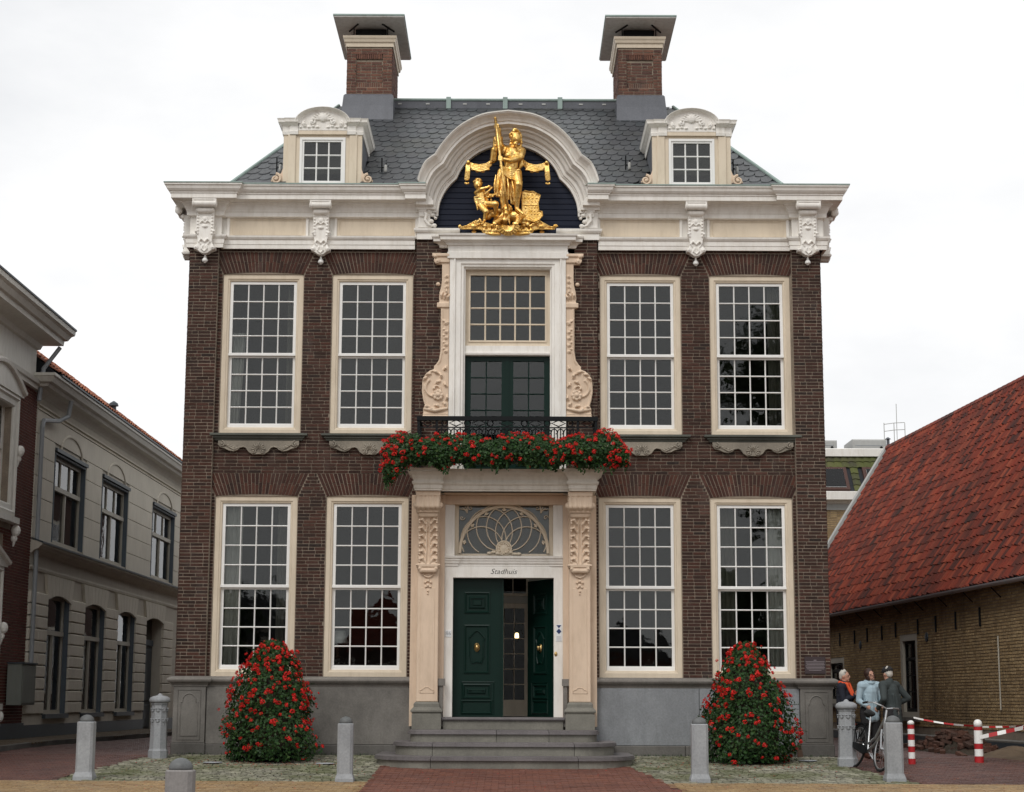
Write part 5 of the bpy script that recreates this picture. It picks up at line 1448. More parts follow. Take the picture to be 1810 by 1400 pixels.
    for i in range(22):
        a = ru(0, 6.28); b = ru(.0, 1.3); el(hh, (507 + 44 * math.cos(a) * math.cos(b), 790 - 50 * math.sin(b), .15 + .06 * math.sin(a)), (14, 14, 14))
    for i in range(4): cap(hh, (478 + 3 * i, 940 + 16 * i, .16), (512 + 30 * i, 930 + 30 * i, .20), 16, 14)
    for (u, v) in ((495, 1000), (520, 960), (560, 930), (610, 940), (650, 960), (690, 980)): cap(hh, (u, v, .18), (u + 12, v + 70, .18), 14, 9)
    hh.tube([sp(655, 850, .2), sp(660, 830, .24), sp(625, 870, .28), sp(590, 900, .26), sp(600, 935, .24), sp(680, 925, .24)], 12 * k, 6)
    fused(hh, 'child_drapery', 'gold', .009, 1, st)
    # shield with quartered field
    q = MB(); P = [(985, 880), (1010, 868), (1060, 880), (1100, 876), (1175, 915), (1150, 1000), (1160, 1080), (1195, 1090), (1200, 1130), (1165, 1175), (1110, 1200), (1010, 1170), (985, 1080)]
    pts = [sp(u, v, .10) for u, v in P]
    n = len(pts); q.add(pts + [(x, y + .10, z) for x, y, z in pts], [tuple(range(n))[::-1], tuple(range(n, 2 * n))] + [(i, (i + 1) % n, (i + 1) % n + n, i + n) for i in range(n)])
    sh = q.build('shield', 'gold', st)
    r = MB().tube([sp(u, v, .105) for u, v in P], 9 * k, 6, closed=True).tube([sp(1062, 880, .105), sp(1050, 1180, .105)], 5 * k, 5).tube([sp(985, 1020, .105), sp(1155, 1020, .105)], 5 * k, 5)
    for i in range(4):
        for j in range(4):
            u = 1005 + 42 * i + (8 if j % 2 else 0); v = 905 + 38 * j
            if v < 1010 or u < 1150: r.ell(sp(u, v, .108), (9 * k, 6 * k, 9 * k), 6, 4)
    for i in range(3):
        for j in range(3): r.ell(sp(1085 + 32 * i, 1045 + 34 * j, .108), (9 * k, 6 * k, 9 * k), 6, 4)
    for j in range(3): r.ell(sp(1018, 1050 + 40 * j, .108), (9 * k, 6 * k, 9 * k), 6, 4)
    r.build('shield_relief', 'gold', sh)
    # beast at the feet
    b = MB()
    el(b, (910, 1140, .10), (110, 70, 62)); el(b, (820, 1070, .22), (46, 45, 48)); el(b, (812, 1110, .27), (28, 26, 26)); cap(b, (850, 1120, .12), (800, 1180, .18), 40, 30)
    for i in range(10): a = i * .63; el(b, (825 + 44 * math.cos(a), 1065 + 44 * math.sin(a), .19), (15, 14, 15))
    cap(b, (780, 1150, .15), (700, 1205, .28), 30, 24); el(b, (690, 1212, .3), (28, 24, 18)); cap(b, (960, 1130, .12), (930, 1200, .26), 44, 28); el(b, (915, 1212, .3), (40, 26, 18))
    for i in range(4): el(b, (895 + 14 * i, 1220, .335), (8, 10, 9)); el(b, (676 + 11 * i, 1220, .335), (7, 10, 8))
    cap(b, (840, 1170, .2), (850, 1220, .2), 12, 8)
    for (u, v, r_) in ((620, 1150, 40), (680, 1120, 46), (740, 1090, 44), (640, 1090, 40), (990, 1180, 46), (1060, 1190, 40), (760, 1180, 44), (720, 1150, 40)): el(b, (u, v, .06), (r_, r_, r_ * .8))
    for i in range(40):
        u = ru(580, 1090); v = ru(1090, 1235)
        if v > 1060 + .35 * abs(u - 820) * .8: el(b, (u, v, ru(.03, .10)), (ru(14, 30), ru(14, 24), ru(12, 26)))
    fused(b, 'beast', 'gold', .0085, 0, st)
    # scrolled base with shell
    g = MB()
    for sg in (-1, 1):
        X = (lambda u: u) if sg < 0 else (lambda u: 1660 - u)
        P = [(325, 1262), (385, 1252), (430, 1228), (470, 1200), (520, 1180), (580, 1195), (640, 1215), (700, 1225), (700, 1335), (640, 1335), (590, 1320), (560, 1290), (500, 1278), (325, 1278)]
        pts = [sp(X(u), v, .03) for u, v in P]; n = len(pts)
        q = MB(); q.add(pts + [(x, y + .06, z) for x, y, z in pts], [tuple(range(n)), tuple(range(2 * n - 1, n - 1, -1))] + [(i, (i + 1) % n, (i + 1) % n + n, i + n) for i in range(n)])
        if sg > 0: q.f = [f_[::-1] for f_ in q.f]
        g.add(q.v, q.f)
        g.tube([sp(X(330), 1258, .05), sp(X(385), 1248, .06), sp(X(440), 1218, .07), sp(X(500), 1184, .07)], 9 * k, 6)
        g.tube([sp(X(345), 1274, .05), sp(X(500), 1272, .06), sp(X(560), 1284, .06), sp(X(600), 1316, .07), (sp(X(700), 1332, .08))], 9 * k, 6)
        for i in range(5): el(g, (X(440 + 26 * i), 1250 - 6 * i, .05), (11, 9, 10))
        for (u, v, r_) in ((590, 1245, 26), (630, 1275, 24), (660, 1240, 26), (560, 1225, 22), (690, 1290, 24), (720, 1250, 26)): el(g, (X(u), v, .07), (r_, 18, r_ * .8))
        c0 = sp(X(322), 1250, .07); g.spiral(c0, 26 * k, 1.3, 9 * k, R(0), sg, 14)
        c0 = sp(X(520), 1195, .09); g.spiral(c0, 30 * k, 1.3, 10 * k, R(90), sg, 14)
        g.tube([sp(X(560), 1290, .06), sp(X(600), 1325, .07), sp(X(680), 1330, .08), sp(X(760), 1335, .08)], [16 * k, 22 * k, 20 * k, 14 * k], 7)
        for i in range(6): el(g, (X(580 + 32 * i), 1290 + 8 * (i % 2), .08), (24, 20, 26))
        el(g, (X(470), 1245, .07), (40, 18, 24))
    for i in range(11):
        a = R(-90 + (i - 5) * 19 - 0)
        g.tube([sp(835, 1240, .12), sp(835 + 62 * math.cos(a), 1245 - 58 * math.sin(a), .17), sp(835 + 108 * math.cos(a), 1250 - 96 * math.sin(a), .13)], [8 * k, 15 * k, 19 * k], 7)
    fused(g, 'scrolled_base', 'gold', .0085, 1, st)
statue()

# ------------------------------------------------------------------ geraniums
def leaf_faces(mb, p, n, s):
    n = n.normalized(); u, w = tri_basis(n); a0 = ru(0, 6.28); pts = []
    for k in range(6):
        a = a0 + k * 1.047; r = s * (1 if k % 2 == 0 else .72)
        pts.append(p + u * (r * math.cos(a)) + w * (r * math.sin(a)) + n * (-.22 * s if k % 2 else .05 * s))
    mb.add(pts, [(0, 1, 2, 3), (0, 3, 4, 5)])
def flower_meshes():
    out = []
    for q in range(5):
        m = MB(); R0 = ru(.024, .036)
        for i in range(26):
            d = Vector((ru(-1, 1), ru(-1, 1), ru(-.6, 1))).normalized(); c = d * R0 * ru(.75, 1.1); u, w = tri_basis(d + Vector((ru(-.4, .4), ru(-.4, .4), ru(-.4, .4)))); s = ru(.010, .016)
            m.add([c + u * s, c + w * s * .8 + d * .004, c - u * s, c - w * s * .8 + d * .004], [(0, 1, 2, 3)])
        out.append(m.mesh('flower_head', 'petal'))
    return out
FL = flower_meshes()
def bloom(parent, p, n, k=1.0):
    n = n.normalized(); o = place('flower_head', random.choice(FL), parent)
    q = n.to_track_quat('Z', 'Y'); o.location = p; o.rotation_mode = 'QUATERNION'; o.rotation_quaternion = q; s = ru(.7, 1.3) * k; o.scale = (s * ru(.9, 1.2), s * ru(.9, 1.2), s * ru(.7, 1.0))
PYR = [(0, .74), (.15, .82), (.35, .86), (.6, .83), (.85, .77), (1.1, .69), (1.35, .57), (1.6, .42), (1.8, .28), (1.93, .16), (2.02, .04)]
def pyr_r(z, prof=PYR):
    for (a, ra), (b, rb) in zip(prof, prof[1:]):
        if a <= z <= b: return lerp(ra, rb, (z - a) / (b - a))
    return 0
def geranium_tower(x, y, label, seed, sx=1.0, lean=0.0):
    random.seed(seed)
    g = gz(x, y); t = thing('geranium_tower', label, 'flower tower', (x, y, g), 0, 'geranium towers in front of the plinth')
    # tub, frame rods and a dark core added to stop see-through between leaves
    MB().lathe([(.36, 0), (.40, .05), (.43, .22), (.45, .24), (.45, .27), (.40, .27)], (0, 0, 0), 20).build('tub', 'black', t)
    c = MB().lathe([(pyr_r(z) * .62, z) for z in (.2, .5, .9, 1.3, 1.6, 1.85)], (0, 0, 0), 14); c.build('dark_core', 'soil', t)
    for i in range(8):
        a = i * .785; MB().tube([(.38 * math.cos(a), .38 * math.sin(a), .25), (.40 * math.cos(a), .40 * math.sin(a), 1.2), (.05 * math.cos(a), .05 * math.sin(a), 1.95)], .012, 4).build('frame_rod', 'black', t)
    m = MB(); ph = [ru(0, 6.28) for _ in range(6)]
    def surf(a, z):
        r = pyr_r(z) * (1 + .09 * math.sin(2 * a + ph[3] + 3 * z) + .07 * math.sin(3 * a + ph[0] + 2 * z) + .06 * math.sin(5 * a + ph[1] - 5 * z) + .05 * math.sin(8 * z + ph[2] + a))
        return r
    for i in range(9500):
        z = ru(.0, 1.97) if rnd() < .75 else ru(.0, 1.2); a = ru(0, 6.28); rr = surf(a, z); k = 1 - abs(random.gauss(0, .16))
        if rnd() < .12: k = 1 + ru(0, .14)
        r = rr * k; p = Vector((r * math.cos(a) * sx + lean * z, r * math.sin(a) * .9, z + ru(-.03, .03)))
        if p.z < 0.01: continue
        n = Vector((math.cos(a) + ru(-.7, .7), math.sin(a) + ru(-.7, .7), .45 + ru(-.5, .7)))
        leaf_faces(m, p, n, ru(.017, .036))
    for i in range(40):       # trailing sprays
        z = ru(.1, 1.9); a = ru(0, 6.28); r = surf(a, z); p = Vector((r * math.cos(a) * sx + lean * z, r * math.sin(a), z)); d = Vector((math.cos(a), math.sin(a), ru(-.2, .6))).normalized()
        L = ru(.08, .2)
        m.tube([p, p + d * L * .6, p + d * L + Vector((0, 0, -.02))], .004, 3)
        for q in range(4): leaf_faces(m, p + d * L * ru(.2, 1), d + Vector((ru(-.5, .5), ru(-.5, .5), .5)), ru(.015, .026))
    m.build('foliage', 'leaf', t, stuff=True)
    n_ = 0
    while n_ < 297:
        z = 1.95 * (rnd() ** .85); a = ru(0, 6.28)
        if z < .5 and rnd() < .45: continue
        r = surf(a, z) * ru(1.0, 1.10) + .01
        p = Vector((r * math.cos(a) * sx + lean * z, r * math.sin(a) * .92, z + .02)); bloom(t, p, Vector((math.cos(a), math.sin(a), .5)), 1.0); n_ += 1
        if rnd() < .25: bloom(t, p + Vector((ru(-.06, .06), ru(-.06, .06), ru(-.05, .05))), Vector((math.cos(a), math.sin(a), .5)), .8); n_ += 1
    extra = MB()
    for i in range(110):
        z = 1.95 * (rnd() ** .8); a = ru(0, 6.28); r = surf(a, z) * ru(.98, 1.06)
        p = Vector((r * math.cos(a) * sx + lean * z, r * math.sin(a) * .92, z)); me = random.choice(FL); s = ru(.6, 1.1); rot = Matrix.Rotation(ru(0, 6.28), 3, 'Z') @ Matrix.Rotation(ru(0, 3), 3, 'X')
        extra.add([p + (rot @ v.co) * s for v in me.vertices], [tuple(f.vertices) for f in me.polygons])
    extra.build('small_blooms', 'petal', t, stuff=True)
    for i in range(22):       # long stalks with blooms standing clear
        z = ru(.3, 1.9); a = ru(0, 6.28); r = surf(a, z) + ru(.06, .15); p = Vector((r * math.cos(a) * sx + lean * z, r * math.sin(a), z + .06)); bloom(t, p, Vector((math.cos(a), math.sin(a), .8)), .75)
    return t
geranium_tower(-3.90, -1.55, 'tall cone of red geraniums standing left of the entrance steps below the leftmost ground-floor window', 11, .90, .0)
geranium_tower(4.10, -1.62, 'tall cone of red geraniums standing right of the entrance steps below the rightmost ground-floor window', 23, .88, -.01)
def balcony_flowers():
    random.seed(5)
    t = thing('balcony_planter', 'long trough of red geraniums spilling over the balcony in front of the black railing', 'flower box', (.04, -1.22, 5.12))
    MB().box(-1.95, 1.95, -.15, .15, 0, .20).build('trough', 'black', t)
    MB().box(-1.93, 1.93, -.13, .13, .2001, .215).build('soil', 'soil', t)
    for x in (-1.4, -.5, .5, 1.4): MB().tube([(x, .15, .15), (x, .2, .3)], .012, 4).build('hanging_hook', 'black', t)
    m = MB(); L = 2.12
    def env(x):       # half height and centre of the foliage roll
        e = abs(x) / L
        top = .47 + .04 * math.sin(x * 5.1) + .03 * math.sin(x * 11 + 1) + (.05 if x > 1.6 or x < -1.5 else 0); bot = -.05 + .03 * math.sin(x * 7) + .03 * math.sin(x * 13)
        if e > .90: top -= (e - .90) * 2.2
        if x < -1.68: bot -= .26 * min(1, (-x - 1.68) / .25)
        if x > 1.80: bot -= .05
        return top, bot
    def sp2(x, a, k=1.0):
        top, bot = env(x); c = (top + bot) / 2; h = (top - bot) / 2; d = .29 * (1 + .1 * math.sin(x * 6))
        return Vector((x, d * k * math.cos(a), c + h * k * math.sin(a)))
    for i in range(11500):
        x = ru(-L, L); a = ru(0, 6.28) if rnd() < .3 else ru(2.0, 4.6); k = 1 - abs(random.gauss(0, .15)) if rnd() > .15 else 1 + ru(0, .16)
        p = sp2(x, a, k); n = Vector((ru(-.6, .6), math.cos(a) + ru(-.5, .5), math.sin(a) * .6 + .4 + ru(-.3, .5))); leaf_faces(m, p, n, ru(.016, .034))
    for i in range(45):
        x = ru(-L, L); top, bot = env(x); y = ru(-.28, .02); ln = ru(.04, .16)
        for q in range(6): leaf_faces(m, Vector((x + ru(-.02, .02), y, bot - ln * q / 6)), Vector((ru(-.5, .5), -1, ru(0, .5))), ru(.014, .024))
    m.build('foliage', 'leaf', t, stuff=True)
    for i in range(235):
        x = ru(-L, L); 
        if rnd() < .22: x = (L - ru(0, .35)) * (1 if rnd() < .55 else -1)
        a = ru(2.3, 4.5) if rnd() < .55 else ru(1.2, 2.6); p = sp2(x, a, ru(1.02, 1.16)); bloom(t, p, Vector((0, math.cos(a), math.sin(a) + .4)), 1.05)
    for i in range(26):
        x = -L - ru(-.16, .06); bloom(t, Vector((x, ru(-.2, .1), ru(-.25, .3))), Vector((-1, -.5, .2)), .9)
    for i in range(14): x = L + ru(-.1, .06); bloom(t, Vector((x, ru(-.2, .1), ru(-.05, .35))), Vector((1, -.5, .2)), .9)
balcony_flowers()
random.seed(99)
# fallen twig left of the right tower: a single stray bloom on a stalk by the wall, a wooden wedge and drain plates
w = tag(MB().prism([(5.13, .06), (5.24, .04), (5.20, .30), (5.14, .33)][::-1], -.36, -.31).build('wooden_wedge', 'wood'), 'small reddish board leaning at the foot of the plinth right of the geranium cone', 'board')
for (x, y, lb) in ((-4.75, -2.1, 'pale drain plate in the cobbles left of the left geranium cone'), (5.15, -1.3, 'pale round plate lying on the cobbles right of the right geranium cone'), (-2.9, -2.2, 'small pale plate on the cobbles between left geranium cone and steps')):
    tag(MB().lathe([(.16, 0), (.15, .012), (.10, .014)], (0, 0, 0), 18).build('drain_plate', 'bollard', loc=(x, y, gz(x, y) + .006)), lb, 'drain plate')

# ------------------------------------------------------------------ bollards and posts
def bollard(x, y, label, mat='bollard', w=.245, h=.86, rz=0.0, side_dark=False):
    t = thing('stone_bollard', label, 'bollard', (x, y, gz(x, y) - .02), rz, 'stone bollards along the edge of the square')
    a = w / 2; c = .035; b = a + .022
    def oct_(a, c): return [(-a + c, -a), (a - c, -a), (a, -a + c), (a, a - c), (a - c, a), (-a + c, a), (-a, a - c), (-a, -a + c)]
    L = [(0, b, .004), (.06, b, .004), (.13, a, .03), (.17, a, c), (h - .012, a, c), (h, a - .01, c)]
    m = MB(); 
    for z, s, k in L: m.v += [(p, q, z) for p, q in oct_(s, k)]
    for i in range(len(L) - 1):
        for k in range(8): m.f.append((i * 8 + k, i * 8 + (k + 1) % 8, i * 8 + 8 + (k + 1) % 8, i * 8 + 8 + k))
    m.f.append(tuple(range(7, -1, -1))); m.f.append(tuple(len(L) * 8 - 8 + k for k in range(8)))
    m.build('shaft', mat, t)
    MB().lathe([(a * .88, 0), (a * .90, .015), (a * .85, .04), (a * .70, .068), (a * .42, .090), (.012, .10)], (0, 0, h + .001), 20).build('dome', 'dome', t, smooth=True)
    return t
bollard(-6.18, -4.95, 'pale square stone bollard with dark dome at the left corner of the cobbles')
bollard(-2.30, -5.15, 'pale square stone bollard with dark dome left of the entrance steps', w=.225)
bollard(2.95, -4.95, 'blue-grey square stone bollard with dome right of the entrance steps')
bollard(5.88, -4.75, 'blue-grey square stone bollard in front of the parked bicycle', w=.25, h=.88)
bollard(-2.72, -16.2, 'nearest brown-grey stone bollard, cut off by the lower edge of the photo', 'bollard2', w=.235, h=.95)
def octo_post(x, y, label, k=1.0):
    t = thing('carved_stone_post', label, 'post', (x, y, gz(x, y) - .015), R(0), 'octagonal carved posts at the building corners')
    def og(r): return r
    m = MB().lathe([(.17, 0), (.17, .13), (.155, .15), (.15, .17), (.135, .90), (.15, .905), (.15, .925), (.135, .93)], (0, 0, 0), 8, rot=R(22.5))
    m.build('shaft', 'bollard', t)
    MB().lathe([(.145, 0), (.175, .015), (.178, .05), (.165, .085), (.12, .11), (.045, .125), (.035, .145), (.012, .16)], (0, 0, .931), 24).build('cap', 'bollard', t, smooth=True)
    for s in range(8):
        a = R(-90 + 45 * s); o = MB()
        for z in (.80, .62):
            o.tube([(-.045, 0, z + .03), (-.02, -.012, z + .04), (0, -.006, z + .015), (.02, -.012, z + .04), (.045, 0, z + .03)], .009, 5)
            o.ell((0, -.008, z), (.018, .012, .022), 6, 4); o.ell((-.022, -.006, z + .005), (.013, .01, .012), 6, 4); o.ell((.022, -.006, z + .005), (.013, .01, .012), 6, 4)
        o.ell((0, -.004, .57), (.007, .006, .012), 5, 4)
        r = .138 * math.cos(R(22.5)) + .006
        o.xf(Matrix.Rotation(a + R(90), 4, 'Z') @ Matrix.Translation((0, -r, 0)))
        o.build('carved_ornament', 'bollard', t)
octo_post(-5.86, -1.05, 'octagonal carved stone post with rounded cap at the left corner of the town hall')
octo_post(5.66, -2.2, 'octagonal carved stone post with rounded cap at the right corner, beside the bicycle')
def striped(x, y, r, h, label, bands):
    t = thing('striped_bollard', label, 'bollard', (x, y, gz(x, y) - .01), 0, 'red and white bollards in the side lane')
    n = len(bands); z = 0
    for i, (c, bh) in enumerate(bands):
        rr = r * (1.08 if i == 0 else 1)
        if i == n - 1: MB().lathe([(rr, 0), (rr, bh * .5), (rr * .8, bh * .8), (rr * .4, bh * .97), (.004, bh)], (0, 0, z), 18).build('band', c, t, smooth=True)
        else: MB().lathe([(rr, 0), (rr, bh - .002)], (0, 0, z), 18).build('band', c, t)
        z += bh
striped(6.80, -1.8, .056, .7, 'slim red and white striped bollard behind the grey stone bollard', [('red', .10), ('white2', .105), ('red', .095), ('white2', .105), ('red', .095), ('white2', .085), ('red', .07), ('white2', .07)])
striped(8.02, -1.4, .072, .7, 'thicker red and white striped bollard with barrier tape tied round it', [('red', .11), ('white2', .12), ('red', .09), ('white2', .22), ('red', .06), ('white2', .12)])
def tape(pts, w, label, n=16, sag=.03):
    t = thing('barrier_tape', label, 'tape', (0, 0, 0))
    a, b = Vector(pts[0]), Vector(pts[1]); L = (b - a).length; n = max(6, int(L / .16)); q = []
    for i in range(n + 1):
        s = i / n; p = a.lerp(b, s); p.z -= sag * 4 * s * (1 - s); q.append(p)
    for i in range(n):
        m = MB(); p0, p1 = q[i], q[i + 1]; h = w / 2; tw = .012 * math.sin(i)
        m.add([p0 - Vector((0, tw, h)), p1 - Vector((0, tw, h)), p1 + Vector((0, tw, h)), p0 + Vector((0, tw, h)), p0 + Vector((0, .002 - tw, -h)), p1 + Vector((0, .002 - tw, -h)), p1 + Vector((0, .002 + tw, h)), p0 + Vector((0, .002 + tw, h))],
              [(0, 1, 2, 3), (7, 6, 5, 4), (0, 4, 5, 1), (1, 5, 6, 2), (2, 6, 7, 3), (3, 7, 4, 0)])
        m.build('red_band' if i % 2 else 'white_band', 'red' if i % 2 else 'white2', t)
    return t
tape([(6.95, -1.35, .79), (7.95, -1.4, .655)], .028, 'red and white tape running from behind the man to the striped bollard', sag=.025)
tape([(8.09, -1.4, .64), (9.9, -.2, .72)], .030, 'upper red and white tape running right from the striped bollard to the barn')
tape([(8.03, -1.48, .47), (8.90, -1.5, .66)], .065, 'lower slanting red and white tape tied to the striped bollard', sag=0)

# ------------------------------------------------------------------ bicycle
def bicycle():
    t = thing('bicycle', 'silver city bicycle leaning against the carved stone post right of the town hall', 'bicycle')
    def wheel(cx, label=None):
        r = .335; w = MB().tube([(cx + r * math.cos(a * math.pi / 18), 0, r + .02 + r * math.sin(a * math.pi / 18)) for a in range(36)], .020, 7, closed=True).build('wheel', 'rubber', t)
        MB().tube([(cx + (r - .025) * math.cos(a * math.pi / 18), 0, r + .02 + (r - .025) * math.sin(a * math.pi / 18)) for a in range(36)], .011, 5, closed=True).build('rim', 'chrome', w)
        sp_ = MB()
        for k in range(24):
            a = k * math.pi / 12; sp_.tube([(cx, .02 * (-1) ** k, r + .02), (cx + (r - .03) * math.cos(a), 0, r + .02 + (r - .03) * math.sin(a))], .0025, 3)
        sp_.build('spokes', 'chrome', w, stuff=True)
        h = MB().lathe([(.025, -.045), (.025, .045)], (0, 0, 0), 10); h.xf(Matrix.Translation((cx, 0, r + .02)) @ Matrix.Rotation(R(90), 4, 'X')); h.build('hub', 'chrome', w)
    wheel(-.53); wheel(.53)
    BB = (-.08, 0, .30); HT = (.36, 0, .86); HB = (.40, 0, .66); ST = (-.22, 0, .78)
    MB().tube([BB, ((BB[0] + HB[0]) / 2, 0, .42), HB], .024, 8).build('down_tube', 'chrome', t)
    MB().tube([(-.10, 0, .42), (.12, 0, .52), HT], .022, 8).build('top_tube', 'chrome', t)
    MB().tube([BB, ST], .018, 8).build('seat_tube', 'chrome', t)
    MB().tube([(HB[0] + .012, 0, .60), HT, (.345, 0, .98)], .021, 8).build('head_tube', 'chrome', t)
    for s in (-1, 1):
        MB().tube([(.41, s * .045, .66), (.44, s * .05, .58), (.53, s * .05, .355)], .015, 7).build('fork_blade', 'chrome', t)
        MB().tube([(-.53, s * .06, .355), (-.09, s * .04, .30)], .011, 6).build('chain_stay', 'black', t)
        MB().tube([(-.53, s * .06, .355), (-.23, s * .03, .74)], .009, 6).build('seat_stay', 'black', t)
        MB().tube([(-.53, s * .07, .36), (-.60, s * .07, .72)], .006, 5).build('carrier_stay', 'black', t)
        m = MB().tube([(.34, 0, 1.0), (.33, s * .10, 1.03), (.28, s * .22, 1.05), (.16, s * .29, 1.03)], .012, 7).build('handlebar', 'chrome', t)
        MB().tube([(.20, s * .275, 1.04), (.08, s * .30, 1.02)], .019, 8).build('handle_grip', 'rubber', m)
        MB().tube([(.22, s * .25, 1.02), (.22, s * .27, .98), (.12, s * .31, .97)], .007, 5).build('brake_lever', 'chrome', m)
        MB().tube([BB, (-.08 + s * .12, s * .08, .30 - s * .12)], .011, 6).build('crank', 'chrome', t)
        c = (-.08 + s * .12, s * .12, .30 - s * .12); MB().box(c[0] - .045, c[0] + .045, c[1] - .04, c[1] + .04, c[2] - .012, c[2] + .012).build('pedal', 'rubber', t)
    fused(MB().cap2((-.34, 0, .90), (-.14, 0, .90), .075, .035).ell((-.32, 0, .90), (.09, .10, .04)), 'saddle', 'rubber', .012, 2, t)
    MB().tube([ST, (-.235, 0, .88)], .014, 7).build('seat_post', 'chrome', t)
    MB().prism([(-.58, .37), (-.53, .41), (-.10, .38), (.00, .35), (.00, .26), (-.08, .23), (-.50, .31), (-.58, .33)][::-1], -.085, -.055).build('chain_guard', 'black', t)
    for (cx, a0, a1) in ((-.53, 20, 200), (.53, 15, 130)):
        MB().tube([(cx + .375 * math.cos(R(a)), 0, .355 + .375 * math.sin(R(a))) for a in range(a0, a1 + 1, 12)], .019, 6).build('mudguard', 'black', t)
    m = MB().box(-.78, -.32, -.06, -.045, .725, .74).box(-.78, -.32, .045, .06, .725, .74).box(-.78, -.32, -.008, .008, .725, .74).box(-.78, -.765, -.0449, .0449, .7249, .7399).build('carrier', 'black', t)
    MB().box(-.68, -.45, .061, .10, .50, .72).build('pannier', 'rubber', t)
    MB().lathe([(.03, -.03), (.045, 0), (.035, .03)], (0, 0, 0), 12).xf(Matrix.Translation((.47, 0, .78)) @ Matrix.Rotation(R(90), 4, 'Y')).build('headlight', 'chrome', t)
    MB().lathe([(.028, -.008), (.028, .008)], (0, 0, 0), 10).xf(Matrix.Translation((-.80, 0, .70)) @ Matrix.Rotation(R(90), 4, 'Y')).build('rear_reflector', 'orange', t)
    MB().tube([(-.03, .05, .28), (.05, .20, .02)], .009, 5).build('kickstand', 'chrome', t)
    MB().ell((.24, -.16, 1.06), (.025, .025, .02), 8, 5).build('bell', 'chrome', t)
    # heading and lean
    x0, y0 = 5.83, -2.85
    hd = math.atan2(-.97, .20)
    ln = R(-13)
    t.matrix_world = Matrix.Translation((x0, y0, gz(x0, y0) - .005)) @ Matrix.Rotation(hd, 4, 'Z') @ Matrix.Rotation(R(1.6), 4, 'Y') @ Matrix.Rotation(ln, 4, 'X')
bicycle()

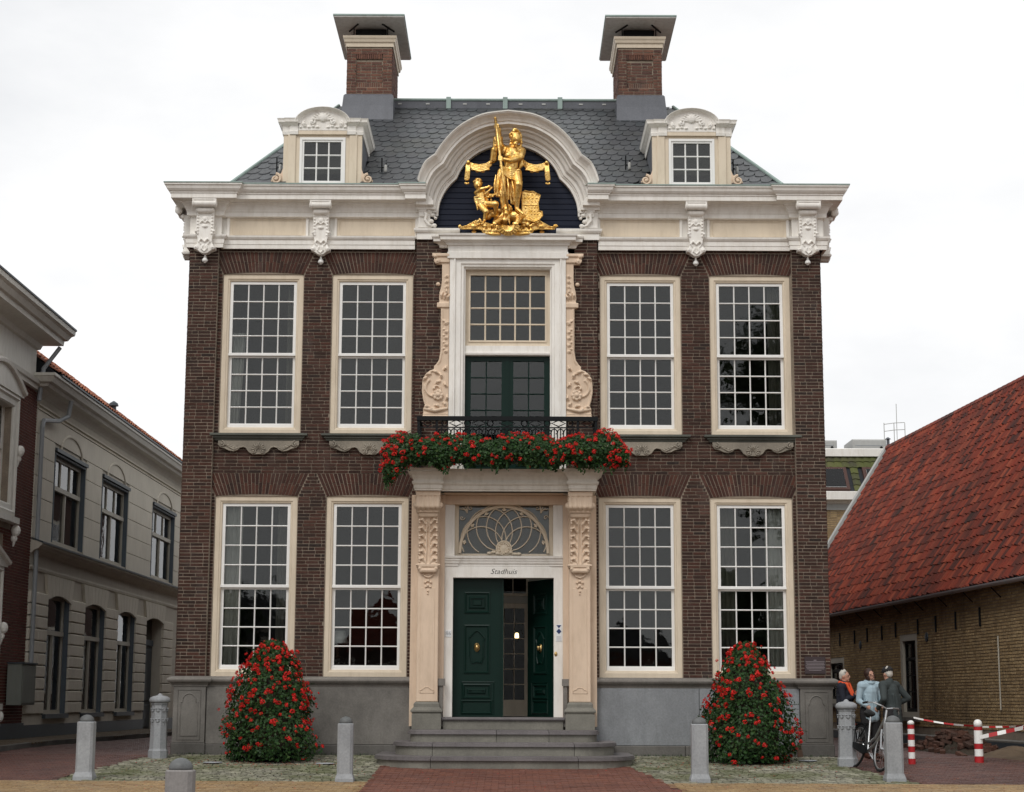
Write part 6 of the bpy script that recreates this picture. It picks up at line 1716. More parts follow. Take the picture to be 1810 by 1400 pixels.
# ------------------------------------------------------------------ people
def person(label, x, y, rz, H, head_turn=0, head_tilt=0, arms=None, top='cloth_grey', top_len=.36, legs_m='cloth_dark', hair='hair_grey', hair_kind='short', cap=None, collar=None, stoop=0.0, skirt=.0, neck_m=None):
    t = thing('person', label, 'person', (x, y, gz(x, y)), rz)
    h = H; b = MB()
    hipz, shz = .52 * h, .815 * h; sy = -stoop * .12 * h
    def V(x, y, z): return Vector((x * h, y * h, z * h))
    ar = arms or {1: (V(.15, .02, .64), V(.13, -.08, .50)), -1: (V(-.15, .02, .64), V(-.13, -.08, .50))}
    S_ = {s: Vector((s * .105 * h, sy * .8, shz - .01 * h)) for s in (-1, 1)}
    HC = Vector((0, sy - .012 * h, .925 * h))
    # body
    b.cap2(V(0, 0, .54), V(0, 0, .60), .085 * h, .075 * h); b.cap2(V(0, 0, .60), Vector((0, sy * .6, .73 * h)), .075 * h, .088 * h)
    b.cap2(S_[-1], S_[1], .036 * h, .036 * h); b.cap2(Vector((0, sy * .8, .80 * h)), HC - Vector((0, 0, .02 * h)), .036 * h, .032 * h)
    for s in (-1, 1):
        b.cap2(V(s * .052, 0, .52), V(s * .055, -.01, .285), .062 * h, .040 * h); b.cap2(V(s * .055, -.01, .285), V(s * .055, .012, .05), .036 * h, .022 * h)
        b.cap2(V(s * .055, .012, .028), V(s * .065, -.075, .018), .026 * h, .020 * h)
        e, w = ar[s]; b.cap2(S_[s], e, .028 * h, .022 * h); b.cap2(e, w, .021 * h, .016 * h)
        d = (w - e).normalized(); pc = w + d * .03 * h; b.cap2(w, pc, .017 * h, .021 * h)
        u = d.orthogonal().normalized()
        side_ = Vector((0, -1, 0)) if abs(d.y) < .8 else Vector((0, 0, -1)); u = (side_ - d * side_.dot(d)).normalized(); nrm = d.cross(u)
        for k in range(4):
            r0 = pc + u * (.012 * (k - 1.5)) * h; L = (.030, .036, .034, .026)[k] * h
            b.cap2(r0, r0 + d * L * .6, .0062 * h, .0058 * h, 6); b.cap2(r0 + d * L * .6, r0 + d * L * .95 + nrm * .012 * h * s, .0058 * h, .005 * h, 6)
        b.cap2(w + u * .015 * h, pc + u * .03 * h, .0075 * h, .006 * h, 6)
    body_m = b
    # head with face, turned
    hd = MB(); hd.ell((0, 0, .008 * h), (.044 * h, .055 * h, .058 * h), 14, 10); hd.ell((0, -.020 * h, -.030 * h), (.032 * h, .034 * h, .030 * h), 12, 8)
    hd.ell((0, -.058 * h, -.008 * h), (.008 * h, .012 * h, .015 * h), 8, 6); hd.ell((0, -.050 * h, -.034 * h), (.016 * h, .008 * h, .006 * h), 8, 5); hd.ell((0, -.045 * h, -.052 * h), (.014 * h, .012 * h, .010 * h), 8, 5)
    for s in (-1, 1): hd.ell((s * .018 * h, -.050 * h, .016 * h), (.012 * h, .006 * h, .004 * h), 8, 5); hd.ell((s * .044 * h, .004 * h, -.004 * h), (.007 * h, .012 * h, .018 * h), 8, 6)
    HM = Matrix.Translation(HC) @ Matrix.Rotation(head_tilt, 4, 'Y') @ Matrix.Rotation(head_turn, 4, 'Z') @ Matrix.Rotation(stoop * .4, 4, 'X')
    hd.xf(HM); body_m.add(hd.v, hd.f)
    body = fused(body_m, 'body', 'skin', .0085, 2, t)
    ey = MB()
    for s in (-1, 1): ey.ell((s * .018 * h, -.0505 * h, .006 * h), (.0075 * h, .005 * h, .0045 * h), 8, 5)
    ey.xf(HM).build('eyes', 'cloth_dark', body)
    mo = MB().ell((0, -.0575 * h, -.034 * h), (.012 * h, .003 * h, .003 * h), 8, 5).xf(HM); mo.build('mouth', 'leather', body)
    # hair
    hr = MB()
    if hair_kind == 'short':
        hr.ell((0, .012 * h, .024 * h), (.050 * h, .054 * h, .052 * h), 12, 8); hr.ell((0, .035 * h, -.005 * h), (.040 * h, .030 * h, .040 * h), 10, 6)
        for i in range(16): a = ru(0, 3.14); hr.ell((.045 * h * math.cos(a), .01 * h + .03 * h * math.sin(a * 2), (.03 + .045 * math.sin(a)) * h), .012 * h, 6, 4)
    else:
        hr.ell((0, .010 * h, .020 * h), (.056 * h, .058 * h, .058 * h), 12, 8); hr.ell((.040 * h, .0, -.025 * h), (.018 * h, .036 * h, .042 * h), 8, 6); hr.ell((-.040 * h, .0, -.025 * h), (.018 * h, .036 * h, .042 * h), 8, 6); hr.ell((0, .035 * h, -.03 * h), (.045 * h, .030 * h, .045 * h), 8, 6)
    hr.xf(HM); fused(hr, 'hair', hair, .008, 1, t)
    if cap:
        c = MB().ell((0, .002 * h, .038 * h), (.060 * h, .068 * h, .046 * h), 14, 8); c.ell((0, -.060 * h, .030 * h), (.040 * h, .036 * h, .007 * h), 12, 5)
        c.xf(HM); fused(c, 'cap', cap, .008, 1, t)
    # coat or sweater
    c = MB(); lo = (.54 - top_len * .55)
    c.cap2(V(0, .0, .54), V(0, 0, .62), .090 * h, .084 * h); c.cap2(V(0, 0, .62), Vector((0, sy * .6, .74 * h)), .084 * h, .092 * h)
    c.cap2(S_[-1] + Vector((.01 * h, 0, -.005 * h)), S_[1] - Vector((.01 * h, 0, .005 * h)), .058 * h, .058 * h); c.cap2(Vector((0, sy * .8, .80 * h)), Vector((0, sy * .8, .845 * h)), .055 * h, .046 * h)
    for s in (-1, 1):
        e, w = ar[s]; c.cap2(S_[s], e, .046 * h, .035 * h); c.cap2(e, w - (w - e) * .04, .035 * h, .025 * h)
    n = 7
    for i in range(n):
        a = math.pi * 2 * i / n; c.cap2(V(.045 * math.cos(a), .03 * math.sin(a), .56), V(.055 * math.cos(a), .045 * math.sin(a), lo), .060 * h, (.046 + skirt) * h)
    for i in range(14): a = ru(0, 6.28); c.cap2(V(.092 * math.cos(a), .075 * math.sin(a), .70), V(.11 * math.cos(a + .3), .085 * math.sin(a + .3), ru(lo + .04, .55)), .014 * h, .010 * h, 6)
    fused(c, 'coat' if top_len > .3 else 'jacket', top, .010, 3, t)
    if collar:
        q = MB()
        for i in range(9): a = math.pi * 2 * i / 9; p = Vector((.052 * h * math.cos(a), sy * .8 + .048 * h * math.sin(a), .845 * h + .012 * h * math.sin(a))); p2 = Vector((.052 * h * math.cos(a + .7), sy * .8 + .048 * h * math.sin(a + .7), .845 * h + .012 * h * math.sin(a + .7))); q.cap2(p, p2, .019 * h, .019 * h, 8)
        if collar == 'orange':
            for s in (-1, 1): q.cap2(V(s * .05, -.05, .84), V(s * .035, -.112, .70), .018 * h, .016 * h, 8); q.cap2(V(s * .05, .03, .85), V(s * .10, -.02, .845), .016 * h, .014 * h, 8)
        fused(q, 'scarf', collar, .009, 1, t)
    p = MB()
    for s in (-1, 1):
        p.cap2(V(s * .050, 0, .50), V(s * .055, -.008, .28), .076 * h, .052 * h); p.cap2(V(s * .055, -.008, .28), V(s * .055, .010, .075), .050 * h, .040 * h)
    p.cap2(V(-.04, 0, .53), V(.04, 0, .53), .078 * h, .078 * h)
    fused(p, 'trousers', legs_m, .011, 2, t)
    for s in (-1, 1):
        q = MB().cap2(V(s * .056, .012, .028), V(s * .068, -.085, .020), .033 * h, .026 * h).cap2(V(s * .055, .012, .03), V(s * .055, .012, .075), .031 * h, .031 * h)
        fused(q, 'shoe', 'leather', .009, 1, t)
    return t
def arms_for(H, r, l): return {1: (Vector(r[0]) * H, Vector(r[1]) * H), -1: (Vector(l[0]) * H, Vector(l[1]) * H)}
person('elderly person in grey-green coat and dark cap seen from behind, elbow out, beside the bicycle', 6.60, -1.35, R(-142), 1.58, head_turn=R(-12), stoop=.35, cap='cloth_dark', top='cloth_grey', top_len=.42, skirt=.012,
       arms=arms_for(1.58, ((.17, .03, .66), (.12, -.10, .56)), ((-.20, .05, .67), (-.12, -.09, .58))))
person('dark-haired person in pale blue sweater with tilted head, talking between the other two', 6.37, -.60, R(16), 1.53, head_tilt=R(-20), head_turn=R(8), top='cloth_blue', top_len=.17, hair='hair_brown', hair_kind='bob', collar='cloth_blue', skirt=.01,
       arms=arms_for(1.52, ((.14, .0, .64), (.10, -.12, .58)), ((-.14, .0, .64), (-.10, -.12, .58))))
person('short-haired grey person in black jacket with orange scarf standing behind the carved post', 5.95, -.45, R(62), 1.50, head_turn=R(5), top='cloth_navy', top_len=.28, hair='hair_grey', collar='orange',
       arms=arms_for(1.50, ((.13, -.03, .65), (.03, -.13, .72)), ((-.13, -.03, .65), (.0, -.13, .70))))
# ------------------------------------------------------------------ houses on the left side of the street
def local_house(name, label, loc, rz): return thing(name, label, 'house', loc, rz)
def tall_window(parent, x0, x1, z0, z1, arch=0.0, depth=.11, upper_h=.9, n_up=3, joinery='off', reveal='bluegrey'):
    """recessed window in a wall facing local -Y"""
    m = MB(); n = 8
    top = [(lerp(x0, x1, i / n), z1 + arch * (1 - (2 * i / n - 1) ** 2)) for i in range(n + 1)]
    r = MB().box(x0, x0 + .03, .0, depth + .1, z0, z1).box(x1 - .03, x1, .0, depth + .1, z0, z1).box(x0 + .03, x1 - .03, .0, depth + .1, z1 - .03 + arch * .0, z1)
    w = r.build('window', reveal, parent)
    zz = z1 - upper_h; y = depth
    f = MB(); ring(f, x0 + .031, x1 - .031, z0, z1 - .031, .08, .08, .08, .08, y, y + .08)
    f.box(x0 + .111, x1 - .111, y - .03, y + .08, zz - .05, zz + .05); f.box((x0 + x1) / 2 - .04, (x0 + x1) / 2 + .04, y - .01, y + .08, z0 + .08, zz - .05)
    f.build('frame', joinery, w)
    for i in range(1, n_up): xx = lerp(x0 + .11, x1 - .11, i / n_up); MB().box(xx - .018, xx + .018, y + .01, y + .06, zz + .05, z1 - .111).build('glazing_bar', joinery, w)
    for i in range(n_up): MB().box(lerp(x0 + .11, x1 - .11, i / n_up) + .01, lerp(x0 + .11, x1 - .11, (i + 1) / n_up) - .01, y + .04, y + .044, zz + .05, z1 - .11).build('pane', 'glass', w)
    xm = (x0 + x1) / 2
    for a, b in ((x0 + .11, xm - .04), (xm + .04, x1 - .11)): MB().box(a, b, y + .04, y + .044, z0 + .08, zz - .05).build('pane', 'glass', w)
    for a, b in ((x0 + .13, x0 + .55), (x1 - .5, x1 - .13)):
        c = MB(); k = 10
        for j, z in enumerate((z0 + .1, zz - .06)):
            for i in range(k + 1): c.v.append((lerp(a, b, i / k), y + .25 + .03 * math.sin(i * 2.2), z))
        for i in range(k): c.f.append((i, i + 1, i + 1 + k + 1, i + k + 1))
        c.build('window_curtain', 'curtain_dark', w)
    return w
def stucco_house():
    t = local_house('stucco_house', 'two-storey grey stucco house with rusticated ground floor and blue-grey windows in the left street', (-10, 0, 0), R(90))
    X0, X1 = 5.66, 24.0
    GW = [(7.25, 9.2), (10.7, 12.8), (14.3, 16.4)]; DR = (17.95, 20.3); UW = [(7.35, 10.2), (12.0, 15.0), (18.3, 21.6)]
    hz = [(a, b, .72, 3.34) for a, b in GW] + [(DR[0], DR[1], .12, 3.34)] + [(a, b, 4.46, 6.45) for a, b in UW]
    m = MB(); grid_wall(m, X0, X1, .10, 7.6, .03, .45, hz); m.box(X0, X0 + .3, .451, 8, .1, 7.6).box(X1 - .3, X1, .451, 8, .1, 7.6).box(X0 + .31, X1 - .31, 7.6, 8, .1, 7.6)
    wall_ = m.build('wall', 'stucco', t)
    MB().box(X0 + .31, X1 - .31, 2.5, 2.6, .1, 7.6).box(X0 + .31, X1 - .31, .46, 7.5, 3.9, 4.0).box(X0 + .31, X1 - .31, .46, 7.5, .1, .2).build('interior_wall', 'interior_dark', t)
    # base and rusticated blocks
    MB().box(X0, DR[0] - .02, -.02, .029, .08, .50).box(DR[1] + .02, X1, -.02, .029, .08, .50).build('base_course', 'bluedark', wall_)
    MB().box(X0, DR[0] - .01, -.0, .0295, .501, .70).build('sill_band', 'stucco2', wall_)
    piers = [(X0 + .04, 6.45), (6.46, 7.2), (9.26, 10.64), (12.86, 14.24), (16.46, 17.88), (20.36, 21.8)]
    H = (3.30 - .72) / 10
    for k, (a, b) in enumerate(piers):
        for j in range(10):
            aa, bb = a, b
            if k == 0: bb = 6.45 - (.25 if j % 2 else 0)
            if k == 1: aa = 6.46 - (.25 if j % 2 else 0)
            z = .72 + j * H; MB().bbox(aa + .01, bb - .01, -.035, .0295, z + .012, z + H - .012, .014).build('rusticated_block', 'stucco2', wall_)
    # voussoirs above the ground-floor openings
    for (a, b) in GW + [DR]:
        c = (a + b) / 2; n = 7
        for i in range(n):
            u0 = -1 + 2 * i / n; u1 = -1 + 2 * (i + 1) / n; w0 = (b - a) / 2 + .05; w1 = w0 * 1.22
            pts = [(c + u0 * w0 + .008, 3.31 + .12 * (1 - u0 * u0) - .12), (c + u1 * w0 - .008, 3.31 + .12 * (1 - u1 * u1) - .12), (c + u1 * w1 - .008, 3.72), (c + u0 * w1 + .008, 3.72)]
            MB().prism(pts, -.035, .0295).build('voussoir', 'stucco2', wall_)
    # upper floor: smooth slabs with fine joints
    rows = [4.40, 4.85, 5.30, 5.75, 6.20, 6.65]
    for (a, b) in ((X0 + .02, UW[0][0] - .08), (UW[0][1] + .08, UW[1][0] - .08), (UW[1][1] + .08, UW[2][0] - .08), (UW[2][1] + .08, X1)):
        for j in range(5): MB().bbox(a, b, .0, .0295, rows[j] + .006, rows[j + 1] - .006, .006).build('stucco_slab', 'stucco2', wall_)
    MB().bbox(X0 + .02, X1, .0, .0295, 6.656, 7.16, .006).build('stucco_slab', 'stucco2', wall_)
    for (a, b) in UW:
        MB().box(a - .06, b + .06, -.05, .029, 6.47, 6.55).build('lintel', 'bluedark', wall_)
        MB().tube([((a + b) / 2 + (b - a) * .34 * math.cos(R(q)), .0, 6.56 + .42 * math.sin(R(q))) for q in range(0, 181, 12)], .035, 6).build('blind_arch', 'stucco2', wall_)
    for a, b in GW: tall_window(t, a, b, .72, 3.34, upper_h=.85, n_up=1); 
    for a, b in GW: MB().box(a - .05, b + .05, -.08, .1, .62, .719).build('window_sill', 'bluedark', wall_)
    for a, b in UW: tall_window(t, a, b, 4.46, 6.45, upper_h=.75)
    d = MB().box(DR[0], DR[1], .28, .33, .12, 2.55).build('door', 'bluedark', t)
    for i in range(2):
        a = DR[0] + .12 + i * 1.13
        for z0, z1 in ((.25, .9), (1.0, 2.45)): MB().bbox(a, a + .95, .25, .279, z0, z1, .02).build('door_panel', 'bluedark', d)
    MB().box(DR[0], DR[1], .25, .34, 2.56, 2.72).build('transom', 'bluegrey', d); MB().box(DR[0] + .05, DR[1] - .05, .29, .294, 2.73, 3.3).build('pane', 'glass', d)
    # ledge between the floors, frieze lines and cornice
    MB().mold([(0, 3.74), (.03, 3.75), (.04, 3.80), (.02, 3.84), (.02, 4.08), (.06, 4.10), (.10, 4.15), (.20, 4.19), (.22, 4.23), (.26, 4.25), (.26, 4.30), (0, 4.38)], [(X0, .03), (X1, .03)]).build('ledge', 'stucco', wall_)
    MB().mold([(.22, 4.305), (.28, 4.29), (.28, 4.33), (0, 4.42)], [(X0, .028), (X1, .028)]).build('lead_flashing', 'bluedark', wall_)
    MB().mold([(0, 7.16), (.05, 7.17), (.05, 7.20), (.02, 7.21), (.02, 7.235), (.07, 7.25), (.07, 7.28), (.0, 7.30)], [(X0, .03), (X1, .03)]).build('frieze_moulding', 'stucco2', wall_)
    MB().mold([(0, 7.45), (.05, 7.50), (.16, 7.58), (.30, 7.60), (.33, 7.66), (.42, 7.68), (.47, 7.78), (.50, 7.80), (.50, 7.86), (.1, 7.86), (0, 7.6)], [(X0, 3), (X0, .03), (X1, .03)]).build('cornice', 'pale_trim', wall_)
    MB().mold([(.44, 7.861), (.53, 7.861), (.53, 7.90), (.1, 7.94)], [(X0, .03), (X1, .03)]).build('gutter', 'bluedark', t)
    MB().tube([(7.3, -.30, 7.6), (7.3, -.25, 7.25), (7.0, -.12, 7.1), (5.95, -.07, 6.95), (5.85, -.07, 6.8), (5.85, -.07, 1.0)], .05, 8).build('drainpipe', 'zinc', t)
    # tiled roof
    ey, ez, ry, rz_ = -.40, 7.92, 3.9, 11.1
    m = MB().add([(X0, ey, ez), (X1, ey, ez), (X1, ry, rz_), (X0, ry, rz_), (X0, 8.2, ez), (X1, 8.2, ez)], [(0, 1, 2, 3), (3, 2, 5, 4), (0, 3, 4), (1, 5, 2)])
    rf = m.build('roof', 'slate_under', t)
    q = MB(); sl_ = math.hypot(ry - ey, rz_ - ez); nr = int(sl_ / .29); uy, uz = (ry - ey) / sl_, (rz_ - ez) / sl_
    for j in range(nr + 1):
        for i in range(int((X1 - X0) / .24)):
            x = X0 + .24 * i; v0 = j * .29; jj = ru(-.008, .008)
            P = []
            for v, hgt in ((v0, .05), (v0 + .30, .02)):
                for u_, hh in ((0, 0), (.06, .03), (.12, .035), (.18, .008), (.25, 0)): P.append((x + u_, ey + uy * v - uz * (hgt + hh + jj), ez + uz * v + uy * (hgt + hh + jj)))
            q.add(P, [(k, k + 1, k + 6, k + 5) for k in range(4)])
    q.build('pantiles', 'tile_orange', rf, stuff=True)
    v = MB().lathe([(.07, 0), (.07, .28), (.13, .29), (.11, .36), (.02, .42)], (14.6, .4, 8.4), 10).build('roof_vent', 'bluedark', t)
stucco_house()
def brick_house():
    t = local_house('brick_house', 'dark red brick house with heavy white cornice at the left edge of the photo', (-10, 0, 0), R(90))
    X0, X1 = -6.0, 5.62
    UWN = (1.5, 3.75); 
    hz = [(UWN[0], UWN[1], 4.65, 7.0), (1.2, 3.2, .95, 3.5)]
    m = MB(); grid_wall(m, X0, X1, .05, 7.5, .012, .4, hz); m.box(X1 - .3, X1, .401, 9, .05, 8.8).box(X0, X0 + .3, .401, 9, .05, 8.8).box(X0 + .31, X1 - .31, 8.6, 9, .05, 8.8)
    wall_ = m.build('wall', 'mortar', t)
    q = MB(); H = [rect_hole(UWN[0] - .25, UWN[1] + .35, 4.4, 7.45), rect_hole(.9, 3.6, .3, 4.3)]
    brick_rows(q, X0, X1, .55, 7.5, 0, H, depth=.03); q.build('brickwork', 'brick_left', wall_, stuff=True)
    MB().box(X0, X1 + .0, -.04, .0119, .0, .55).build('base_course', 'bluedark', wall_)
    q = MB().box(X0, X1 - .32, -.02, .39, 7.501, 8.5); q.mold([(0, 7.50), (.05, 7.52), (.06, 7.60), (.10, 7.62), (.12, 7.70), (0, 7.72)], [(X0, -.02), (X1 - .32, -.02), (X1 - .32, 2)])
    q.mold([(0, 8.36), (.06, 8.38), (.10, 8.48), (.20, 8.52), (.45, 8.54), (.46, 8.64), (.52, 8.66), (.58, 8.76), (.64, 8.80), (.65, 8.90), (0, 9.0)], [(X0, -.02), (X1 - .32, -.02), (X1 - .32, 6)])
    q.build('cornice', 'pale_trim', t)
    MB().mold([(.60, 8.905), (.67, 8.90), (.67, 8.94), (-.5, 9.05), (-.5, 9.0)], [(X0, -.02), (X1 - .32, -.02), (X1 - .32, 6)]).build('gutter', 'bluedark', t)
    MB().tube([(X1 + .10, -.40, 8.5), (X1 - .1, -.12, 8.0), (X1 - .15, -.07, 7.3)], .05, 8).build('drainpipe', 'zinc', t)
    def surround(a, b, z0, z1, arched):
        m = MB(); m.frame(a - .28, b + .28, z0 - .1, z1 + .25, [(0, .3), (0, -.08), (.10, -.10), (.14, -.06), (.24, -.05), (.27, -.02), (.28, .3)])
        w = m.build('window_surround', 'pale_trim', t)
        n = 12; p = [(lerp(a - .40, b + .40, i / n), z1 + .25 + (.42 * math.sin(math.pi * i / n) if arched else .42 * (1 - abs(2 * i / n - 1)))) for i in range(n + 1)]
        MB().prism([(a - .40, z1 + .22)] + [(x, z + .08) for x, z in p] + [(b + .40, z1 + .22)], -.12, .0).build('window_pediment', 'pale_trim', w)
        MB().tube([(x, -.14, z + .06) for x, z in p], .06, 6).build('pediment_moulding', 'white', w)
        for sg, x in ((-1, a - .34), (1, b + .34)):
            for zz in ((z0 + z1) / 2 + .2, z0 - .35):
                c = MB().ell((x, -.10, zz), (.08, .10, .12), 8, 6).ell((x, -.07, zz - .16), (.05, .07, .08), 8, 6).tube([(x, -.08, zz - .2), (x, -.06, zz - .32)], [.035, .015], 6); c.build('corbel', 'white', w)
        MB().box(a - .38, b + .38, -.16, .0, z0 - .22, z0 - .10).build('window_sill', 'pale_trim', w)
        MB().box(a + .0, b - .0, .15, .2, z0, z0 + .1).box(a, a + .1, .15, .2, z0 + .1, z1).box(b - .1, b, .15, .2, z0 + .1, z1).box((a + b) / 2 - .04, (a + b) / 2 + .04, .14, .2, z0 + .1, z1).box(a + .1, b - .1, .13, .139, z1 - .9, z1 - .8).build('window_frame', 'white', w)
        MB().box(a + .1, b - .1, .18, .184, z0 + .1, z1).build('pane', 'glass', w)
    surround(UWN[0], UWN[1], 4.75, 6.9, True); surround(1.2, 3.2, 1.05, 3.4, False)
    MB().box(X0, X1 - .32, -.02, 9, 9.0, 9.06).build('roof', 'lead', t)
brick_house()
c = thing('utility_cabinet', 'grey-green metal cabinet hung on the brick house wall at the left edge', 'cabinet', (-10, 0, 0), R(90))
MB().bbox(4.2, 5.25, -.34, -.045, .92, 1.74, .01).build('cabinet_body', 'box', c)
MB().bbox(4.24, 5.21, -.352, -.341, .96, 1.70, .004).build('cabinet_door', 'box', c)
MB().box(4.17, 5.28, -.37, -.044, 1.741, 1.77).build('cabinet_lid', 'bluedark', c)

# ------------------------------------------------------------------ the barn on the right
def barn():
    t = thing('tiled_barn', 'long low yellow-brick building with a steep red pantile roof on the right of the lane', 'building', (8.6, 22.5, 0), R(-86.22))
    X0, X1 = 0, 27
    H = [(11.75, 13.15, .70, 2.62), (4.6, 6.4, 1.0, 2.24)]
    m = MB(); grid_wall(m, X0, X1, .05, 3.5, .012, .4, H); m.box(X0, X0 + .3, .401, 6.3, .05, 3.5).box(X1 - .3, X1, .401, 6.3, .05, 3.5)
    # far and near gables
    for x in (X0, X1 - .3): m.prism([(.0, 3.51), (3.2, 8.55), (6.4, 3.51)], x, x + .3, 'x')
    w = m.build('wall', 'mortar', t)
    q = MB(); HL_ = [rect_hole(11.75, 13.15, .6, 2.62), rect_hole(4.6, 6.4, .9, 2.24)]
    brick_rows(q, X0, 22, .50, 3.5, 0, HL_, pitch=.064, L=.21, depth=.05); q.build('brickwork', 'brick_barn', w, stuff=True)
    MB().box(22.01, X1, -.001, .0119, .5, 3.5).build('brick_end', 'brick_barn', w)
    MB().box(X0, X1, -.05, .0115, .02, .27).build('base_course', 'bluedark', w)
    MB().mold([(0, .271), (.05, .272), (.05, .30), (0, .33)], [(X0, -.0), (X1, -.0)]).build('base_ledge', 'plinth', w)
    # windows
    for (a, b, z0, z1) in ((11.75, 13.15, .70, 2.62), (4.6, 6.4, 1.0, 2.24)):
        f = MB(); ring(f, a, b, z0, z1, .16, .16, .12, .16, .01, .14); wf = f.build('window', 'off', t)
        g = MB(); ring(g, a + .161, b - .161, z0 + .121, z1 - .161, .06, .06, .08, .06, .08, .15); g.box(a + .22, b - .22, .07, .15, z0 + (z1 - z0) * .68, z0 + (z1 - z0) * .68 + .07).build('sash', 'black', wf)
        x0_, x1_ = a + .22, b - .22
        for xx in ((x0_ + x1_) / 2,): MB().box(xx - .015, xx + .015, .09, .13, z0 + .2, z1 - .22).build('glazing_bar', 'black', wf)
        for k in range(1, 4):
            zz = z0 + .2 + (z1 - z0 - .4) * k / 4; MB().box(x0_, x1_, .091, .129, zz - .012, zz + .012).build('glazing_bar', 'black', wf)
        for k in range(4):
            for i in range(2):
                za = z0 + .2 + (z1 - z0 - .4) * k / 4; MB().box(lerp(x0_, x1_, i / 2) + .004, lerp(x0_, x1_, (i + 1) / 2) - .004, .108, .112, za, za + (z1 - z0 - .4) / 4).build('pane', 'glass', wf)
        MB().box(a + .17, b - .17, .16, .18, z0 + .13, z1 - .17).build('curtain_blind', 'curtain', wf)
        MB().box(a - .04, b + .04, -.06, .05, z0 - .09, z0 - .001).build('window_sill', 'plinth', wf)
    # wall anchors
    for x, z0, z1 in ((6.1, 2.52, 2.87), (7.65, 2.53, 2.88), (8.9, 2.54, 2.89), (10.28, 2.55, 2.90), (11.5, 2.56, 2.92), (13.33, 2.57, 2.92), (14.7, 2.57, 2.94), (16.12, 2.58, 2.96), (17.72, 2.58, 2.97)):
        MB().box(x - .018, x + .018, -.04, -.005, z0, z1).build('wall_anchor', 'black', t)
    for x in (8.17, 13.95): MB().lathe([(.0, 0), (.11, 0), (.10, .02), (.02, .03)], (0, 0, 0), 12).xf(Matrix.Translation((x, -.003, 2.49)) @ Matrix.Rotation(R(90), 4, 'X')).build('anchor_plate', 'bluedark', t)
    MB().tube([(18.8, -.03, .9), (18.8, -.03, 2.35)], .015, 6).build('cable', 'off', t)
    # roof
    ey, ez, ry, rz_ = -.16, 3.40, 3.2, 8.76; L = math.hypot(ry - ey, rz_ - ez); uy, uz = (ry - ey) / L, (rz_ - ez) / L
    rf = MB().add([(X0, ey, ez), (X1, ey, ez), (X1, ry, rz_), (X0, ry, rz_), (X0, 6.56, ez), (X1, 6.56, ez)], [(0, 1, 2, 3), (3, 2, 5, 4), (5, 1, 0, 4)]).build('roof', 'slate_under', t)
    tw, tl = .20, .27; hs_ = [(0, .0), (.03, .042), (.065, .056), (.10, .036), (.13, .004), (.175, -.008), (.21, .004)]
    def tm():
        q = MB(); n = len(hs_)
        for v, lift in ((-.02, .050), (tl + .03, .018)):
            for u, hh in hs_: q.v.append((u, v, lift + hh))
        for u, hh in hs_: q.v.append((u, -.02, .050 + hh - .018))
        q.f = [(k, k + 1, n + k + 1, n + k) for k in range(n - 1)] + [(2 * n + k, 2 * n + k + 1, k + 1, k) for k in range(n - 1)]
        return q
    base = tm(); tmesh = base.mesh('pantile', 'pantile')
    RM = Matrix(((1, 0, 0, 0), (0, uy, -uz, ey), (0, uz, uy, ez), (0, 0, 0, 1)))
    items = [(i, j) for i in range(int((X1 - X0 - .35) / tw)) for j in range(int(L / tl) + 1)]
    near = sorted(items, key=lambda q: abs(X0 + .35 + q[0] * tw - 19.0) + .35 * q[1])[:300]; near = set(near); rest = MB()
    for (i, j) in items:
        v0 = min(j * tl, L - tl + .02)
        mt = RM @ Matrix.Translation((X0 + .35 + i * tw + ru(-.006, .006), v0 + ru(-.028, .028), ru(-.005, .012))) @ Matrix.Rotation(ru(-.03, .03), 4, 'Z')
        if (i, j) in near:
            o = place('pantile', tmesh, rf); o.matrix_basis = mt
        else: rest.add([mt @ Vector(v) for v in base.v], base.f)
    rest.build('laid_pantiles', 'pantile', rf, stuff=True)
    # ridge tiles
    for i in range(int((X1 - X0) / .36)):
        MB().tube([(X0 + .36 * i, ry, rz_ + .0), (X0 + .36 * i + .37, ry, rz_ + .012)], .12, 8).build('ridge_tile', 'pantile', rf)
    # far verge: lead gutter and white board
    for (x0, x1, h, mat, nm) in ((.06, .36, .03, 'lead', 'verge_lead'), (-.26, .055, .12, 'ac', 'verge_board')):
        q = MB(); n = 2
        P = [(ey - uz * h, ez + uy * h), (ry - uz * h + .05, rz_ + uy * h + .05), (ry + .0, rz_ - .1), (ey + .05, ez - .1)]
        q.prism(P, x0, x1, 'x'); q.build(nm, mat, rf)
    MB().lathe([(.05, 0), (.05, .25), (.10, .26), (.02, .32)], (.0, ry, rz_ + .05), 8).build('finial', 'lead', rf)
    # half-round gutter with sleeves and brackets
    g = MB(); n = 8; Y0 = ey - .06; Z0 = ez - .02
    for x in (X0, X1):
        for k in range(n + 1): a = math.pi + math.pi * k / n; g.v.append((x, Y0 + .075 * math.cos(a), Z0 + .075 * math.sin(a)))
        for k in range(n + 1): a = 2 * math.pi - math.pi * k / n; g.v.append((x, Y0 + .068 * math.cos(a), Z0 + .068 * math.sin(a)))
    k2 = 2 * (n + 1)
    for k in range(k2): g.f.append((k, (k + 1) % k2, k2 + (k + 1) % k2, k2 + k))
    gt = g.build('gutter', 'gutter', t)
    x = .8
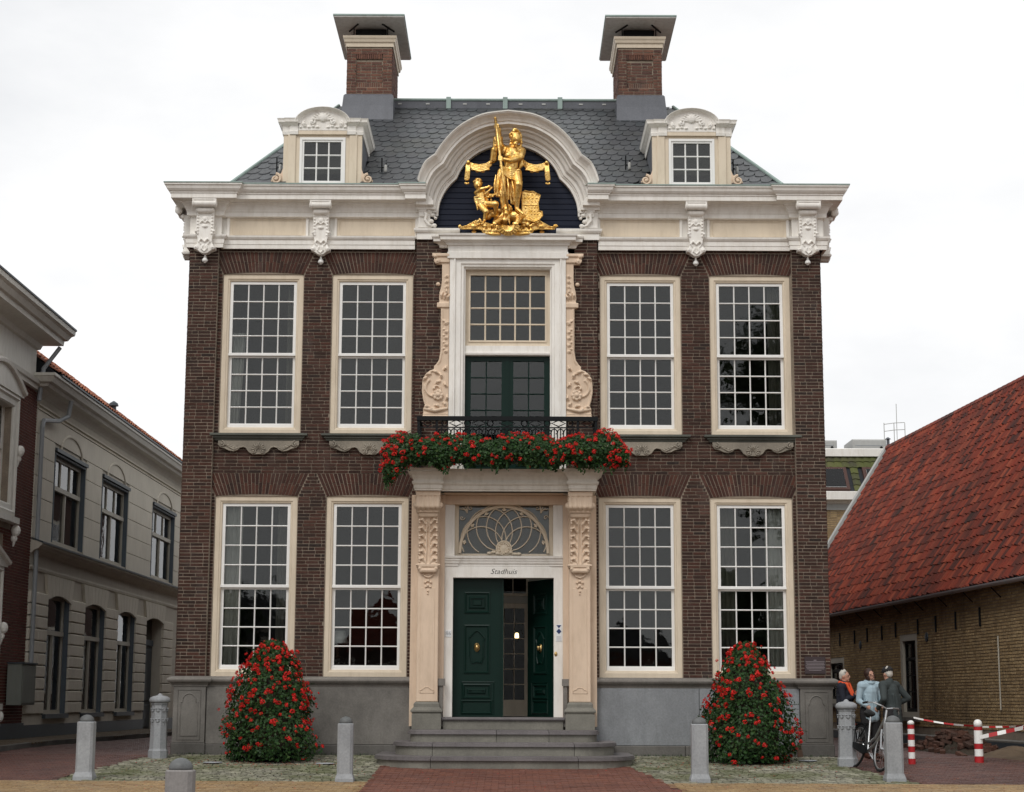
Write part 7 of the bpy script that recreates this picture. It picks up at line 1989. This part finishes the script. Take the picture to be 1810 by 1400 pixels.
    while x < X1:
        q = MB()
        for xx in (x, x + .08):
            for k in range(n + 1): a = math.pi + math.pi * k / n; q.v.append((xx, Y0 + .084 * math.cos(a), Z0 + .084 * math.sin(a)))
        for k in range(n): q.f.append((k, k + 1, n + 2 + k, n + 1 + k))
        q.build('gutter_sleeve', 'zinc', gt); 
        MB().tube([(x + .7, .0, Z0 - .28), (x + .7, Y0 + .02, Z0 - .08)], .012, 5).build('gutter_bracket', 'black', gt)
        x += 1.75
barn()
# ------------------------------------------------------------------ building behind the barn
def back_building():
    t = thing('mansard_building', 'pale trimmed building with mossy green mansard roof and skylights behind the barn', 'building', (0, 28, 0))
    m = MB().box(9.0, 20, .012, 8, .1, 7.45); w = m.build('wall', 'mortar', t)
    q = MB(); brick_rows(q, 10.0, 13.5, 5.4, 7.42, 0, (), pitch=.064, depth=.03); q.build('brickwork', 'brick_barn', w, stuff=True)
    MB().box(9.0, 20, -.03, .0119, 7.42, 7.70).build('frieze_board', 'ac', t)
    MB().mold([(0, 7.60), (.10, 7.66), (.14, 7.72), (.40, 7.74), (.42, 8.0), (.3, 8.03), (0, 8.0)], [(9, 0), (20, 0)]).build('cornice', 'white', t)
    P0_, P1_ = (-.2, 8.02), (1.0, 9.38)
    L = math.hypot(1.2, 1.36); uy, uz = 1.2 / L, 1.36 / L
    rf = MB().prism([P0_, P1_, (8, 9.38), (8, 8.02)], 9, 20, 'x').build('roof', 'slate_under', t)
    ti = MB().add([(0, -.01, .05), (.08, -.01, .085), (.16, -.01, .07), (.26, -.01, .045), (0, .34, .015), (.08, .34, .05), (.16, .34, .035), (.26, .34, .01), (0, -.01, .02), (.08, -.01, .055), (.16, -.01, .04), (.26, -.01, .015)],
                  [(0, 1, 5, 4), (1, 2, 6, 5), (2, 3, 7, 6), (8, 9, 1, 0), (9, 10, 2, 1), (10, 11, 3, 2)])
    tm = ti.mesh('roof_tile', 'tile_moss')
    RM = Matrix(((1, 0, 0, 0), (0, uy, -uz, P0_[0]), (0, uz, uy, P0_[1]), (0, 0, 0, 1)))
    SK = [(10.05, 11.55), (12.10, 13.4)]
    for i in range(44):
        for j in range(6):
            x = 9.2 + i * .25
            if x > 14.2: continue
            if j < 4 and any(a - .28 < x < b + .02 for a, b in SK): continue
            o = place('roof_tile', tm, rf); o.matrix_basis = RM @ Matrix.Translation((x, j * .30, 0))
    for a, b in SK:
        f = MB(); vs = []
        for (x0, x1, v0, v1, h0, h1, nm, mat) in ((a, b, .02, 1.15, .0, .10, 'skylight', 'leather'), (a + .12, b - .12, .12, 1.03, .125, .130, 'pane', 'glass')):
            q = MB().box(x0, x1, v0, v1, h0, h1); q.v = [tuple(RM @ Vector(v)) for v in q.v]
            if nm == 'skylight': sk = q.build(nm, mat, rf)
            else:
                u = MB().box(x0, x1, v0, v1, .104, .112); u.v = [tuple(RM @ Vector(v)) for v in u.v]; u.build('skylight_sheet', 'white_plastic', sk); q.build('pane', 'glass', sk)  # plain white sheet just behind the skylight pane
    MB().mold([(0, 9.36), (.12, 9.37), (.14, 9.62), (.0, 9.66)], [(9, .95), (20, .95)]).build('roof_edge', 'white', t)
    MB().box(9, 20, .951, 8, 9.60, 9.66).build('roof_deck', 'lead', t)
    for (x0, x1, h, lb) in ((10.0, 11.48, .38, 'low grey rooftop unit half hidden by the town hall corner'), (12.02, 13.2, .42, 'grey rooftop unit on the flat roof behind the barn')):
        u = thing('rooftop_unit', lb, 'rooftop unit', (0, 28, 0)); MB().bbox(x0, x1, 1.6, 3.2, 9.66, 9.66 + h, .04).build('housing', 'ac', u)
        MB().box(x0 + .1, x1 - .12, 1.59, 1.599, 9.85, 9.865).build('seam', 'zinc', u); MB().lathe([(.05, 0), (.05, .02)], (0, 0, 0), 8).xf(Matrix.Translation((x1 - .18, 1.6, 9.78)) @ Matrix.Rotation(R(90), 4, 'X')).build('outlet', 'black', u)
    c = thing('rooftop_chimney', 'small chimney with thin white railing and mast behind the red roof', 'chimney', (13.35, 30.2, 0))
    MB().box(-.42, .45, -.3, .3, 9.3, 9.82).build('stack', 'brick_ch', c); MB().box(-.55, .58, -.42, .42, 9.82, 9.92).build('stack_cap', 'ac', c)
    for x in (-.35, .0, .38): MB().tube([(x + .2, -.3, 9.92), (x + .2, -.3, 10.7)], .014, 5).build('railing_post', 'ac', c)
    for z in (10.45, 10.7): MB().tube([(-.15, -.3, z - .05), (.2, -.3, z), (.58, -.3, z + .02)], .012, 5).build('rail', 'ac', c)
    MB().tube([(.32, -.2, 9.92), (.32, -.2, 11.4)], .012, 5).build('mast', 'ac', c)
back_building()

# ------------------------------------------------------------------ rubble and sand in the lane
def rubble():
    t = thing('brick_pile', 'low heap of old paving bricks lying along the barn wall behind the striped bollards', 'brick pile', (8.75, 3.3, .09))
    me = MB().bbox(-.105, .105, -.05, .05, 0, .06, .008).mesh('brick', 'brick_dark_rubble')
    n = 0
    while n < 270:
        a = random.gauss(0, 1.15); b = random.gauss(0, .22); hmax = .40 * math.exp(-(a / 1.8) ** 2) * math.exp(-(b / .45) ** 2)
        o = place('brick', me, t, (b + a * -.066, a, ru(0, hmax)), (ru(-.35, .35), ru(-.35, .35), ru(0, 3.14))); n += 1
    m = MB(); N = 24
    for j in range(N + 1):
        for i in range(N + 1):
            x = lerp(-.7, .7, i / N); y = lerp(-2.6, 2.6, j / N); m.v.append((x, y, -.03 + .30 * math.exp(-(y / 1.7) ** 2 - (x / .38) ** 2) * (1 + .3 * math.sin(x * 17 + y * 9)) ))
    for j in range(N):
        for i in range(N): a = j * (N + 1) + i; m.f.append((a, a + 1, a + N + 2, a + N + 1))
    m.build('earth', 'soil', t)
    t = thing('sand_heap', 'low heap of brown sand beside the barn at the right edge', 'sand heap', (9.05, .2, .08))
    m = MB(); N = 40
    for j in range(N + 1):
        for i in range(N + 1):
            x = lerp(-.9, .9, i / N); y = lerp(-1.5, 1.5, j / N); m.v.append((x, y, -.03 + .20 * math.exp(-(y / .8) ** 2 - (x / .5) ** 2) * (1 + .2 * math.sin(x * 13 + y * 8)) + ru(0, .012)))
    for j in range(N):
        for i in range(N): a = j * (N + 1) + i; m.f.append((a, a + 1, a + N + 2, a + N + 1))
    m.build('sand', 'sand', t, smooth=True)
rubble()

# ------------------------------------------------------------------ the far side of the square, seen only in the window panes
def square_house(x0, x1, y, eave, ridge, mat, roofm, label):
    t = thing('square_house', label, 'house', (0, y, 0))
    b = -.9
    MB().box(x0, x1, -9, 0, b, eave).build('wall', mat, t)
    MB().prism([(x0 - .3, eave), ((x0 + x1) / 2, ridge), (x1 + .3, eave)][::-1], -9.2, .2).build('roof', roofm, t)
    n = max(2, int((x1 - x0) / 2.4))
    for k in range(n):
        for z in [1.2 + 2.9 * q for q in range(int((eave - .8) / 2.9) + 0)]:
            xx = lerp(x0, x1, (k + .5) / n); w = MB(); ring(w, xx - .55, xx + .55, z, z + 1.8, .1, .1, .1, .1, .001, .06); wf = w.build('window', 'white', t)
            MB().box(xx - .45, xx + .45, .02, .024, z + .1, z + 1.7).build('pane', 'glass', wf)
square_house(-34, -24, -82, 6.0, 11.0, 'brick', 'roof_red_far', 'brick house with red roof across the square, far left')
square_house(-20, -13, -84, 5.0, 8.0, 'stucco', 'slate', 'pale house with slate roof across the square')
square_house(-12, -4, -80, 3.9, 7.2, 'brick', 'roof_red_far', 'red-roofed house across the square mirrored in a ground-floor window')
square_house(4, 11, -86, 3.9, 6.4, 'brick_left', 'slate', 'dark brick house across the square right of the middle')
square_house(22, 34, -84, 7.0, 12.0, 'stucco2', 'slate', 'pale tall house across the square, far right')
def tree(x, y, h, cr, cz, ch, label, seed, n=5200):
    random.seed(seed); t = thing('square_tree', label, 'tree', (x, y, -.9))
    m = MB().tube([(0, 0, 0), (.1, 0, h * .3), (-.1, .1, h * .6), (0, 0, h * .85)], [.35, .28, .18, .05], 8)
    cl = []
    for i in range(26):
        a = ru(0, 6.28); e = ru(-.9, 1); r = ru(.45, 1)
        cl.append(Vector((cr * .8 * r * math.cos(a) * math.sqrt(1 - e * e * .8), cr * .8 * r * math.sin(a) * math.sqrt(1 - e * e * .8), cz + ch * .8 * e)))
        z0 = min(h * .75, max(h * .28, cl[-1].z - 2)); m.tube([(0, 0, z0), (cl[-1] * .5 + Vector((0, 0, (z0 + cl[-1].z) / 4))), cl[-1]], [.09, .06, .02], 5)
    m.build('trunk', 'wood', t)
    q = MB()
    for i in range(n):
        c = random.choice(cl); d = Vector((random.gauss(0, 1), random.gauss(0, 1), random.gauss(0, .8))) * cr * .20; leaf_faces(q, c + d, Vector((ru(-1, 1), ru(-1, 1), ru(0, 1))), ru(.16, .30))
    q.build('crown', 'treeleaf', t, stuff=True)
tree(17.5, -72, 25, 5.0, 18, 7.5, 'tall leafy tree across the square mirrored in the rightmost upper window', 3, 7000)
tree(-17.5, -70, 9, 3.0, 5.8, 2.8, 'low round tree across the square on the left', 4, 3000)
tree(13, -66, 9, 2.8, 5.6, 2.6, 'low round tree across the square on the right', 6, 3000)

def unseen_rear_house():  # added out of view so the left street windows mirror brick, not sky
    t = thing('unseen_rear_house', 'plain brick house added unseen behind the town hall to block sky reflected in the left street windows', 'house', (0, 10.4, 0))
    MB().box(-5.7, 5.0, 0, 22, .05, 7.6).build('wall', 'brick', t)
    MB().prism([(-5.8, 7.6), (-.4, 9.0), (5.1, 7.6)][::-1], .1, 22.2).build('roof', 'slate', t)
    for k in range(5):
        for z in (1.2, 4.6):
            y = 2 + 4 * k; w = MB().box(-5.74, -5.7, y, y + 1.6, z, z + 2.1).build('window', 'off', t)
            MB().box(-5.746, -5.742, y + .1, y + 1.5, z + .1, z + 2.0).build('pane', 'glass', w)
unseen_rear_house()

# ------------------------------------------------------------------ weeds, leaf litter and fallen petals
def litter():
    random.seed(77)
    m = MB()
    for i in range(420):
        side = random.choice((-1, 1)); x = side * (1.7 + 4.0 * rnd()); y = -.22 - abs(random.gauss(0, .10)); z = gz(x, y)
        if rnd() < .4 and math.sin(x * 3.1) < .2: continue
        for k in range(3):
            a = ru(0, 6.28); L = ru(.02, .06); dx, dy = math.cos(a) * .012, math.sin(a) * .012
            m.add([(x - dy * .3, y + dx * .3, z), (x + dy * .3, y - dx * .3, z), (x + dx * 2, y + dy * 2, z + L)], [(0, 1, 2)])
    o = m.build('weeds', 'leaf'); o['kind'] = 'stuff'; tag(o, 'small weeds growing along the foot of the plinth', 'weeds')
    m = MB()
    for i in range(520):
        r = rnd()
        if r < .35: x = -3.9 + random.gauss(0, .8); y = -2.2 + random.gauss(0, .4)
        elif r < .7: x = 4.1 + random.gauss(0, .8); y = -2.3 + random.gauss(0, .4)
        else: x = ru(-6, 6.5); y = ru(-6.8, -1)
        if abs(x) < 2.2 and y > -3.1: continue
        s = ru(.008, .02); a = ru(0, 6.28); z = gz(x, y) + .008; c, q = math.cos(a) * s, math.sin(a) * s
        m.add([(x + c, y + q, z), (x - q, y + c, z + .004), (x - c, y - q, z), (x + q, y - c, z + .005)], [(0, 1, 2, 3)])
    o = m.build('fallen_petals', 'petal'); o['kind'] = 'stuff'; tag(o, 'fallen red petals scattered on the cobbles around the geraniums', 'petals')
    m = MB()
    for i in range(380):
        x = ru(-9, 10); y = ru(-6.9, -.6); 
        if abs(x) < 2.2 and y > -3.1: continue
        s = ru(.010, .026); a = ru(0, 6.28); z = gz(x, y) + .010; c, q = math.cos(a) * s, math.sin(a) * s
        m.add([(x + c, y + q, z), (x - q * .5, y + c * .5, z + .006), (x - c, y - q, z), (x + q * .5, y - c * .5, z + .004)], [(0, 1, 2, 3)])
    o = m.build('leaf_litter', 'tile_orange'); o['kind'] = 'stuff'; tag(o, 'dry brown leaf litter scattered over the paving', 'leaves')
litter()
